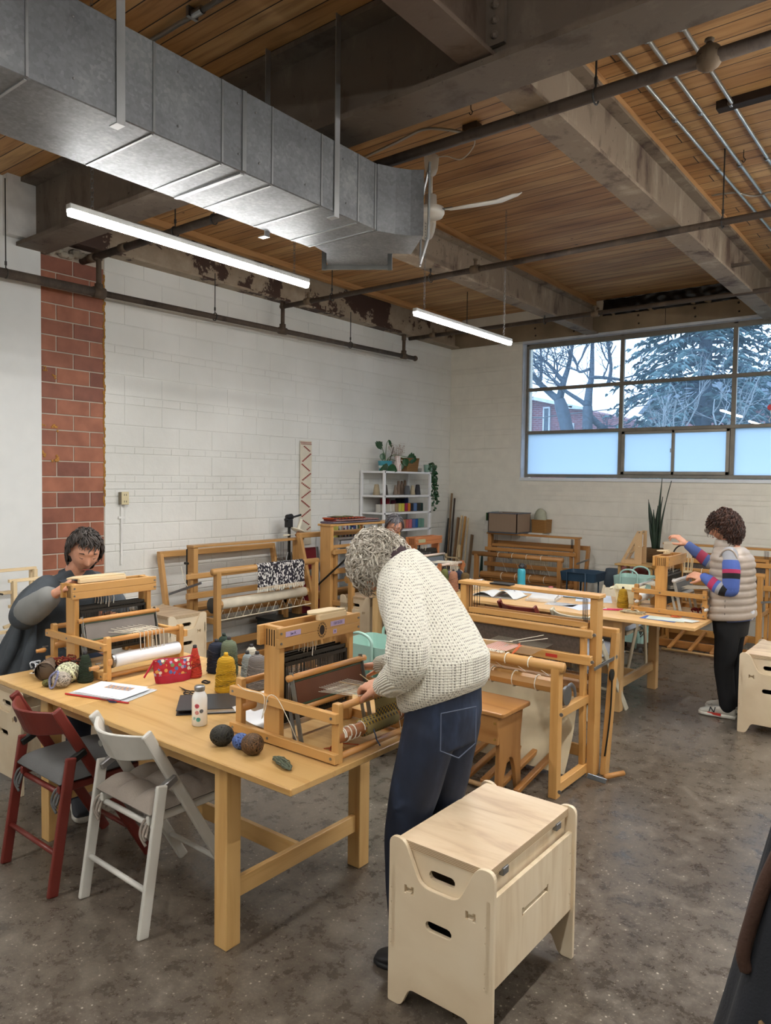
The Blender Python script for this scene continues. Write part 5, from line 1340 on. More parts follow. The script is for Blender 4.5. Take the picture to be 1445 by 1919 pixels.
# grey bag
gb = MB().ball((0, 0, .35), (.12, .09, .37), 16, 12, fn=lambda p: V((p.x, p.y, max(0, min(.70, p.z)))))
o = single('laundry_bag', MB().loft([((0,0,0), (.11,0,0), (0,.09,0), .6), ((0,0,.1), (.13,0,0), (0,.10,0), .6), ((.01,0,.45), (.125,0,0), (0,.1,0), .6), ((0,0,.62), (.12,0,0), (0,.09,0), .6), ((0,0,.70), (.10,0,0), (0,.07,0), .6)], 20), plain('4c5a66', .8, var=.06, bump=.4, bscale=12), 'dark grey-blue fabric bag standing by the window wall', 'bag', smooth=True); o.location = (2.66, -.33, 0)

# ================================================================== white shelf unit against left wall
sh = thing('shelf_unit', 'white open shelf unit in the corner full of yarn', 'shelf', (.22, -1.58, 0)); SW = plain('e0e1e3', .45, var=.01)
y0, y1, x0, x1 = -2.07, -1.06, .02, .41
for (x, y) in ((x0, y0), (x1-.03, y0), (x0, y1-.03), (x1-.03, y1-.03)): obj('post', MB().box(x, x+.03, y, y+.03, 0, 1.87), SW, sh, bevel=.002)
SHZ = [1.85, 1.55, 1.335, 1.115, .80, .45, .12]
for z in SHZ: obj('shelf_board', MB().box(x0, x1, y0+.002, y1-.002, z-.012, z+.012), SW, sh, bevel=.002)
obj('back_brace', MB().box(x0, x0+.006, (y0+y1)/2-.02, (y0+y1)/2+.02, .1, 1.85), plain('9c9fa3', .5), sh)
z2, z3, z4 = 1.5625, 1.3475, 1.1275
def mini(x, y, z, h, r0, r1, col, label, grp): 
    o = single('yarn_cone', MB().lathe((0,0,0), [(r0*.95,0), (r0,.006), (r1,h*.96), (r1*.6,h), (0,h)], 18), yarn(col), label, 'yarn', group=grp, smooth=True); o.location = (x, y, z)
for (x, y, h, r0, r1, c, l) in ((.22, -1.985, .135, .048, .028, 'b9a98c', 'cream cone at the left end of the cone shelf'), (.24, -1.835, .13, .04, .022, '5a5450', 'dark taupe cone beside the cream one, behind the shelf post'), (.22, -1.60, .125, .03, .012, '8b7a6b', 'slim brown cone alone in the middle of the cone shelf'),
    (.12, -1.40, .185, .032, .016, '8a7666', 'tall slim brown cone at the back of the cone shelf'), (.12, -1.33, .18, .03, .016, '7c695b', 'second tall brown cone at the back of the cone shelf'), (.12, -1.26, .19, .03, .018, '75604f', 'third tall brown cone at the back, beside the white wall gap'), (.26, -1.395, .12, .042, .03, '66686c', 'mid grey cone in front of the tall brown ones'), (.27, -1.29, .125, .038, .02, 'c2b497', 'pale straw cone on the cone shelf'), (.28, -1.19, .135, .042, .026, '3c3d42', 'charcoal cone at the right end of the cone shelf')):
    mini(x, y, z2, h, r0, r1, c, l, 'cones on the second shelf')
def spool(y, z, col, h=.115, r=.042, x=.28, grp='yarn spools on the white shelf', label=None, c=[0]):
    c[0] += 1
    o = single('yarn_spool', MB().lathe((0,0,0), [(r*.9,0), (r,.006), (r,h-.006), (r*.9,h), (0,h)], 16), yarn(col), label, 'yarn', group=grp, smooth=True); o.location = (x, y, z)
for k, y in enumerate((-2.02, -1.965, -1.905, -1.85, -1.795, -1.735)): spool(y, z3, 'c9c4b8' if k % 2 else 'd0cdc4', r=.034, h=.10, label='short white-cream spool in the row on the third shelf', grp='white spools on the third shelf')
for y, c, l in ((-1.66, 'a58b6b', 'tan spool next to the white ones on the third shelf'), (-1.60, 'd1cc62', 'pale yellow spool, left of two, on the third shelf'), (-1.53, 'c9bf45', 'yellow spool, right of two, on the third shelf'), (-1.46, '9c2a4c', 'magenta spool between yellow and orange ones'), (-1.40, 'cf7a24', 'orange spool on the third shelf'), (-1.335, '171a26', 'black spool beside the orange one'), (-1.255, '5f7ba6', 'blue-grey spool on the third shelf'), (-1.17, '33352f', 'dark olive spool at the right end of the third shelf'), (-1.115, '17332f', 'dark teal spool by the right shelf post')):
    spool(y, z3, c, label=l, r=.034, h=.105, grp='coloured spools on the third shelf')
for y, c, l in ((-1.74, '9c2a38', 'crimson spool stacked at the back of the third shelf'), (-1.66, 'a83240', 'second crimson spool at the back of the third shelf'), (-1.52, '5a1c34', 'burgundy spool at the back of the third shelf'), (-1.42, '15172a', 'midnight blue spool at the back of the third shelf'), (-1.34, '141833', 'navy spool at the back of the third shelf'), (-1.25, '2a4072', 'denim blue spool at the back of the third shelf')):
    spool(y, z3, c, h=.165 if '5a1c' not in c else .14, r=.036, x=.13, label=l, grp='tall spools at the back of the third shelf')
for y, c, l in ((-1.50, 'bd8460', 'peach spool on the fourth shelf, right of the seated knitter'), (-1.43, 'c2655c', 'coral spool on the fourth shelf'), (-1.36, 'c46e78', 'pink spool on the fourth shelf'), (-1.285, '56689c', 'periwinkle spool on the fourth shelf'), (-1.225, '1f5a9c', 'strong blue spool on the fourth shelf'), (-1.155, '6a9384', 'sea green spool, left of two, on the fourth shelf'), (-1.085, '719a8b', 'sea green spool, right of two, on the fourth shelf'), (-1.98, 'a39a86', 'beige spool behind the loom top on the fourth shelf'), (-1.90, 'b5ad9a', 'cream spool behind the loom top on the fourth shelf')):
    spool(y, z4, c, label=l, r=.034, h=.115, grp='coloured spools on the fourth shelf')
# dark things on the fifth shelf
zz = .8125
for (y, c, l) in ((-1.5, '33302c', 'dark spool on the lowest visible shelf'), (-1.40, 'b98a24', 'mustard spool on the lowest visible shelf'), (-1.3, '2a2c2c', 'black spool on the lowest visible shelf')): spool(y, zz, c, label=l, r=.04, h=.13, grp='spools on the fifth shelf')
sm_ = thing('sewing_machine', 'small black device on the lowest visible shelf', 'machine', (.22, -1.17, zz), world=False)
obj('machine_body', MB().box(-.06, .08, -.05, .05, 0, .05).box(-.06, .08, .02, .05, .05, .15).box(-.06, .08, -.06, .05, .13, .18), plain('1c1d20', .4), sm_, bevel=.008)
# things on top
zt = 1.8625
pt = thing('potted_monstera', 'leafy plant in a turquoise painted pot on top of the shelf', 'plant', (.22, -1.82, zt), world=False)
obj('pot', MB().lathe((0,0,0), [(.07,0), (.075,.004), (.092,.13), (.088,.13), (.07,.02)], 24), plain('3f8fa0', .5, var=.05), pt, smooth=True)
obj('pot_band', MB().lathe((0,0,0), [(.0795,.035), (.0845,.07)], 24), plain('d2ddd8', .6), pt, smooth=True)
obj('soil', MB().lathe((0,0,0), [(.085,.115), (0,.12)], 20), plain('2d2218', .9), pt)
LEAF = plain('1f4a2a', .35, var=.15, nscale=6); LEAFD = plain('20402a', .4, var=.12)
def leaf(c, d, up, L, W_, mb=None, split=True, cup=.15):
    mb = mb or MB(); d = V(d).normalized(); u = V(up); s = d.cross(u).normalized(); u = s.cross(d); n = 12; vs = []; fs = []
    for i in range(n+1):
        t_ = i/n; w = W_/2*(sin(pi*min(1, t_*1.02))**.6)*(1.25-.6*t_)
        if split and i % 3 == 2: w *= .72
        mid = V(c)+d*(t_*L)+u*(-cup*L*t_*t_)
        for q, z in ((-1, .10), (-.5, .03), (0, 0), (.5, .03), (1, .10)): vs.append(mid+s*(w*q)+u*(z*W_))
    for i in range(n):
        for k in range(4): fs.append((i*5+k, i*5+k+1, (i+1)*5+k+1, (i+1)*5+k))
    return mb.add(vs, fs)
cam_dir = V((.62, -.78, .1))
for (tip, L, W_, d, lab) in (((.0, -.155, .30), .13, .13, (.2, -.1, .1), 'upper'), ((.0, -.06, .22), .09, .07, (.1, -.1, -.6), 'mid'), ((.03, .035, .40), .12, .035, (0, .45, -.8), 'thin'), ((.10, .33, .19), .17, .15, (.15, .5, -.1), 'big'), ((.12, .25, .17), .11, .09, (.1, .1, -.5), 'b2'), ((.1, .22, .10), .08, .06, (.1, -.1, -.6), 'b3'), ((.05, -.12, .04), .15, .15, (.5, -.3, -.1), 'low'), ((.10, -.06, .05), .13, .12, (.5, .1, -.2), 'low2')):
    m_ = leaf(tip, d, cam_dir, L, W_, split=lab in ('upper', 'big')); lo = obj('leaf', m_, LEAF, pt, smooth=True)
    obj('leaf_stalk', MB().tube(smoothpath([(0, 0, .11), (tip[0]*.3, tip[1]*.35, .11+(tip[2]-.11)*.6+.05), tip]), .004, 5), plain('4a6a3c', .5), lo, smooth=True)
obj('support_stick', MB().cyl((.02, .05, .10), (.06, .10, .31), .006, n=7), plain('3a3026', .8), pt)
pj = thing('pitcher', 'white pitcher with red grid pattern beside the turquoise pot', 'pitcher', (.28, -1.64, zt), world=False)
def gridmat():
    n = NT('grid_glaze'); tc = n.co(); br = n.N('ShaderNodeTexBrick'); mp = n.co(rot=(pi/2, 0, 0)); n.L(mp, 0, br, 0); br.inputs['Scale'].default_value = 1; br.offset = 0
    br.inputs['Brick Width'].default_value = .016; br.inputs['Row Height'].default_value = .016; br.inputs['Mortar Size'].default_value = .0012; br.inputs[1].default_value = br.inputs[2].default_value = lin('ddd6d0'); br.inputs[3].default_value = lin('a5605c')
    n.L(br, 0, n.b, 'Base Color'); n.set(Roughness=.3); return n.m
obj('pitcher_body', MB().lathe((0,0,0), [(.045,0), (.052,.01), (.05,.08), (.04,.13), (.04,.17), (.046,.20), (.043,.20)], 24), gridmat(), pj, smooth=True)
obj('pitcher_handle', MB().tube(smoothpath([(.03,.035,.05), (.045,.075,.07), (.045,.08,.12), (.03,.04,.15)]), .006, 8), plain('ddd8d2', .3), pj, smooth=True)
dr = MB(); rr = random.Random(5)
for k in range(40):
    a = rr.uniform(0, 6.3); e = V((.07*cos(a), .12*sin(a)-.03, .27+rr.uniform(-.03, .08))); dr.tube([(0, 0, .18), e*.7+V((0,0,.03)), e], .0012, 3)
    for j in range(5): dr.ball(e+V((rr.uniform(-.02, .02), rr.uniform(-.03, .03), rr.uniform(-.03, .02))), .004, 5, 4)
obj('dried_stems', dr, plain('a59488', .9), pj)
def wick(c1='9c7748', c2='7a5730', s=70):
    n = NT('wicker'); co = n.co(scale=(s*.6, s*.6, s)); wv = n.N('ShaderNodeTexWave', bands_direction='Z'); n.L(co, 0, wv, 0); wv.inputs['Scale'].default_value = .5; wv.inputs['Distortion'].default_value = 3
    r = n.ramp(wv, 0, [(.2, c2), (.7, c1)]); n.L(r, 0, n.b, 'Base Color'); n.set(Roughness=.7); n.bump(wv, 0, .8, .006); return n.m
WK = wick()
def basket(loc, W_, D_, H, label, tp=.85, mat=None, rz=0):
    t = thing('basket', label, 'basket', loc, rz, world=False); mb = MB()
    def ring(s, z): return [(x*s, y*s, z) for x, y in rounded([(-W_/2,-D_/2), (W_/2,-D_/2), (W_/2,D_/2), (-W_/2,D_/2)], .03, 3)]
    rs_ = [ring(tp, 0), ring(1, H), ring(.93, H), ring(tp*.92, .01)]; n = len(rs_[0]); vs = [p for r in rs_ for p in r]
    fs = [(i*n+k, i*n+(k+1) % n, (i+1)*n+(k+1) % n, (i+1)*n+k) for i in range(3) for k in range(n)]+[tuple(range(n-1,-1,-1)), tuple(3*n+k for k in range(n))]
    obj('woven_wall', mb.add(vs, fs), mat or WK, t)
    rim = ring(.985, H); obj('rim', MB().tube([V(p) for p in rim]+[V(rim[0])], .006, 6, cap=False), mat or WK, t, smooth=True); return t
basket((.24, -1.36, zt), .20, .27, .175, 'straw-coloured wicker basket on top of the white shelf')
single('small_cup', MB().lathe((0,0,0), [(.03,0), (.034,.05), (.03,.05), (.027,.01)], 18), plain('7b7974', .6), 'tiny grey cup on the shelf top beside the wicker basket', 'cup', smooth=True).location = (.30, -1.19, zt)
iv = thing('trailing_ivy', 'trailing ivy in a pale green pot at the right end of the shelf', 'plant', (.33, -1.02+.0, zt), world=False)
obj('pot', MB().lathe((0,0,0), [(.05,0), (.056,.006), (.066,.10), (.062,.10), (.05,.02)], 20), plain('8cab9d', .3), iv, smooth=True)
rr = random.Random(21); vn = MB(); lf = MB()
for k in range(9):
    a = rr.uniform(-.6, 1.9); pts = [V((0, 0, .10)), V((.06*cos(a), .07*sin(a), .12))]; L = rr.uniform(.35, .72) if k > 2 else rr.uniform(.1, .25)
    x, y = .085*cos(a)+.0, .095*sin(a)+.01; n = int(L/.05)+2
    for j in range(n): pts.append(V((x+rr.uniform(-.012, .012)+.01*j*.2, y+rr.uniform(-.015, .015)+.004*j, .10-L*(j+1)/n)))
    vn.tube(smoothpath(pts, 4), .0022, 4)
    for p in smoothpath(pts, 2)[1:]:
        for q in range(1):
            d = V((rr.uniform(-1, 1), rr.uniform(-1, 1), rr.uniform(-1.2, .1))); leaf(p, d, V((.6, -.7, .4))+V((rr.gauss(0, .3), rr.gauss(0, .3), rr.gauss(0, .3))), rr.uniform(.032, .05), rr.uniform(.03, .042), lf, False)
obj('vine', vn, plain('4a5a34', .6), iv); fo_ = obj('foliage', lf, plain('1f4527', .4, var=.2, nscale=12), iv, smooth=True)
# ================================================================== low white book shelf + books
bs = thing('book_shelf', 'low white shelf with a row of books behind the tall loom', 'shelf', (.2, -2.5, 0))
obj('shelf_top', MB().box(.02, .37, -2.86, -2.12, 1.055, 1.08), SW, bs, bevel=.003)
for y in (-2.86, -2.145): obj('side_panel', MB().box(.02, .37, y, y+.025, 0, 1.055), SW, bs, bevel=.002)
for z in (.1, .4, .72, .96): obj('shelf_board', MB().box(.03, .365, -2.835, -2.145, z, z+.02), SW, bs)
obj('drawer_front', MB().box(.365, .378, -2.82, -2.16, .965, 1.045), plain('dfe3ea', .4, var=.01), bs, bevel=.003)
rr = random.Random(12); y = -2.84; cols = ['b8b45c', '24211f', 'c8c6c0', '8d9b8f', 'a8776b', '3e4650', 'c9c6c2', '7d6a8c', '2c2c30', 'd6d2ca', '4a7a94', '24343a', 'c2bdb5', '2a336e', '39414a', 'd0ccc5', '3c4a34', '8d8136', 'b06a3e', '6b4a30', 'c8b48c', '2f2a28']
names = ['lime', 'black', 'light grey', 'sage', 'rose brown', 'slate', 'off-white', 'mauve', 'charcoal', 'ivory', 'steel blue', 'dark teal', 'pale stone', 'royal blue', 'blue-grey', 'cream', 'moss', 'olive gold', 'rust orange', 'brown', 'straw', 'dark umber']
for c, nm_ in zip(cols, names):
    w_ = rr.uniform(.016, .032); h = rr.uniform(.10, .155); d = rr.uniform(.14, .2)
    t = single('book', MB().box(.33-d, .33, y, y+w_, 1.081, 1.081+h), plain(c, .6, var=.03), nm_+' spined book in the row on the low shelf', 'book', group='books on the low white shelf', bevel=.0015, loc=(.3, y, 1.08)); y += w_+.001
cd_ = thing('framed_card', 'small card with turquoise block standing beside the books', 'card', (.30, -2.19, 1.081), world=False)
obj('card_board', MB().box(0, .006, -.055, .055, 0, .085), plain('dfe3e4', .6), cd_); obj('card_print', MB().box(.006, .007, -.04, .04, .01, .05), plain('2f93ad', .6), cd_)
# textiles on the tall loom
def stripes(c1, c2, c3, sc, nm='stripes', d='Y'):
    n = NT(nm); wv = n.N('ShaderNodeTexWave', bands_direction=d); n.L(n.co(), 0, wv, 0); wv.inputs['Scale'].default_value = sc; wv.inputs['Distortion'].default_value = .6; wv.inputs['Detail Scale'].default_value = 8
    r = n.ramp(wv, 0, [(0, c1), (.4, c2), (.7, c3)], 'CONSTANT'); n.L(r, 0, n.b, 'Base Color'); n.set(Roughness=.95); return n.m
zc = 1.286
def folded(y0, y1, x0, x1, z, h, mat, label, seed=0):
    t = thing('folded_textile', label, 'textile', ((x0+x1)/2, (y0+y1)/2, z), group=None); mb = MB()
    n = 18; L = []
    def P(u, v):
        a = 2*pi*v; cx = cos(a); cz = sin(a); ex = math.copysign(abs(cx)**.5, cx); ez = math.copysign(abs(cz)**.6, cz)
        return V(((x0+x1)/2+(x1-x0)/2*ex, y0+(y1-y0)*u, z+h/2+h/2*ez+.003*sin(u*9+seed)*(1 if ez > 0 else 0)))
    mb.sheet(P, n, 20); vs0 = [P(0, k/20) for k in range(20)]; mb.add(vs0, [tuple(range(20))]); mb.add([P(1, k/20) for k in range(20)], [tuple(reversed(range(20)))])
    obj('cloth_fold', mb, mat, t, smooth=True); return t
folded(-3.52, -2.74, .70, .89, zc, .022, stripes('3a3340', 'b9b0b4', '5a5060', 40, 'stripe1'), 'grey and purple striped cloth at the bottom of the pile on the tall loom', 1)
folded(-3.47, -2.76, .70, .885, zc+.023, .022, stripes('8a3d3a', 'd9c8bc', '2b2328', 30, 'stripe2'), 'red and white patterned cloth in the middle of the pile on the tall loom', 2)
folded(-3.50, -2.98, .71, .87, zc+.046, .018, stripes('a5431f', 'b84c24', '3a2a26', 6, 'stripe3'), 'rust orange cloth on top of the pile on the tall loom', 3)
folded(-3.44, -3.17, .72, .86, zc+.065, .010, stripes('6e6a3a', '8b8550', '2a2624', 8, 'stripe4'), 'small olive cloth topmost on the tall loom', 4)
# ================================================================== wall hanging
wh = thing('wall_hanging', 'long narrow cream wall hanging with red stitched zigzag', 'wall hanging', (0, -3.04, 1.6))
obj('hanging_cloth', MB().sheet(lambda u, v: V((.012+.003*sin(v*9), -3.135+.192*u+.0*v, 2.19-1.2*v)), 3, 30), plain('cfc8b6', .95, var=.03, bump=.3, bscale=150), wh, smooth=True)
stt = MB(); rr = random.Random(14); v = .05; uu = .3; du_ = .11
RED = plain('8c3a34', .9)
while v < .86:
    stt.box(.0162, .0175, -3.135+.192*uu, -3.135+.192*uu+.024, 2.19-1.2*v-.013, 2.19-1.2*v)
    uu += du_; v += .010
    if uu > .82 or uu < .12: du_ = -du_*rr.uniform(.8, 1.2); v += .02; uu = max(.12, min(.82, uu))
for k in range(10):
    for j in range(2): stt.box(.0162, .0175, -3.128+.018*k+.006*j, -3.118+.018*k+.006*j, 2.165-.018*j, 2.176-.018*j)
obj('red_stitching', stt, RED, wh)['kind'] = 'stuff'
# ================================================================== tripod with ball winder
tr_ = thing('tripod', 'black and silver tripod by the wall behind the wide loom', 'tripod', (.22, -3.50, 0), world=False)
for k in range(3):
    a = 2*pi*k/3+.5; obj('leg', MB().cyl((.02*cos(a), .02*sin(a), .95), (.16*cos(a), .24*sin(a), 0), .012, .010), GREYMETAL, tr_)
obj('centre_column', MB().cyl((0, 0, .85), (0, 0, 1.24), .016), BLACKMETAL, tr_); 
obj('tripod_head', MB().box(-.03, .03, -.045, .03, 1.22, 1.31).cyl((0, -.06, 1.30), (0, .05, 1.33), .022).cyl((0, -.04, 1.33), (0, .04, 1.34), .03), plain('17181a', .5), tr_, bevel=.006)
obj('pan_handle', MB().tube([(0, .0, 1.335), (.02, .06, 1.335), (.04, .14, 1.355)], .011, 8), plain('17181a', .5), tr_, smooth=True)
bw = thing('ball_winder', 'cream plastic yarn ball winder clamped to the tripod', 'yarn winder', (.28, -3.43, 1.13), world=False)
Mw = Matrix.Rotation(radians(-24), 4, 'X')
obj('winder_plate', MB().join(MB().lathe((0,0,0), [(.0,-.01), (.07,0), (.085,.012), (.07,.012), (.02,.006)], 24), Matrix.Translation((0,0,.05)) @ Mw), plain('e3dfcc', .4), bw, smooth=True)
obj('winder_core', MB().join(MB().lathe((0,0,0), [(.03,.012), (.02,.03), (.018,.14), (.0,.145)], 18), Matrix.Translation((0,0,.05)) @ Mw), plain('e3dfcc', .4), bw, smooth=True)
obj('winder_crank', MB().tube([(0,-.03,.02), (0,-.10,.015), (0,-.13,.015)], .004, 6).cyl((0,-.21,.012), (0,-.13,.014), .011), plain('e3dfcc', .4), bw)
obj('clamp_knob', MB().cyl((-.01,.0,.0), (.03,.0,.03), .028), plain('8a5230', .5), bw)
# red folded chairs leaning at the wall
rc = thing('folded_chair', 'folded red chair leaning against the left wall behind the wide loom', 'chair', (.12, -3.15, 0), world=False)
RP = plain('8c1f2a', .45); 
for y in (-.20, .16): obj('frame_tube', MB().tube([(.16, y, 0), (.02, y+.02, .97)], .013, 8), plain('8a8c90', .4, .7), rc, smooth=True)
obj('seat_panel', MB().bar((.13, -.02, .25), (.06, -.02, .65), .32, .02, up=(1,0,0)), RP, rc, bevel=.008); obj('back_panel', MB().bar((.05, -.02, .72), (.02, -.02, .97), .34, .02, up=(1,0,0)), RP, rc, bevel=.01)
db = thing('storage_box', 'dark green box on the floor behind the wide loom', 'box', (.05, -3.9, 0), world=False)
obj('box_wall', MB().box(.1, .42, 0, .42, 0, .26), plain('2c3230', .5), db, bevel=.01); obj('box_lid', MB().box(.09, .43, -.01, .43, .26, .285), plain('262b2a', .4), db, bevel=.006)
# ================================================================== cabinet near window wall
ca = thing('white_cabinet', 'white cabinet against the window wall behind the far loom', 'cabinet', (1.2, -.22, 0))
CWm = plain('dcdad2', .45, var=.01)
obj('cabinet_body', MB().box(.74, 1.62, -.23, -.02, .05, 1.05), CWm, ca, bevel=.003); obj('cabinet_top', MB().box(.73, 1.63, -.25, -.01, 1.05, 1.075), CWm, ca, bevel=.003); obj('plinth', MB().box(.76, 1.6, -.21, -.03, 0, .05), plain('a5a39c', .5), ca)
for x in (.745, 1.185):
    d = obj('door', MB().box(x, x+.43, -.248, -.23, .06, 1.04), CWm, ca, bevel=.003); obj('handle', MB().box(x+.40 if x < 1 else x+.02, x+.41 if x < 1 else x+.03, -.26, -.248, .7, .82), GREYMETAL, d)
bx = thing('striped_box', 'brown striped open box with grey lining on the far loom and cabinet', 'box', (1.16, -.44, 1.076))
SB = stripes('8a7460', '6f5b49', '9c8874', 26, 'box_stripes', 'X'); bb = MB(); X0_, X1_, Y0_, Y1_, Zb, Zt_ = 1.01, 1.44, -.58, -.20, 1.077, 1.335
bb.box(X0_, X1_, Y0_, Y0_+.01, Zb, Zt_).box(X0_, X1_, Y1_-.01, Y1_, Zb, Zt_).box(X0_, X0_+.01, Y0_, Y1_, Zb, Zt_).box(X1_-.01, X1_, Y0_, Y1_, Zb, Zt_).box(X0_, X1_, Y0_, Y1_, Zb, Zb+.01)
obj('box_wall', bb, SB, bx)
e = MB()
for (a, b) in (((X0_, Y0_), (X1_, Y0_)), ((X1_, Y0_), (X1_, Y1_)), ((X1_, Y1_), (X0_, Y1_)), ((X0_, Y1_), (X0_, Y0_))):
    for z in (Zt_, Zb): e.bar((*a, z), (*b, z), .016, .010)
obj('box_piping', e, plain('56606e', .7), bx)
basket((1.57, -.13, 1.076), .22, .20, .17, 'wicker basket on the cabinet beside the striped box', .95, wick('b5864a', '8c6233'))
o = single('cotton_bag', MB().ball((0,0,0), (.085, .07, .13), 14, 10, fn=lambda p: p+V((.01*noise.noise(p*30), .01*noise.noise(p*25), .008*noise.noise(p*20)))), plain('a5a794', .9, var=.08), 'crumpled grey-green cloth bag in the wicker basket', 'bag', smooth=True); o.location = (1.55, -.13, 1.27)
fd = thing('magazine_file', 'white file box holding folders beside the striped box', 'file box', (.84, -.13, 1.076), world=False)
obj('file_box', MB().box(-.09, .05, -.1, .1, 0, .13), plain('dddbd3', .5), fd, bevel=.002)
for k, c in enumerate(('3f5a34', '20262c', 'c9ccc8', 'a9b3ad')): obj('folder_sheet', MB().box(-.075+k*.03, -.06+k*.03, -.09, .09, .02, .24+.008*k), plain(c, .5), fd)
# ================================================================== corner sticks
def stick(p, q, w_, h_, mat, label, name='wooden_stick', cat='stick'):
    o = single(name, MB().bar(p, q, w_, h_, up=(1,0,0)), mat, label, cat, bevel=.002, loc=p); return o
for (p, q, w_, h_, m_, l) in (((.10, -.22, 0), (.07, -.03, 1.57), .03, .02, DRIFT, 'tallest brown wooden stick leaning in the corner'), ((.16, -.25, 0), (.12, -.03, 1.50), .022, .02, plain('3a302a', .7), 'tall thin dark stick leaning in the corner'), ((-.0+.06, -.3, 0), (.05, -.05, 1.20), .05, .03, plain('2a2c2e', .6), 'black flat stick leaning left in the corner'), ((.22, -.28, 0), (.19, -.03, 1.22), .05, .02, wood('8a6a4a', '6e5238', .7), 'brown board leaning in the corner'),
    ((.27, -.30, 0), (.25, -.03, 1.25), .045, .015, RAW, 'pale notched wooden board leaning in the corner'), ((.32, -.27, 0), (.31, -.03, 1.24), .04, .02, wood('b98a4c', '96692f', .6), 'golden wooden board leaning in the corner'), ((.40, -.24, 0), (.36, -.03, 1.22), .02, .012, RAW, 'thin pale slat leaning right in the corner'), ((.46, -.24, 0), (.43, -.03, .98), .06, .02, DRIFT, 'weathered grey-brown board leaning against the window wall'), ((.62, -.14, 0), (.62, -.03, .74), .09, .01, plain('24443c', .6), 'dark green board leaning beside the white cabinet'), ((.54, -.24, 0), (.52, -.05, .62), .03, .02, RAW, 'short pale stick leaning beside the dark green board')):
    stick(p, q, w_, h_, m_, l)
rk = thing('wooden_rack', 'small rack of pale turned wooden parts standing in the corner', 'rack', (.32, -.42, 0), world=False)
for x in (-.10, .12): obj('rack_post', MB().box(x, x+.025, 0, .03, 0, .72 if x < 0 else .86), RAW, rk, bevel=.002)
for z in (.2, .45, .66): obj('rack_rail', MB().box(-.10, .145, .0, .02, z, z+.02), RAW, rk, bevel=.002)
for k in range(4): obj('turned_spool', MB().lathe((.03, -.02, .22+k*.11), [(.04,0), (.045,.012), (.02,.03), (.045,.05), (.04,.06), (0,.06)], 16), wood('b3803f', '8f5f2a', .5), rk, smooth=True)
# ================================================================== warping frames at left
wf_ = thing('warping_frame', 'pale wooden warping frame standing by the board wall', 'warping frame', (.6, -6.65, 0)); RW = RAW
for (x, y) in ((.60, -6.66), (.66, -6.68), (.40, -6.40), (.30, -6.38)):
    obj('frame_post', MB().box(x-.012, x+.016, y-.012, y+.016, 0, .99 if x > .5 else 1.03), RW, wf_, bevel=.002)
for (p, q) in (((.62, -6.70, .985), (.62, -6.05, .985)), ((.60, -6.95, .90), (.60, -6.66, .90)), ((.62, -7.4, .62), (.62, -6.66, .62)), ((.62, -6.70, .80), (.62, -6.45, .80)), ((.34, -7.3, 1.03), (.34, -6.36, 1.03)), ((.36, -6.62, .60), (.36, -6.35, .66)), ((.34, -7.3, .40), (.34, -6.2, .40)), ((.58, -7.4, .9), (.58, -6.67, .9))):
    obj('frame_rail', MB().bar(p, q, .028, .022), RW, wf_, bevel=.002)
pg = MB()
for (y, z) in ((-6.76, .90), (-6.72, .62), (-6.52, .80)): pg.cyl((.62, y, z), (.655, y, z), .007, n=8)
obj('peg', pg, plain('2a2622', .6), wf_)
single('cardboard_sheet', MB().box(.1, .5, -7.6, -6.75, .0, .02), plain('a37b52', .8), 'brown board lying on the floor by the board wall', 'board')
# ================================================================== side table, raddle stand, snake plant, basket
sd = thing('side_table', 'small wooden side table with a pale A-frame stand on it', 'table', (2.94, -1.08, 0), world=False)
obj('table_top', MB().box(0, .44, 0, .36, .83, .85), TABLE, sd, bevel=.003)
for x in (.03, .38):
    for y in (.03, .30): obj('leg', MB().box(x, x+.03, y, y+.03, 0, .83), TABLE, sd)
af = thing('bobbin_rack', 'pale A-shaped wooden bobbin stand near the snake plant', 'bobbin rack', (2.97, -.98, .851), world=False)
for y in (0, .15): 
    tri = shape2d(rounded([(0,0), (.24,0), (.24,.37), (.185,.37)], .005, 1), [[(.055,.045), (.16,.045), (.16,.235)]], .012)
    obj('side_board', MB().join(tri, Matrix.Translation((0, y, 0)) @ Matrix.Rotation(pi/2, 4, 'X')), wood('c7a67c', 'b8946a', .6), af)
for (x, z) in ((.21, .355), (.11, .20), (.09, .12), (.21, .20)): obj('cross_rod', MB().cyl((x, -.02, z), (x, .17, z), .006, n=8), GREYMETAL if z > .3 else RAW, af)
obj('hanging_tag', MB().box(.20, .225, .07, .074, .19, .33), PAPER, af)
sn = thing('snake_plant', 'tall snake plant in a woven pot by the window wall', 'plant', (3.15, -.36, 0), world=False)
obj('plant_stand', MB().box(-.12, .12, -.12, .12, 0, .82), plain('b8b5ab', .6), sn)
obj('woven_pot', MB().lathe((0,0,.82), [(.09,0), (.11,.08), (.115,.17), (.10,.17), (.09,.05)], 20), wick('8a6a44', '5f4528'), sn, smooth=True)
rr = random.Random(6)
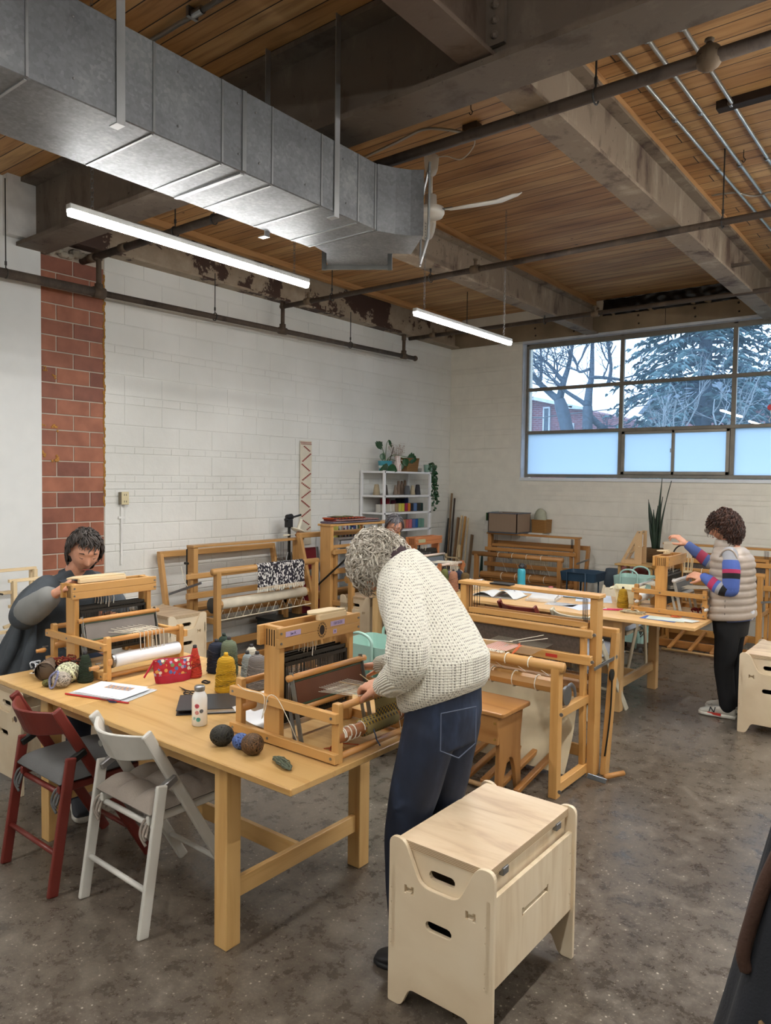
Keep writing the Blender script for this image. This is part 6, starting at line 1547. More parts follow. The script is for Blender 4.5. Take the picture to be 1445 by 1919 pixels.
for (dx, dz, tx, ty) in ((-.03, .68, -.06, 0), (.03, .96, .03, .02), (.05, .93, .13, -.02), (0, .55, -.01, -.04), (.0, .6, .01, .05), (.02, .72, .05, .03), (-.01, .42, -.05, -.04)):
    mb = MB(); n = 12; vs = []; fs = []
    for i in range(n+1):
        t_ = i/n; w_ = .028*(1-t_**3)*(.6+.6*sin(t_*2.2)); a = t_*1.2+dx*20; c = V((dx+tx*t_**1.6, ty*t_, .95-.0+dz*t_*.9))
        for q in (-1, -.4, .4, 1): vs.append(c+V((cos(a)*w_*q, sin(a)*w_*q, 0))+V((-sin(a), cos(a), 0))*(.008*(q*q)))
    for i in range(n):
        for k in range(3): fs.append((i*4+k, i*4+k+1, (i+1)*4+k+1, (i+1)*4+k))
    o = obj('sword_leaf', mb.add(vs, fs), plain('1f3324', .45, var=.15), sn, smooth=True); m2 = o.modifiers.new('s', 'SOLIDIFY'); m2.thickness = .004
tw = single('towel', MB().sheet(lambda u, v: V((3.40+.30*u, -.835+.0+(.0 if v < .15 else -.004*sin(u*12)), 1.112-.02*0-.27*max(0, v-.12)) if v > .12 else (3.40+.30*u, -.70-.135*v/.12, 1.108)), 14, 18), plain('cdbfa8', .95, var=.04), 'beige cloth hanging over the top of the long loom behind the vest wearer', 'cloth', smooth=True)
hb_ = thing('wire_basket', 'pale stick basket with a dark arched handle behind the raised hand', 'basket', (3.78, -1.42, .86), world=False)
bs_ = MB()
for k in range(16):
    a = 2*pi*k/16; bs_.cyl((.09*cos(a), .07*sin(a), 0), (.10*cos(a), .08*sin(a), .16), .005, n=5)
obj('basket_wall', bs_.lathe((0,0,0), [(.09,0), (.092,.01)], 16), RAW, hb_); obj('arched_handle', MB().tube([(.10*cos(a), 0, .15+.12*sin(a)) for a in [pi*k/12 for k in range(13)]], .008, 6), plain('2a2018', .7), hb_, smooth=True)
# pale stand parts on the floor behind the vest wearer
ps = thing('wooden_stand', 'two pale curved wooden legs standing on the long loom frame', 'stand', (4.02, -.99, .085), world=False)
for x in (0, .12): obj('curved_leg', MB().prism(rounded([(0,0), (.03,0), (.13,.17), (.22,.17), (.22,.20), (.10,.20)], .008, 2), 'y', x, x+.02), RAW, ps, bevel=.002)
# coat at the right edge
ct = thing('hanging_coat', 'dark coat with brown lining hanging at the right picture edge', 'coat', (5.875, -7.71, 0), world=False)
def coat(cx, cy, rx, ry, zb, zt_, m_, nm, ph=0, dx=0, fold=.018):
    mb = MB()
    def P(u, v):
        a = 2*pi*u; z = zt_+(zb-zt_)*v; k = .21+.79*v; w_ = fold*v*sin(a*5+ph)+.006*sin(a*11+v*4)
        return V((cx+dx*v+(rx*k+w_)*cos(a), cy+(ry*k+w_)*sin(a), z))
    mb.sheet(P, 72, 24); o = obj(nm, mb, m_, ct, smooth=True); so = o.modifiers.new('s', 'SOLIDIFY'); so.thickness = .006; return o
NAVY = plain('15181e', .9, var=.1, bump=.3, bscale=200)
coat(.0, .0, .225, .205, .55, 1.36, NAVY, 'coat_body', .4, fold=.012)
coat(.01, .01, .21, .19, .45, 1.33, plain('5d452c', .9, var=.08), 'coat_lining', 1.2, fold=.01)
hm = MB().sheet(lambda u, v: V((-.085+.14*u+.02*v, -.150-.03*v-.012*sin(u*6), .855-.02*sin(u*3)-.30*v)), 14, 10); o = obj('coat_hem', hm, plain('6b5132', .95, var=.08, bump=.3), ct, smooth=True); so = o.modifiers.new('s', 'SOLIDIFY'); so.thickness = .008
obj('fur_edge', MB().tube(smoothpath([(-.075, -.075, 1.13), (-.098, -.088, 1.06), (-.115, -.10, .99), (-.125, -.108, .93), (-.118, -.108, .90)]), [.008]+[.012]*23+[.006], 8), plain('3a2418', .95, bump=.6, bscale=120), ct, smooth=True)
obj('stand_pole', MB().cyl((.06, .02, 0), (.06, .02, 1.75), .014), DRIFT, ct); obj('stand_foot', MB().lathe((.06, .02, 0), [(.17,0), (.17,.015), (.02,.03), (0,.03)], 24), DRIFT, ct)
# ================================================================== outside the window
struct('ground', MB().box(-60, 60, .35, 80, -.3, -.05), plain('6f7a70', .9, var=.1))
def brickout():
    n = NT('house_brick'); tc = n.co(rot=(pi/2, 0, 0)); br = n.N('ShaderNodeTexBrick'); n.L(tc, 0, br, 0); br.inputs['Scale'].default_value = 1
    br.inputs['Brick Width'].default_value = .22; br.inputs['Row Height'].default_value = .075; br.inputs['Mortar Size'].default_value = .008
    br.inputs[1].default_value = lin('8a5a64'); br.inputs[2].default_value = lin('75505e'); br.inputs[3].default_value = lin('9a93a0'); n.L(br, 0, n.b, 'Base Color'); n.set(Roughness=.9); return n.m
BK = brickout()
ho = thing('brick_house', 'red brick house with pale roof edge and tall windows seen through the left panes', 'house', (-8, 18, 0))
obj('house_wall', MB().prism([(-13,0), (-4.9,0), (-4.9,4.35), (-5.3,4.5), (-7.9,5.15), (-13,5.15)], 'y', 16.1, 24), BK, ho)
obj('roof_edge', MB().bar((-8.0, 16.0, 5.16), (-5.15, 16.0, 4.47), .5, .12).bar((-13, 16.0, 5.2), (-7.9, 16.0, 5.2), .5, .12).bar((-5.3, 16.0, 4.45), (-4.6, 16.0, 4.38), .5, .1), plain('c6d2de', .7), ho)
for (x0, x1, z0, z1) in ((-7.6,-6.9,2.6,4.75), (-6.42,-6.14,2.4,4.53), (-5.6,-5.2,2.4,3.9)):
    f = obj('window', MB().box(x0, x1, 16.02, 16.12, z0, z1), plain('c3d0de', .4), ho); obj('pane', MB().box(x0+.06, x1-.06, 16.0, 16.03, z0+.06, (z0+z1)/2-.03).box(x0+.06, x1-.06, 16.0, 16.03, (z0+z1)/2+.03, z1-.06), plain('3c5064', .15), f)
h2_ = thing('brick_house', 'farther pink brick house half hidden behind the spruce', 'house', (-1, 32, 0))
obj('house_wall', MB().box(-8, 2.5, 32, 40, 0, 5.6), plain('9a7880', .9), h2_); obj('roof', MB().prism([(-8.4,5.6), (2.9,5.6), (1.5,7.2), (-7,7.2)], 'y', 31.6, 40.4), plain('77889a', .8), h2_)
for x in (-5, -2.8, -.6, 1.2): obj('window', MB().box(x, x+.8, 31.93, 32.02, 2.8, 4.6), plain('dfe8f2', .4), h2_)
single('overhead_wire', MB().tube(smoothpath([(-16, 14, 4.6), (-6.4, 14, 4.0), (-4.2, 14, 4.05), (6, 14, 4.7)]), .018, 5), plain('56646f', .6), 'thin overhead wire crossing in front of the brick house', 'wire')
BARK = plain('4e5d6e', .9, var=.15, nscale=20, bump=.6, bscale=20)  # blue-grey bark: outdoor haze and cool cast put into the base colour
rr = random.Random(31)
def twigs(mb, p, d, L, r, n):
    if n == 0 or r < .003: return
    pts = [V(p)]; q = V(p); dd = V(d).normalized()
    for k in range(4):
        dd = (dd+V((rr.gauss(0, .18), rr.gauss(0, .18), rr.gauss(.03, .12)))).normalized(); q = q+dd*L/4; pts.append(V(q))
    mb.tube(pts, [r*(1-.12*i) for i in range(5)], 5, cap=False)
    for k in range(3 if n > 1 else 2):
        i = rr.randint(1, 4); nd = (dd+V((rr.gauss(0, .6), rr.gauss(0, .6), rr.gauss(.1, .5)))).normalized(); twigs(mb, pts[i], nd, L*.7, r*.55, n-1)
def bare(label, trunk, limbs, y):
    t = thing('bare_tree', label, 'tree', (trunk[0][0], y, 0)); mb = MB()
    P = lambda a: V((a[0], y+a[3] if len(a) > 3 else y, a[1]))
    mb.tube(smoothpath([P(a) for a in trunk], 4), [a_ for a in [trunk] for a_ in [a[min(len(a)-1, int(i/4))][2] for i in range((len(a)-1)*4+1)]], 8)
    for lb in limbs:
        pts = [P(a) for a in lb]; sp = smoothpath(pts, 4); rs_ = [lb[0][2]+(lb[-1][2]-lb[0][2])*i/(len(sp)-1) for i in range(len(sp))]; mb.tube(sp, rs_, 7)
        for k in range(5):
            i = rr.randint(len(sp)//3, len(sp)-1); d = (sp[min(i, len(sp)-1)]-sp[i-1]).normalized()
            twigs(mb, sp[i], d+V((rr.gauss(0, .7), rr.gauss(0, .5), rr.gauss(.2, .4))), rr.uniform(.5, 1.0), .022, 4)
    obj('branches', mb, BARK, t, smooth=True); return t
bare('leafless tree leaning left with forked trunk, in front of the brick house', [(-1.55,0,.22), (-1.62,2.0,.2), (-1.8,3.06,.17), (-2.02,3.8,.14)],
     [[(-2.02,3.8,.10), (-1.92,4.24,.075), (-1.83,4.7,.06,.1), (-1.78,5.6,.03,.3)], [(-2.0,3.78,.10), (-2.25,3.97,.09), (-2.5,4.25,.08,-.2), (-2.9,4.72,.05,-.4)], [(-1.9,4.24,.07), (-2.05,4.38,.07), (-2.27,4.58,.06,.2), (-2.67,4.90,.04,.4), (-3.1,5.2,.02,.5)], [(-2.55,4.32,.05), (-2.58,4.6,.045,.1), (-2.66,5.2,.02,.2)]], 8)
bare('leafless tree with upright trunk right of the leaning one', [(-1.30,0,.2), (-1.26,1.5,.17), (-1.27,3.04,.13), (-1.28,3.6,.12)],
     [[(-1.28,3.6,.11), (-1.25,4.0,.10), (-1.24,4.37,.09,.1), (-1.28,5.2,.05,.2), (-1.3,6.2,.02,.3)], [(-1.28,3.6,.07), (-1.45,3.74,.06), (-1.82,4.02,.05,-.2), (-2.1,4.3,.03,-.3)], [(-1.27,3.4,.09), (-1.1,3.2,.08,.2), (-.8,2.9,.07,.5)], [(-1.24,4.3,.05), (-1.0,4.3,.04,.2), (-.65,4.25,.03,.4)], [(-.9,4.1,.05,.3), (-.84,4.6,.045,.3), (-.98,5.3,.03,.3)], [(-1.25,4.5,.04), (-1.5,4.45,.03), (-1.57,4.6,.03), (-1.46,4.8,.02)]], 8)
# blue spruce: drooping branches with needle sprays
def spruce(x, y, H, R, label, seed, zmin=.8, dens=1.0, cols=('3f5f6a', '7d9fa8')):
    t = thing('spruce_tree', label, 'tree', (x, y, 0)); r2 = random.Random(seed)
    obj('trunk', MB().cyl((x, y, 0), (x, y, H), .22, .03, 10), BARK, t)
    fo = MB(); br_ = MB(); z = zmin
    while z < H:
        n = max(3, int(10*dens)); rad = R*(1-(z/H))**.8+.2
        for k in range(n):
            a = 2*pi*k/n+r2.uniform(-.4, .4)+z*3; L = rad*r2.uniform(.75, 1.1); d = V((cos(a), sin(a), 0)); p0 = V((x, y, z+r2.uniform(-.15, .15)))
            pts = [p0+d*(L*u)+V((0, 0, .10*L*u-.42*L*u*u)) for u in (0, .25, .5, .75, 1)]; br_.tube(pts, [.03, .022, .016, .01, .005], 4, cap=False)
            s_ = d.cross(V((0,0,1)))
            for q in range(int(26*dens)):
                u = r2.uniform(.12, 1)**.8; i = min(3, int(u*4)); c = pts[i].lerp(pts[i+1], u*4-i); sd = r2.choice((-1, 1)); w_ = r2.uniform(.12, .42)*(1.1-u*.5)
                e = c+s_*(sd*w_)+d*(w_*.55)+V((0, 0, -w_*r2.uniform(.1, .7))); tt = r2.random()
                m_ = (c+e)*.5+V((0,0,.03)); dd = (e-c).normalized(); n1 = dd.cross(V((0,0,1))).normalized()*r2.uniform(.022, .04); n2 = dd.cross(n1)
                for nn in (n1, n2, (n1+n2)*.7):
                    fo.add([c, m_+nn, e, m_-nn], [(0,1,2,3)], tt)
        z += .26/dens**.5
    obj('branches', br_, BARK, t)
    n = NT('needles'); at_ = n.N('ShaderNodeAttribute', attribute_name='tint'); r = n.ramp(at_, 'Fac', [(0, cols[0]), (1, cols[1])]); n.L(r, 0, n.b, 'Base Color'); n.set(Roughness=.7)  # haze put into the needle colours, on top of the spruce's own blue
    obj('needles', fo, n.m, t)['kind'] = 'stuff'
spruce(1.35, 8.2, 11.5, 2.7, 'big blue spruce filling the middle and right panes', 4, zmin=1.2)
spruce(3.2, 12.5, 12.0, 2.9, 'second spruce behind, towards the right window edge', 9, zmin=1.2, dens=.8)
spruce(-.95, 12.5, 4.4, 1.2, 'small spruce behind the upright bare tree', 12, zmin=1.0, dens=.7)
tw2 = MB(); rr = random.Random(8)
for k in range(5): twigs(tw2, (2.2+rr.uniform(-.6, .6), 4.0, 2.2), V((rr.uniform(-.4, .4), 0, 1)), 1.0, .02, 4)
single('bare_shrub', tw2, plain('8e99a3', .8), 'pale leafless twigs in front of the spruce at the right panes', 'shrub', loc=(2.2, 4.0, 0))
rn = thing('window_ornament', 'small round red glass ornament hanging at the right window pane', 'ornament', (4.25, .08, 2.63), world=False)
obj('glass_disc', MB().cyl((0, -.004, 0), (0, .004, 0), .032, n=24), plain('d0303c', .3), rn); obj('hanging_string', MB().cyl((0, 0, .03), (0, 0, .37), .0015, n=4), COTTON, rn); obj('white_hook', MB().tube(smoothpath([(0,0,-.03), (.01,0,-.10), (-.01,0,-.14), (0,0,-.17)]), .003, 5), PAPER, rn)
# ================================================================== people
def chain(mb, pts, n=14, sub=5):
    """tapering limb with round ends through (x,y,z,r)"""
    P = smoothpath([p[:3] for p in pts], sub); m = len(P)-1; R = []
    for i in range(len(P)):
        t_ = i/m*(len(pts)-1); k = min(int(t_), len(pts)-2); f = t_-k; f = f*f*(3-2*f); R.append(pts[k][3]*(1-f)+pts[k+1][3]*f)
    d0 = (P[0]-P[1]).normalized(); d1 = (P[-1]-P[-2]).normalized()
    A = [(P[0]+d0*R[0]*c, R[0]*s) for c, s in ((.97, .25), (.8, .6), (.45, .89))]; B = [(P[-1]+d1*R[-1]*c, R[-1]*s) for c, s in ((.45, .89), (.8, .6), (.97, .25))]
    mb.tube([a[0] for a in A]+P+[b[0] for b in B], [a[1] for a in A]+R+[b[1] for b in B], n); return mb
def head(mb, c, fwd, up, s=1.0, noface=False):
    f = V(fwd).normalized(); u = V(up); l = u.cross(f).normalized(); u = f.cross(l); C_ = V(c)
    g = lambda v, m, w_: math.exp(-((v-m)/w_)**2)
    def fn(p):
        ux, uy, uz = p; x, y, z = .100*ux, .076*uy, .118*uz
        if uz < -.05:
            q = (-uz-.05)/.95; y *= 1-.38*q**1.3; x *= (1-.10*q) if ux > 0 else (1-.45*q)
        if ux > .1 and not noface:
            k = min(1, (ux-.1)/.4); zz = z
            x += k*(.024*g(y, 0, .011)*(g(zz, -.028, .014)+.5*g(zz, -.008, .016))+.006*g(y, 0, .05)*g(zz, .032, .012)-.011*g(abs(y), .031, .013)*g(zz, .008, .012)
                 +.005*g(abs(y), .031, .009)*g(zz, .006, .007)+.006*g(y, 0, .02)*(g(zz, -.056, .006)+g(zz, -.068, .006))-.004*g(y, 0, .018)*g(zz, -.062, .003)+.009*g(y, 0, .02)*g(zz, -.098, .014)+.004*g(abs(y), .04, .018)*g(zz, -.03, .02))
            if abs(y) < .03: x += 0
        return C_+(f*x+l*y+u*z)*s
    mb.ball((0,0,0), 1.0, 72, 56, fn=lambda p: fn(p))
    for sd in (-1, 1):
        mb.ball((0,0,0), 1.0, 12, 10, fn=lambda p: C_+(f*(-.008+.017*p[0]-.006*p[2])+l*(sd*(.076+.009*p[1]))+u*(-.004+.030*p[2]))*s)
    def loc(x, y, z): return C_+(f*x+l*y+u*z)*s
    return loc
def hand(mb, w, d, nrm, side=1, curl=.6, L=1.0, spread=.10, curls=None, thumb=.6):
    """w wrist, d towards the fingers, nrm = back of the hand, side: +1 thumb on d x nrm side"""
    d = V(d).normalized(); nr = V(nrm); s = d.cross(nr).normalized()*side; nr = (s.cross(d) if side > 0 else d.cross(s)).normalized(); 
    if nr.dot(V(nrm)) < 0: nr = -nr
    W_ = V(w); q = L
    mb.loft([(W_-d*.02, s*.026*q, nr*.020*q), (W_+d*.01*q, s*.030*q, nr*.018*q), (W_+d*.045*q, s*.039*q, nr*.016*q), (W_+d*.08*q, s*.040*q, nr*.013*q), (W_+d*.092*q, s*.036*q, nr*.009*q)], 16)
    K = [(.030, .094, .066), (.010, .099, .074), (-.010, .096, .069), (-.029, .088, .056)]
    for i, (o, b, fl) in enumerate(K):
        cu = (curls[i] if curls else curl)
        p = W_+s*(o*q)+d*(b*q); dd = (d+s*(o*spread*20*.15)).normalized(); pts = [(*(p-d*.012), .0098*q)]; pts.append((*p, .0098*q)); a = .35*cu
        for k, sg in enumerate((.45, .30, .25)):
            a += cu*(.75 if k else .35); dir_ = dd*cos(a)-nr*sin(a); p = p+dir_*(fl*sg*q*1.05); pts.append((*p, (.0088-.0009*k)*q))
        chain(mb, pts, 10, 3)
    p = W_+s*.022*q+d*.018*q-nr*.004*q; dir_ = (s*.75+d*.65-nr*.35*thumb).normalized(); p1 = p+dir_*.036*q; p2 = p1+(s*.25+d*.9-nr*.5*thumb).normalized()*.032*q; p3 = p2+(d*.9-nr*.6*thumb-s*.2*thumb).normalized()*.024*q
    chain(mb, [(*p, .015*q), (*p1, .0115*q), (*p2, .0098*q), (*p3, .0085*q)], 10, 3)
def remesh(o, vox, it=3, fac=.5):
    m = o.modifiers.new('r', 'REMESH'); m.mode = 'VOXEL'; m.voxel_size = vox; m.use_smooth_shade = True
    m = o.modifiers.new('s', 'SMOOTH'); m.iterations = it; m.factor = fac; return o
def torso(mb, rings, n=28, p=.85):
    """rings: (centre, lateral half vector, depth half vector)"""
    mb.loft([(c, u, v, p) for (c, u, v) in rings], n)
def locks(name, par, mat, C_, f, u, R, n, L, wav, th, seed, mask, drop=.0, lay=.0, flat=.5, seg=8, out=.0, part_=None, curl=0, mess=0):
    """hair: many tapering wavy locks growing over a scalp ellipsoid"""
    f = V(f).normalized(); u = V(u); l = u.cross(f).normalized(); u = f.cross(l); r_ = random.Random(seed); mb = MB(); C_ = V(C_)
    k = 0; tries = 0
    while k < n and tries < n*12:
        tries += 1
        v = V((r_.gauss(0, 1), r_.gauss(0, 1), r_.gauss(0, 1))).normalized()
        if not mask(v): continue
        k += 1; top = V((part_[0], part_[1], part_[2])) if part_ else V((.15, 0, .98))
        flow = (v-top*1.0); flow = (flow-v*flow.dot(v)); flow = flow.normalized() if flow.length > 1e-3 else V((0, 1, 0))
        flow = (Matrix.Rotation(r_.gauss(0, mess), 3, v) @ flow).normalized() if mess else flow; tw = v.cross(flow); p = v.copy(); pts = []; ph = r_.uniform(0, 6.3); LL = L*r_.uniform(.6, 1.15); ly = lay*r_.random(); aa = r_.uniform(.6, 1.3)*wav
        for j in range(seg+1):
            t_ = j/seg; w1 = aa*sin(ph+t_*r_.uniform(6.5, 7.5)); w2 = aa*.8*cos(ph+t_*7)
            q = p+tw*w1*.9; rad = 1.0+ly+out*t_*t_+w2*.35+.02
            qq = V((q.x*R[0], q.y*R[1], q.z*R[2])).normalized() if False else q.normalized()
            P_ = C_+(f*(qq.x*R[0])+l*(qq.y*R[1])+u*(qq.z*R[2]))*rad
            if drop: P_ = P_+V((0, 0, -drop*t_*t_))
            if curl:
                nn_ = (P_-C_).normalized(); ww = nn_.cross(V((.3, .2, -.9))).normalized(); ca = ph+t_*17; P_ = P_+(nn_*sin(ca)+ww*cos(ca))*curl*min(1, .3+t_*2)
            pts.append(P_); p = (p+flow*(LL/seg)).normalized(); flow = (flow-p*flow.dot(p)).normalized()
        tk = r_.uniform(.6, 1.3)*th; mb.tube(pts, [tk*(.55+.6*sin(pi*min(.95, i/seg*.9+.1)))*(1-.65*(i/seg)**3) for i in range(seg+1)], 5, t=r_.random(), flat=flat)
    o = obj(name, mb, mat, par, smooth=True); return o
def scalp(par, mat, C_, f, u, R, cut, name='hair_base'):
    f = V(f).normalized(); u = V(u); l = u.cross(f).normalized(); u = f.cross(l); mb = MB(); C_ = V(C_)
    def fn(p):
        q = V(p); k = cut(q); return C_+(f*(q.x*R[0])+l*(q.y*R[1])+u*(q.z*R[2]))*k
    mb.ball((0,0,0), 1.0, 40, 28, t=.3, fn=fn); return obj(name, mb, mat, par, smooth=True)
def facemarks(par, loc, lipc='a5574f', browc='3a2c26', lash=True, s=1.0):
    mb = MB(); mb.tube([loc(.1035-.4*abs(y)**1.35*0-abs(y)*.28, y, -.0605-.08*abs(y)) for y in (-.021, -.012, 0, .012, .021)], [.0015, .0035, .0042, .0035, .0015], 6, flat=.8); obj('lips', mb, plain(lipc, .45), par, smooth=True, label='reddish lips')
    for sd in (-1, 1):
        b = MB().tube([loc(.0935-.0*1, sd*.016, .026), loc(.0925, sd*.030, .032), loc(.079, sd*.048, .026)], [.002, .003, .0015], 5); obj('eyebrow', b, plain(browc, .8), par)
        if lash: e = MB().tube([loc(.0875, sd*.018, .003), loc(.0905, sd*.031, -.001), loc(.082, sd*.044, .003)], [.0012, .0018, .001], 5); obj('eyelid_line', e, plain('2d1d18', .7), par)
def glasses(par, loc, c='2a211f', r=.020):
    mb = MB()
    for sd in (-1, 1):
        mb.tube([loc(.108, sd*.033+r*1.15*cos(a), .002+r*sin(a)) for a in [2*pi*k/18 for k in range(19)]], .0022, 5, cap=False); mb.tube([loc(.106, sd*.056, .006), loc(.07, sd*.076, .008), loc(-.01, sd*.083, .005)], .002, 5)
    mb.tube([loc(.108, -.011, .004), loc(.112, 0, .007), loc(.108, .011, .004)], .002, 5); return obj('glasses', mb, plain(c, .35), par)
SK = skin()

# ---- person bending over the near loom: cream waffle sweater, jeans
w2 = thing('person', 'person with curly grey hair in cream knitted sweater and jeans bending over the near loom', 'person', (4.5, -6.95, 0))
HC = (4.228, -6.945, 1.422); HF = (-.62, -.10, -.78); HU = (-.78, 0, .62)
b = MB(); lc = head(b, HC, HF, HU, 1.0)
chain(b, [(4.27,-6.94,1.46,.055), (4.33,-6.94,1.42,.060), (4.38,-6.94,1.36,.075)])
torso(b, [((4.545,-6.94,.84), (0,.10,0), (.06,0,.0)), ((4.54,-6.94,1.0), (0,.10,0), (.06,0,.03)), ((4.48,-6.94,1.2), (0,.11,0), (.07,0,.04)), ((4.39,-6.94,1.36), (0,.12,0), (.06,0,.05))])
chain(b, [(4.42,-7.05,1.35,.05), (4.53,-7.16,1.17,.042), (4.405,-7.135,1.012,.027)]); chain(b, [(4.36,-6.80,1.36,.05), (4.33,-6.72,1.10,.042), (4.13,-6.79,.975,.027)])
hand(b, (4.405,-7.135,1.012), (-.93,.30,-.16), (-.25,-.25,.94), side=-1, curls=(.75,.85,.95,1.05), thumb=.9, L=1.04)
hand(b, (4.125,-6.79,.975), (-.9,-.25,-.2), (-.1,.3,.9), side=1, curl=.6, L=1.0)
for (y, yk) in ((-7.035, -7.05), (-6.86, -6.83)):
    chain(b, [(4.535,y,.84,.055), (4.475,yk,.50,.050), (4.50,yk-.02 if y < -7 else yk,.09,.040)])
remesh(obj('body', b, SK, w2, smooth=True), .0045, 3)
# jeans
j = MB(); torso(j, [((4.54,-6.945,.78), (0,.155,0), (.11,0,.02)), ((4.54,-6.945,.88), (0,.168,0), (.122,0,.03)), ((4.54,-6.945,.97), (0,.162,0), (.118,0,.05)), ((4.52,-6.945,1.05), (0,.150,0), (.105,0,.05))])
chain(j, [(4.54,-7.025,.86,.100), (4.50,-7.04,.68,.094), (4.458,-7.05,.48,.080), (4.462,-7.06,.30,.074), (4.48,-7.07,.12,.066)], 20); chain(j, [(4.545,-6.875,.86,.100), (4.515,-6.875,.68,.094), (4.475,-6.87,.46,.082), (4.47,-6.86,.28,.078), (4.49,-6.85,.10,.07)], 20)
for (x, y, z, dx, dy, dz, r) in ((4.47,-7.12,.50,.02,.0,.01,.012), (4.47,-7.12,.42,.03,0,-.02,.012), (4.50,-7.125,.60,.03,.01,.02,.012)): chain(j, [(x-dx,y-dy,z-dz,r*.6), (x,y,z,r), (x+dx,y+dy,z+dz,r*.6)], 8)
def denim():
    n = NT('denim'); co = n.co(); a = n.noise(n.co(scale=(1, 1, .45)), 6, 4, .6); f_n = n.noise(n.co(scale=(220, 220, 600)), 1, 2)
    r = n.ramp(a, 0, [(.35, '141b2b'), (.55, '1c273c'), (.75, '33435f')]); m = n.mix(None, 0, r, (f_n, 0), 'MULTIPLY', .25); n.L(m, 2, n.b, 'Base Color'); n.set(Roughness=.85); n.bump(f_n, 0, .2, .001); return n.m
je = remesh(obj('jeans', j, denim(), w2, smooth=True), .007, 5)
STT = plain('5e6470', .8)
pk = MB(); o_ = [(-.062,.0), (.062,.0), (.062,-.13), (.0,-.165), (-.062,-.13)]
def backp(a, dz): return V((4.668+.010-abs(a)*.18-.0, -7.005+a, .985+dz)) 
cx, cy_ = 4.545, -6.945
def pocket(a, dz):
    th = radians(-38)+a/.15; return V((cx+.012+.135*cos(th)*1.0+.02, cy_+.190*sin(th), .945+dz+.02*cos(th)))
pts = [pocket(p[0], p[1]) for p in o_]; full = []
for i in range(5):
    for k in range(6): full.append(pts[i].lerp(pts[(i+1) % 5], k/6))
pk.tube(full+[full[0]], .0022, 5, cap=False)
obj('pocket_seam', pk, plain('4c5568', .8), je)
# shoes
def shoe(par, heel, toe, mat, sole, h=.085, w_=.045, name='shoe', cuff=True, th=.022):
    h_, t_ = V(heel), V(toe); d = (t_-h_).normalized(); s = d.cross(V((0,0,1))); L = (t_-h_).length; R_ = []; S = []
    for (u, w1, zt_) in ((0, .55, .55), (.05, .72, .85), (.2, .80, 1.0), (.38, .82, .95), (.55, .92, .68), (.75, 1.0, .50), (.9, .85, .38), (1.0, .45, .25)):
        c = h_+d*(u*L); hh = h*zt_; R_.append((c+V((0,0,th*.6+hh/2)), s*(w_*w1), V((0,0,hh/2)), .8)); S.append((c+V((0,0,th/2+.001)), s*(w_*w1*1.04), V((0,0,th/2)), .5))
    o = obj(name, MB().loft(R_, 18), mat, par, smooth=True, subsurf=1); obj('sole', MB().loft(S, 18), sole, o, smooth=True); return o
BLK = plain('17171a', .6)
shoe(w2, (4.60,-7.075,0), (4.395,-7.145,0), BLK, plain('101012', .6), h=.075); shoe(w2, (4.60,-6.80,0), (4.36,-6.85,0), BLK, plain('101012', .6), h=.075)
# sweater
s = MB()
torso(s, [((4.54,-6.945,.945), (0,.165,0), (.135,0,.06)), ((4.54,-6.945,.975), (0,.182,0), (.155,0,.066)), ((4.535,-6.945,1.06), (0,.188,0), (.160,0,.07)), ((4.505,-6.945,1.15), (0,.182,0), (.135,0,.055)), ((4.455,-6.945,1.235), (0,.176,0), (.118,0,.058)), ((4.405,-6.945,1.31), (0,.168,0), (.100,0,.068)), ((4.36,-6.945,1.372), (0,.142,0), (.082,0,.072)), ((4.32,-6.945,1.43), (0,.09,0), (.062,0,.065))], 32, .9)
chain(s, [(4.42,-7.04,1.36,.070), (4.47,-7.10,1.28,.074), (4.525,-7.15,1.20,.074), (4.535,-7.165,1.13,.070), (4.495,-7.16,1.07,.060), (4.455,-7.15,1.04,.050)], 20)
chain(s, [(4.34,-6.86,1.37,.070), (4.30,-6.80,1.26,.078), (4.285,-6.755,1.13,.076), (4.24,-6.76,1.03,.064), (4.17,-6.785,.99,.048)], 20)
for (p0, p1, p2, r) in (((4.47,-7.16,1.27), (4.54,-7.215,1.19), (4.56,-7.215,1.12), .016), ((4.44,-7.15,1.22), (4.49,-7.215,1.15), (4.52,-7.215,1.10), .014), ((4.55,-7.06,1.14), (4.53,-7.11,1.07), (4.50,-7.12,1.0), .020), ((4.62,-6.98,1.14), (4.60,-7.06,1.06), (4.56,-7.11,.99), .018), ((4.50,-7.02,1.3), (4.56,-7.0,1.22), (4.60,-6.98,1.12), .016)): chain(s, [(*p0, r*.5), (*p1, r), (*p2, r*.5)], 8)
SWM = knitmat('dedbcd', '6a665d', 104, 104)
sw = remesh(obj('sweater', s, SWM, w2, smooth=True), .0075, 5)
def ribmat():
    n = NT('ribbed_knit'); wv = n.N('ShaderNodeTexWave', bands_direction='Z'); n.L(n.co(rot=(.5, .3, 0)), 0, wv, 0); wv.inputs['Scale'].default_value = 42; wv.inputs['Distortion'].default_value = 1.5; wv.inputs['Detail Scale'].default_value = 2
    r = n.ramp(wv, 0, [(.1, 'bab6a8'), (.5, 'e2dfd2')]); n.L(r, 0, n.b, 'Base Color'); n.set(Roughness=.9); n.bump(wv, 0, .7, .004); return n.m
RIB = ribmat()
for pts in ([(4.495,-7.16,1.07,.061), (4.45,-7.148,1.035,.054), (4.41,-7.137,1.015,.040)], [(4.27,-6.735,1.03,.062), (4.20,-6.762,.995,.052), (4.125,-6.79,.976,.040)]): obj('cuff', chain(MB(), pts, 20), RIB, sw, smooth=True, label='ribbed cuff')
nk = MB(); chain(nk, [(4.275,-6.945,1.462,.058), (4.305,-6.945,1.445,.066), (4.335,-6.945,1.42,.074)], 22)
obj('neck_scarf', nk, plain('3a2a2e', .9, bump=.4), w2, smooth=True)
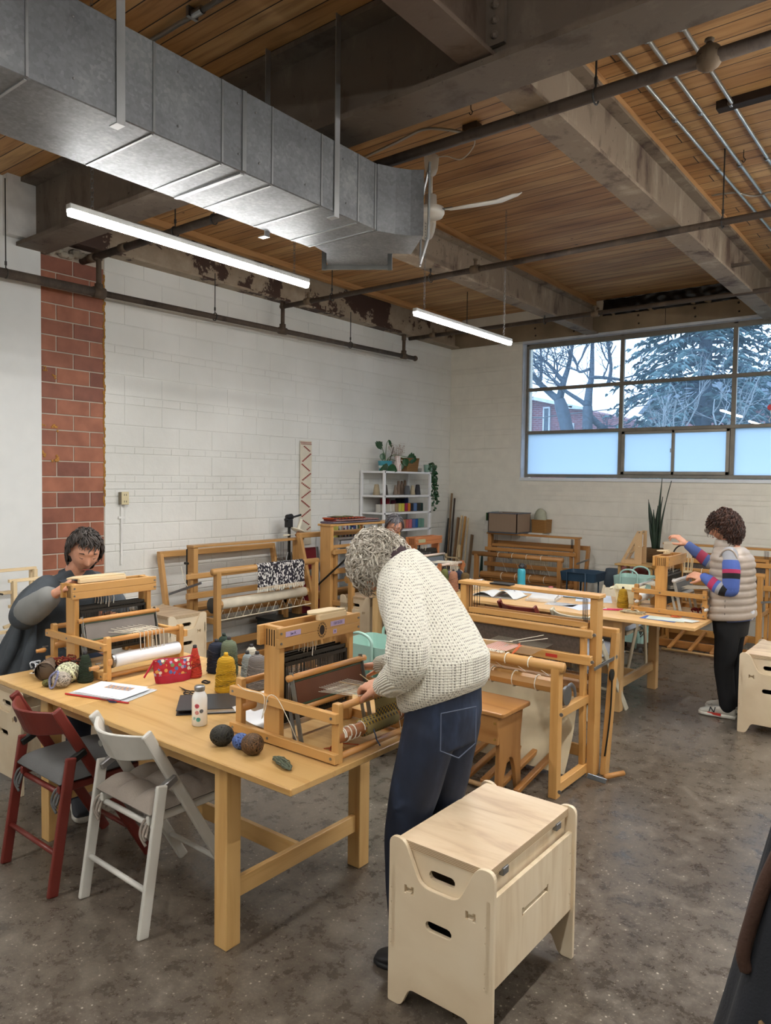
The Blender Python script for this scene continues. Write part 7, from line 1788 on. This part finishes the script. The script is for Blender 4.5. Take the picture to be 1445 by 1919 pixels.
GH = hairmat('ddd6c8', '847a6b')
cut = lambda q: 1.0 if (q.x < .35 or q.z > .35) else max(.82, 1.0-.5*(q.x-.35)-.3*max(0, .35-q.z))
scalp(w2, GH, HC, HF, HU, (.108, .086, .124), cut)
locks('hair', w2, GH, HC, HF, HU, (.108, .088, .124), 1150, .95, .22, .0052, 3, lambda v: (v.z > -.15 or v.x < -.05) and not (v.x > .45 and v.z < .32) and not v.z < -.5, lay=.14, flat=.5, seg=12, out=.10, mess=.9, curl=.006)

# ---- seated person in grey jacket
w1 = thing('person', 'seated person with short dark hair and grey jacket threading the small loom', 'person', (1.95, -7.0, 0))
HC = (2.09, -6.955, 1.325); HF = (.84, -.26, -.40); HU = (.40, -.05, .9)
b = MB(); lc = head(b, HC, HF, HU, 1.03)
chain(b, [(2.04,-6.965,1.24,.055), (2.00,-6.97,1.18,.06), (1.97,-6.98,1.12,.08)])
torso(b, [((1.86,-6.98,.66), (.03,.16,0), (.11,0,0)), ((1.88,-6.98,.85), (.03,.14,0), (.10,0,0)), ((1.93,-6.98,1.05), (.03,.15,0), (.09,0,.02)), ((1.97,-6.97,1.15), (.03,.13,0), (.07,0,.03))])
chain(b, [(1.97,-7.13,1.13,.05), (2.02,-7.27,.98,.043), (2.26,-7.22,1.125,.028)]); chain(b, [(2.0,-6.82,1.13,.05), (2.12,-6.76,.93,.043), (2.28,-6.92,.97,.028)])
hand(b, (2.262,-7.222,1.13), (.80,.35,.50), (-.2,-.75,.6), side=-1, curls=(1.2, 1.25, 1.25, 1.3), thumb=1.0, L=1.0)
hand(b, (2.28,-6.92,.97), (.75,-.1,.2), (.1,.3,.9), side=1, curl=.6)
chain(b, [(1.90,-7.06,.64,.085), (2.30,-7.12,.55,.06), (2.42,-7.19,.09,.04)]); chain(b, [(1.90,-6.90,.64,.085), (2.30,-6.86,.55,.06), (2.42,-6.85,.09,.04)])
remesh(obj('body', b, SK, w1, smooth=True), .0045, 3); facemarks(w1, lc, '9a4640')
JN = denim(); j = MB(); torso(j, [((1.83,-6.98,.60), (0,.17,0), (.12,0,0)), ((1.84,-6.98,.72), (0,.17,0), (.12,0,0)), ((1.86,-6.98,.80), (0,.15,0), (.11,0,0))])
chain(j, [(1.86,-7.06,.655,.095), (2.1,-7.10,.62,.085), (2.32,-7.13,.545,.068), (2.38,-7.16,.35,.062), (2.42,-7.19,.10,.055)], 18); chain(j, [(1.86,-6.90,.655,.095), (2.1,-6.87,.62,.085), (2.32,-6.86,.545,.068), (2.38,-6.855,.35,.062), (2.42,-6.85,.10,.055)], 18)
remesh(obj('jeans', j, JN, w1, smooth=True), .008, 4)
for (a, c) in (((2.38,-7.17,0), (2.585,-7.25,0)), ((2.38,-6.84,0), (2.63,-6.85,0))): shoe(w1, a, c, plain('22252b', .7), plain('b5b3aa', .6), h=.08, th=.03)
s = MB()
torso(s, [((1.81,-7.06,.60), (.06,.25,0), (.17,0,-.02)), ((1.82,-7.05,.64), (.06,.255,0), (.18,0,-.02)), ((1.84,-7.03,.78), (.06,.23,0), (.165,0,0)), ((1.88,-7.0,.92), (.05,.205,0), (.15,0,.02)), ((1.92,-6.99,1.05), (.04,.195,0), (.13,0,.03)), ((1.965,-6.975,1.14), (.03,.165,0), (.10,0,.04)), ((2.0,-6.97,1.185), (.02,.10,0), (.07,0,.04))], 30, .9)
chain(s, [(1.965,-7.11,1.12,.072), (1.985,-7.21,1.05,.078), (2.03,-7.275,.985,.075), (2.12,-7.265,1.03,.066), (2.20,-7.24,1.085,.055)], 18)
chain(s, [(2.0,-6.84,1.12,.072), (2.06,-6.77,1.02,.074), (2.12,-6.76,.94,.066), (2.24,-6.88,.965,.05)], 18)
for (p0, p1, p2, r) in (((1.9,-7.22,.95), (1.88,-7.26,.8), (1.84,-7.3,.66), .03), ((1.98,-7.19,.92), (1.99,-7.22,.78), (1.98,-7.26,.64), .03), ((1.76,-7.2,.9), (1.72,-7.24,.76), (1.68,-7.27,.62), .028), ((2.0,-7.28,1.06), (2.05,-7.32,1.0), (2.12,-7.31,1.0), .014)): chain(s, [(*p0, r*.5), (*p1, r), (*p2, r*.8)], 8)
JK = plain('444a50', .85, var=.12, nscale=7, bump=.3, bscale=140)
jk = remesh(obj('jacket', s, JK, w1, smooth=True), .008, 4)
obj('rolled_cuff', chain(MB(), [(2.09,-7.27,1.02,.080), (2.15,-7.257,1.055,.074), (2.215,-7.236,1.10,.064)], 18), plain('7d7e7c', .9, var=.05), jk, smooth=True, label='lighter grey turned-back cuff')
cl_ = MB(); 
for sd in (-1, 1): cl_.add([V((2.00,-6.97+sd*.02,1.23)), V((1.975,-6.97+sd*.075,1.205)), V((2.01,-6.97+sd*.11,1.165)), V((2.085,-6.97+sd*.075,1.125)), V((2.07,-6.97+sd*.03,1.165))], [(0,1,2,3,4)] if sd > 0 else [(4,3,2,1,0)])
c_ = obj('collar', cl_, JK, jk); so = c_.modifiers.new('s', 'SOLIDIFY'); so.thickness = .006
DH = hairmat('4a403a', '1c1713')
cut = lambda q: 1.0 if (q.x < .0 or q.z > .62) else max(.72, 1.0-.9*max(0,q.x)-.5*max(0, .62-q.z))
scalp(w1, DH, HC, HF, HU, (.107, .085, .123), cut)
locks('hair', w1, DH, HC, HF, HU, (.110, .088, .126), 700, .62, .10, .0058, 5, lambda v: (v.z > .05 or v.x < -.1) and not (v.x > .28 and v.z < .80) and not (v.x > .0 and v.z < .30) and not v.z < -.62, lay=.09, flat=.45, seg=9, out=.08, part_=(-.1, .1, .98))

# ---- person in quilted vest
w4 = thing('person', 'standing person with dark curly hair, quilted beige vest and striped sleeves', 'person', (4.66, -3.2, 0))
HC = (4.578, -3.195, 1.432); HF = (-.93, .12, -.34); HU = (-.34, .0, .94)
b = MB(); lc = head(b, HC, HF, HU, .96)
chain(b, [(4.605,-3.195,1.37,.05), (4.63,-3.195,1.31,.055), (4.65,-3.195,1.25,.07)])
torso(b, [((4.665,-3.2,.72), (0,.15,0), (.10,0,0)), ((4.665,-3.2,.9), (0,.14,0), (.10,0,0)), ((4.655,-3.2,1.1), (0,.15,0), (.10,0,0)), ((4.65,-3.2,1.24), (0,.13,0), (.08,0,0))])
chain(b, [(4.66,-3.34,1.22,.045), (4.68,-3.39,.985,.04), (4.50,-3.37,1.052,.026)]); chain(b, [(4.60,-3.05,1.22,.045), (4.46,-3.02,1.13,.04), (4.275,-3.05,1.272,.026)])
hand(b, (4.50,-3.37,1.052), (-.93,.1,.15), (-.1,-.55,.8), side=-1, curls=(.8, .95, 1.05, 1.1), thumb=1.0, L=.95)
hand(b, (4.275,-3.05,1.272), (-.78,-.1,.60), (.45,-.3,.8), side=-1, curls=(.9, .75, .8, .9), thumb=1.1, L=.95)
for (y, ya) in ((-3.28, -3.28), (-3.12, -3.10)): chain(b, [(4.655,y,.76,.085), (4.645,y,.42,.058), (4.67,ya,.08,.038)])
remesh(obj('body', b, SK, w4, smooth=True), .0045, 3); facemarks(w4, lc); glasses(w4, lc)
BT = plain('0f1013', .9, var=.1)
j = MB(); torso(j, [((4.66,-3.2,.62), (0,.15,0), (.115,0,0)), ((4.66,-3.2,.72), (0,.17,0), (.125,0,0)), ((4.66,-3.2,.82), (0,.16,0), (.12,0,0))])
for (y, ya) in ((-3.285, -3.285), (-3.115, -3.10)): chain(j, [(4.66,y,.70,.095), (4.65,y,.52,.082), (4.64,y,.38,.070), (4.66,ya,.22,.064), (4.675,ya,.09,.058)], 18)
remesh(obj('trousers', j, BT, w4, smooth=True), .008, 4)
for (a, c, y) in (((4.735,-3.285,0), (4.475,-3.295,0), 0), ((4.72,-3.10,0), (4.47,-3.08,0), 1)):
    so_ = shoe(w4, a, c, plain('c2c0b6', .6), plain('d8d6cc', .6), h=.085, th=.03)
    if y == 0:
        mk = MB()
        for (p, q) in (((4.558,.036), (4.566,.074)), ((4.566,.074), (4.592,.038)), ((4.592,.038), (4.600,.076))): mk.bar((p[0], -3.3325, p[1]), (q[0], -3.3325, q[1]), .006, .006, up=(0,1,0))
        obj('side_mark', mk, plain('33353a', .6), so_); obj('red_panel', MB().box(4.545, 4.64, -3.334, -3.326, .018, .034), plain('c4382e', .5), so_)
        obj('lace', MB().tube([(4.57,-3.30,.088), (4.56,-3.27,.082), (4.55,-3.31,.078), (4.535,-3.27,.07), (4.525,-3.31,.066)], .003, 5), plain('8e8c86', .8), so_)
# striped sleeves: one mesh per arm, stripes by distance along the arm
def stripemat(axis_pts, cols, nm):
    n = NT(nm); tc = n.N('ShaderNodeTexCoord'); p0, p1 = V(axis_pts[0]), V(axis_pts[1]); d = (p1-p0); L = d.length; d = d/L
    dp = n.N('ShaderNodeVectorMath', operation='DOT_PRODUCT'); n.L(tc, 'Object', dp, 0); dp.inputs[1].default_value = d
    off = p0.dot(d); mr = n.N('ShaderNodeMapRange'); mr.inputs['From Min'].default_value = off; mr.inputs['From Max'].default_value = off+L; n.L(dp, 'Value', mr, 0)
    r = n.ramp(mr, 0, cols, 'CONSTANT'); n.L(r, 0, n.b, 'Base Color'); n.set(Roughness=.85); return n.m
O4 = V((4.66, -3.2, 0)); o4 = lambda p: V(p)-O4
sv = MB(); chain(sv, [(4.665,-3.33,1.235,.058), (4.69,-3.375,1.13,.062), (4.695,-3.395,1.0,.058)], 18)
sl1 = obj('sleeve_upper', sv, stripemat((o4((4.665,-3.33,1.28)), o4((4.69,-3.39,.94))), [(0, '9a9ca2'), (.26, '4a62a8'), (.46, 'a8305a'), (.54, '14151a'), (.66, '4a62a8')], 'striped_knit'), w4, smooth=True, label='striped blue, pink and black upper sleeve')
sv = MB(); chain(sv, [(4.695,-3.395,.985,.056), (4.62,-3.39,.985,.052), (4.545,-3.378,1.03,.044), (4.505,-3.37,1.052,.036)], 18)
obj('sleeve_lower', sv, stripemat((o4((4.72,-3.39,.95)), o4((4.50,-3.37,1.055))), [(0, '4a62a8'), (.18, '14151a'), (.36, '9a9ca2'), (.48, '4a62a8'), (.58, 'a8305a'), (.76, '4a62a8')], 'striped_knit_b'), w4, smooth=True)
sv = MB(); chain(sv, [(4.60,-3.05,1.215,.056), (4.52,-3.02,1.15,.055), (4.45,-3.02,1.135,.052), (4.36,-3.03,1.20,.044), (4.29,-3.045,1.258,.036)], 18)
obj('sleeve_far', sv, stripemat((o4((4.58,-3.03,1.10)), o4((4.28,-3.05,1.26))), [(0, '9a9ca2'), (.28, '9a9ca2'), (.40, '4a5e96'), (.50, '9a3550'), (.68, '4a5e96')], 'striped_knit_c'), w4, smooth=True)
# quilted vest: stacked puffs
v_ = MB(); rings = []; N_ = 10
for k in range(N_*6+1):
    t_ = k/(N_*6); z = .745+(1.285-.745)*t_; ph = (t_*N_) % 1; puff = abs(sin(pi*t_*N_))**.5*.010
    wl = .185+.01*cos(t_*3) if t_ < .8 else .185*(1-((t_-.8)/.2)**2*.52); dp_ = .158-.018*t_ if t_ < .75 else .145*(1-((t_-.75)/.25)**2*.38)
    cx_ = 4.665-.01*t_-.02*max(0, t_-.8)/.2; rings.append(((cx_, -3.2, z), (0, wl+puff, 0), (dp_+puff, 0, .02*(1-t_)), .85))
v_.loft(rings, 48)
VM = plain('a5998d', .45, var=.06, nscale=9, bump=.25, bscale=25)
ve = obj('quilted_vest', v_, VM, w4, smooth=True)
chain_m = MB(); chain(chain_m, [(4.60,-3.2,1.28,.075), (4.585,-3.2,1.325,.068)], 20)
obj('vest_collar', MB().lathe((4.605,-3.2,0), [(.088,1.265), (.080,1.30), (.074,1.335), (.068,1.335), (.070,1.29), (.07,1.26)], 24), VM, ve, smooth=True)
zp = MB(); zp.tube([(4.66,-3.398,.77), (4.66,-3.40,.90)], .002, 5); obj('side_pocket_zip', zp, BLK, ve)
ar = MB(); ar.tube([(4.665+.062*cos(a), -3.372-.016*sin(a)*0, 1.19+.085*sin(a)) for a in [2*pi*k/24 for k in range(25)]], .007, 6, cap=False); obj('armhole_binding', ar, VM, ve, smooth=True)
obj('shirt_tail', MB().loft([((4.68,-3.2,.735), (0,.17,0), (.14,0,.02), .85), ((4.68,-3.2,.76), (0,.17,0), (.14,0,.02), .85)], 30), plain('4a5e96', .8), w4, smooth=True)
obj('white_hem', MB().ball((4.81,-3.24,.80), (.018,.05,.05), 14, 10), plain('c9cbd4', .8), w4, smooth=True)
CH = hairmat('573322', '1a0f0c')
cut = lambda q: 1.0 if (q.x < .0 or q.z > .6) else max(.72, 1.0-.9*max(0,q.x)-.5*max(0, .6-q.z))
HC2 = (4.592, -3.195, 1.432)
scalp(w4, CH, HC2, HF, HU, (.108, .094, .124), cut)
locks('hair', w4, CH, HC2, HF, HU, (.106, .096, .122), 640, 1.0, .12, .0042, 8, lambda v: (v.z > -.35 or v.x < -.1) and not (v.x > .12 and v.z < .72) and not (v.x > -.05 and v.z < .2), lay=.14, flat=.8, seg=22, out=.12, drop=.022, curl=.012)

# ---- seated knitter with glasses
w3 = thing('person', 'seated person with short straight grey hair, glasses and pale shirt behind the reddish loom', 'person', (1.2, -3.12, 0))
HC = (1.36, -3.10, 1.275); HF = (.64, -.60, -.40); HU = (.25, -.22, .88)
b = MB(); lc = head(b, HC, HF, HU, .98)
chain(b, [(1.32,-3.10,1.21,.052), (1.28,-3.10,1.15,.06), (1.24,-3.10,1.08,.08)])
torso(b, [((1.15,-3.15,.60), (0,.13,0), (.09,0,0)), ((1.15,-3.10,.8), (0,.14,0), (.10,0,0)), ((1.22,-3.10,1.0), (0,.15,0), (.09,0,.02)), ((1.25,-3.10,1.1), (0,.12,0), (.07,0,.03))])
chain(b, [(1.24,-3.25,1.08,.05), (1.30,-3.32,.86,.042), (1.50,-3.28,.84,.027)]); chain(b, [(1.24,-2.95,1.08,.05), (1.30,-2.85,.86,.042), (1.50,-2.82,.86,.027)])
hand(b, (1.50,-3.28,.84), (.9,.2,0), (0,0,1), side=1, curl=.7); hand(b, (1.50,-2.82,.86), (.9,-.3,0), (0,0,1), side=-1, curl=.7)
for y in (-3.2, -3.0): chain(b, [(1.18,y,.64,.06), (1.53,y,.58,.05), (1.56,y,.09,.04)])
remesh(obj('body', b, SK, w3, smooth=True), .005, 3); facemarks(w3, lc, '9c5a50', '77706a'); glasses(w3, lc, '5a2f1c')
s = MB(); torso(s, [((1.15,-3.12,.575), (0,.18,0), (.13,0,0)), ((1.15,-3.10,.8), (0,.18,0), (.13,0,0)), ((1.21,-3.10,1.0), (0,.19,0), (.12,0,.02)), ((1.25,-3.10,1.10), (0,.16,0), (.09,0,.03)), ((1.275,-3.10,1.145), (0,.08,0), (.065,0,.03))])
chain(s, [(1.24,-3.24,1.07,.065), (1.29,-3.32,.88,.058), (1.42,-3.29,.85,.045)], 16); chain(s, [(1.24,-2.96,1.07,.065), (1.29,-2.87,.88,.058), (1.42,-2.84,.86,.045)], 16)
remesh(obj('shirt', s, plain('d5c3b8', .85, var=.04, nscale=14), w3, smooth=True), .009, 4)
j = MB()
for y in (-3.2, -3.0): chain(j, [(1.16,y,.655,.09), (1.36,y,.645,.082), (1.53,y,.58,.068), (1.55,y,.3,.06), (1.56,y,.10,.055)], 16); shoe(w3, (1.50,y,0), (1.74,y,0), BLK, BLK)
remesh(obj('trousers', j, plain('24262c', .9), w3, smooth=True), .009, 3)
SH_ = hairmat('a09ea0', '55525a')
cut = lambda q: 1.0 if (q.x < .0 or q.z > .6) else max(.72, 1.0-.9*max(0,q.x)-.5*max(0, .6-q.z))
scalp(w3, SH_, HC, HF, HU, (.106, .086, .122), cut)
locks('hair', w3, SH_, HC, HF, HU, (.110, .090, .126), 420, 1.0, .04, .006, 15, lambda v: (v.z > .05 or v.x < -.1) and not (v.x > .25 and v.z < .8) and not (v.x > .0 and v.z < .3) and not v.z < -.6, lay=.07, flat=.35, seg=7, out=.04, part_=(.3, .25, .92))
# the rest of the room's lamps, in the same rows, behind and beside the camera
for (x, y0, y1, lab) in ((2.70, -10.4, -8.8, 'lit lamp hanging by the left wall behind the viewer'), (5.6, -3.3, -1.75, 'lit lamp high over the vest wearer, nearer the window'), (5.6, -5.9, -4.4, 'lit lamp hanging over the right part of the room'), (5.6, -8.6, -7.1, 'lit lamp hanging above the viewer'), (5.6, -11.1, -9.6, 'lit lamp hanging behind the viewer'), (7.6, -7.0, -5.5, 'lit lamp hanging by the far right wall'), (7.6, -3.9, -2.4, 'lit lamp hanging by the far right wall near the window')):
    lamp(x, y0, 2.95 if x < 5 else 3.35, y1, lab)

# ------------------------------------------------------------------ loose pieces become parts of their own
def explode(names):
    for o in list(bpy.data.objects):
        if o.type != 'MESH' or o.name.split('.')[0] not in names: continue
        me = o.data; n = len(me.vertices); par = list(range(n))
        def find(a):
            while par[a] != a: par[a] = par[par[a]]; a = par[a]
            return a
        for e in me.edges:
            a, b = find(e.vertices[0]), find(e.vertices[1])
            if a != b: par[a] = b
        groups = {}
        for p in me.polygons: groups.setdefault(find(p.vertices[0]), []).append(p)
        if len(groups) < 2: continue
        first = True; base = o.name.split('.')[0]
        for ps in groups.values():
            ids = {}; fs = []
            for p in ps: fs.append([ids.setdefault(v, len(ids)) for v in p.vertices])
            vs = [None]*len(ids)
            for v, i in ids.items(): vs[i] = me.vertices[v].co.copy()
            m2 = bpy.data.meshes.new(base); m2.from_pydata(vs, [], fs); m2.update()
            if ps[0].use_smooth: m2.polygons.foreach_set('use_smooth', [True]*len(m2.polygons))
            for mt in me.materials: m2.materials.append(mt)
            if first: keep = m2; first = False; continue
            c = o.copy(); c.data = m2; COL.objects.link(c)
        o.data = keep
explode({'duct_seam', 'duct_screw', 'conduit_clamp', 'tie_cord', 'lift_cable', 'bolt', 'screw', 'peg', 'printed_picture', 'guide_groove', 'shed_stick', 'mouth_flange', 'window_reveal', 'socket_slot', 'box_piping', 'side_mark', 'printed_chart', 'paper_sheet', 'sliding_sash', 'treadle_frame', 'rack_post', 'glue_blob', 'seat_slat', 'page', 'header_board', 'white_hem', 'folder_sheet', 'cushion_tie'} - {'paper_sheet', 'sliding_sash', 'page', 'header_board', 'printed_chart', 'glue_blob'})
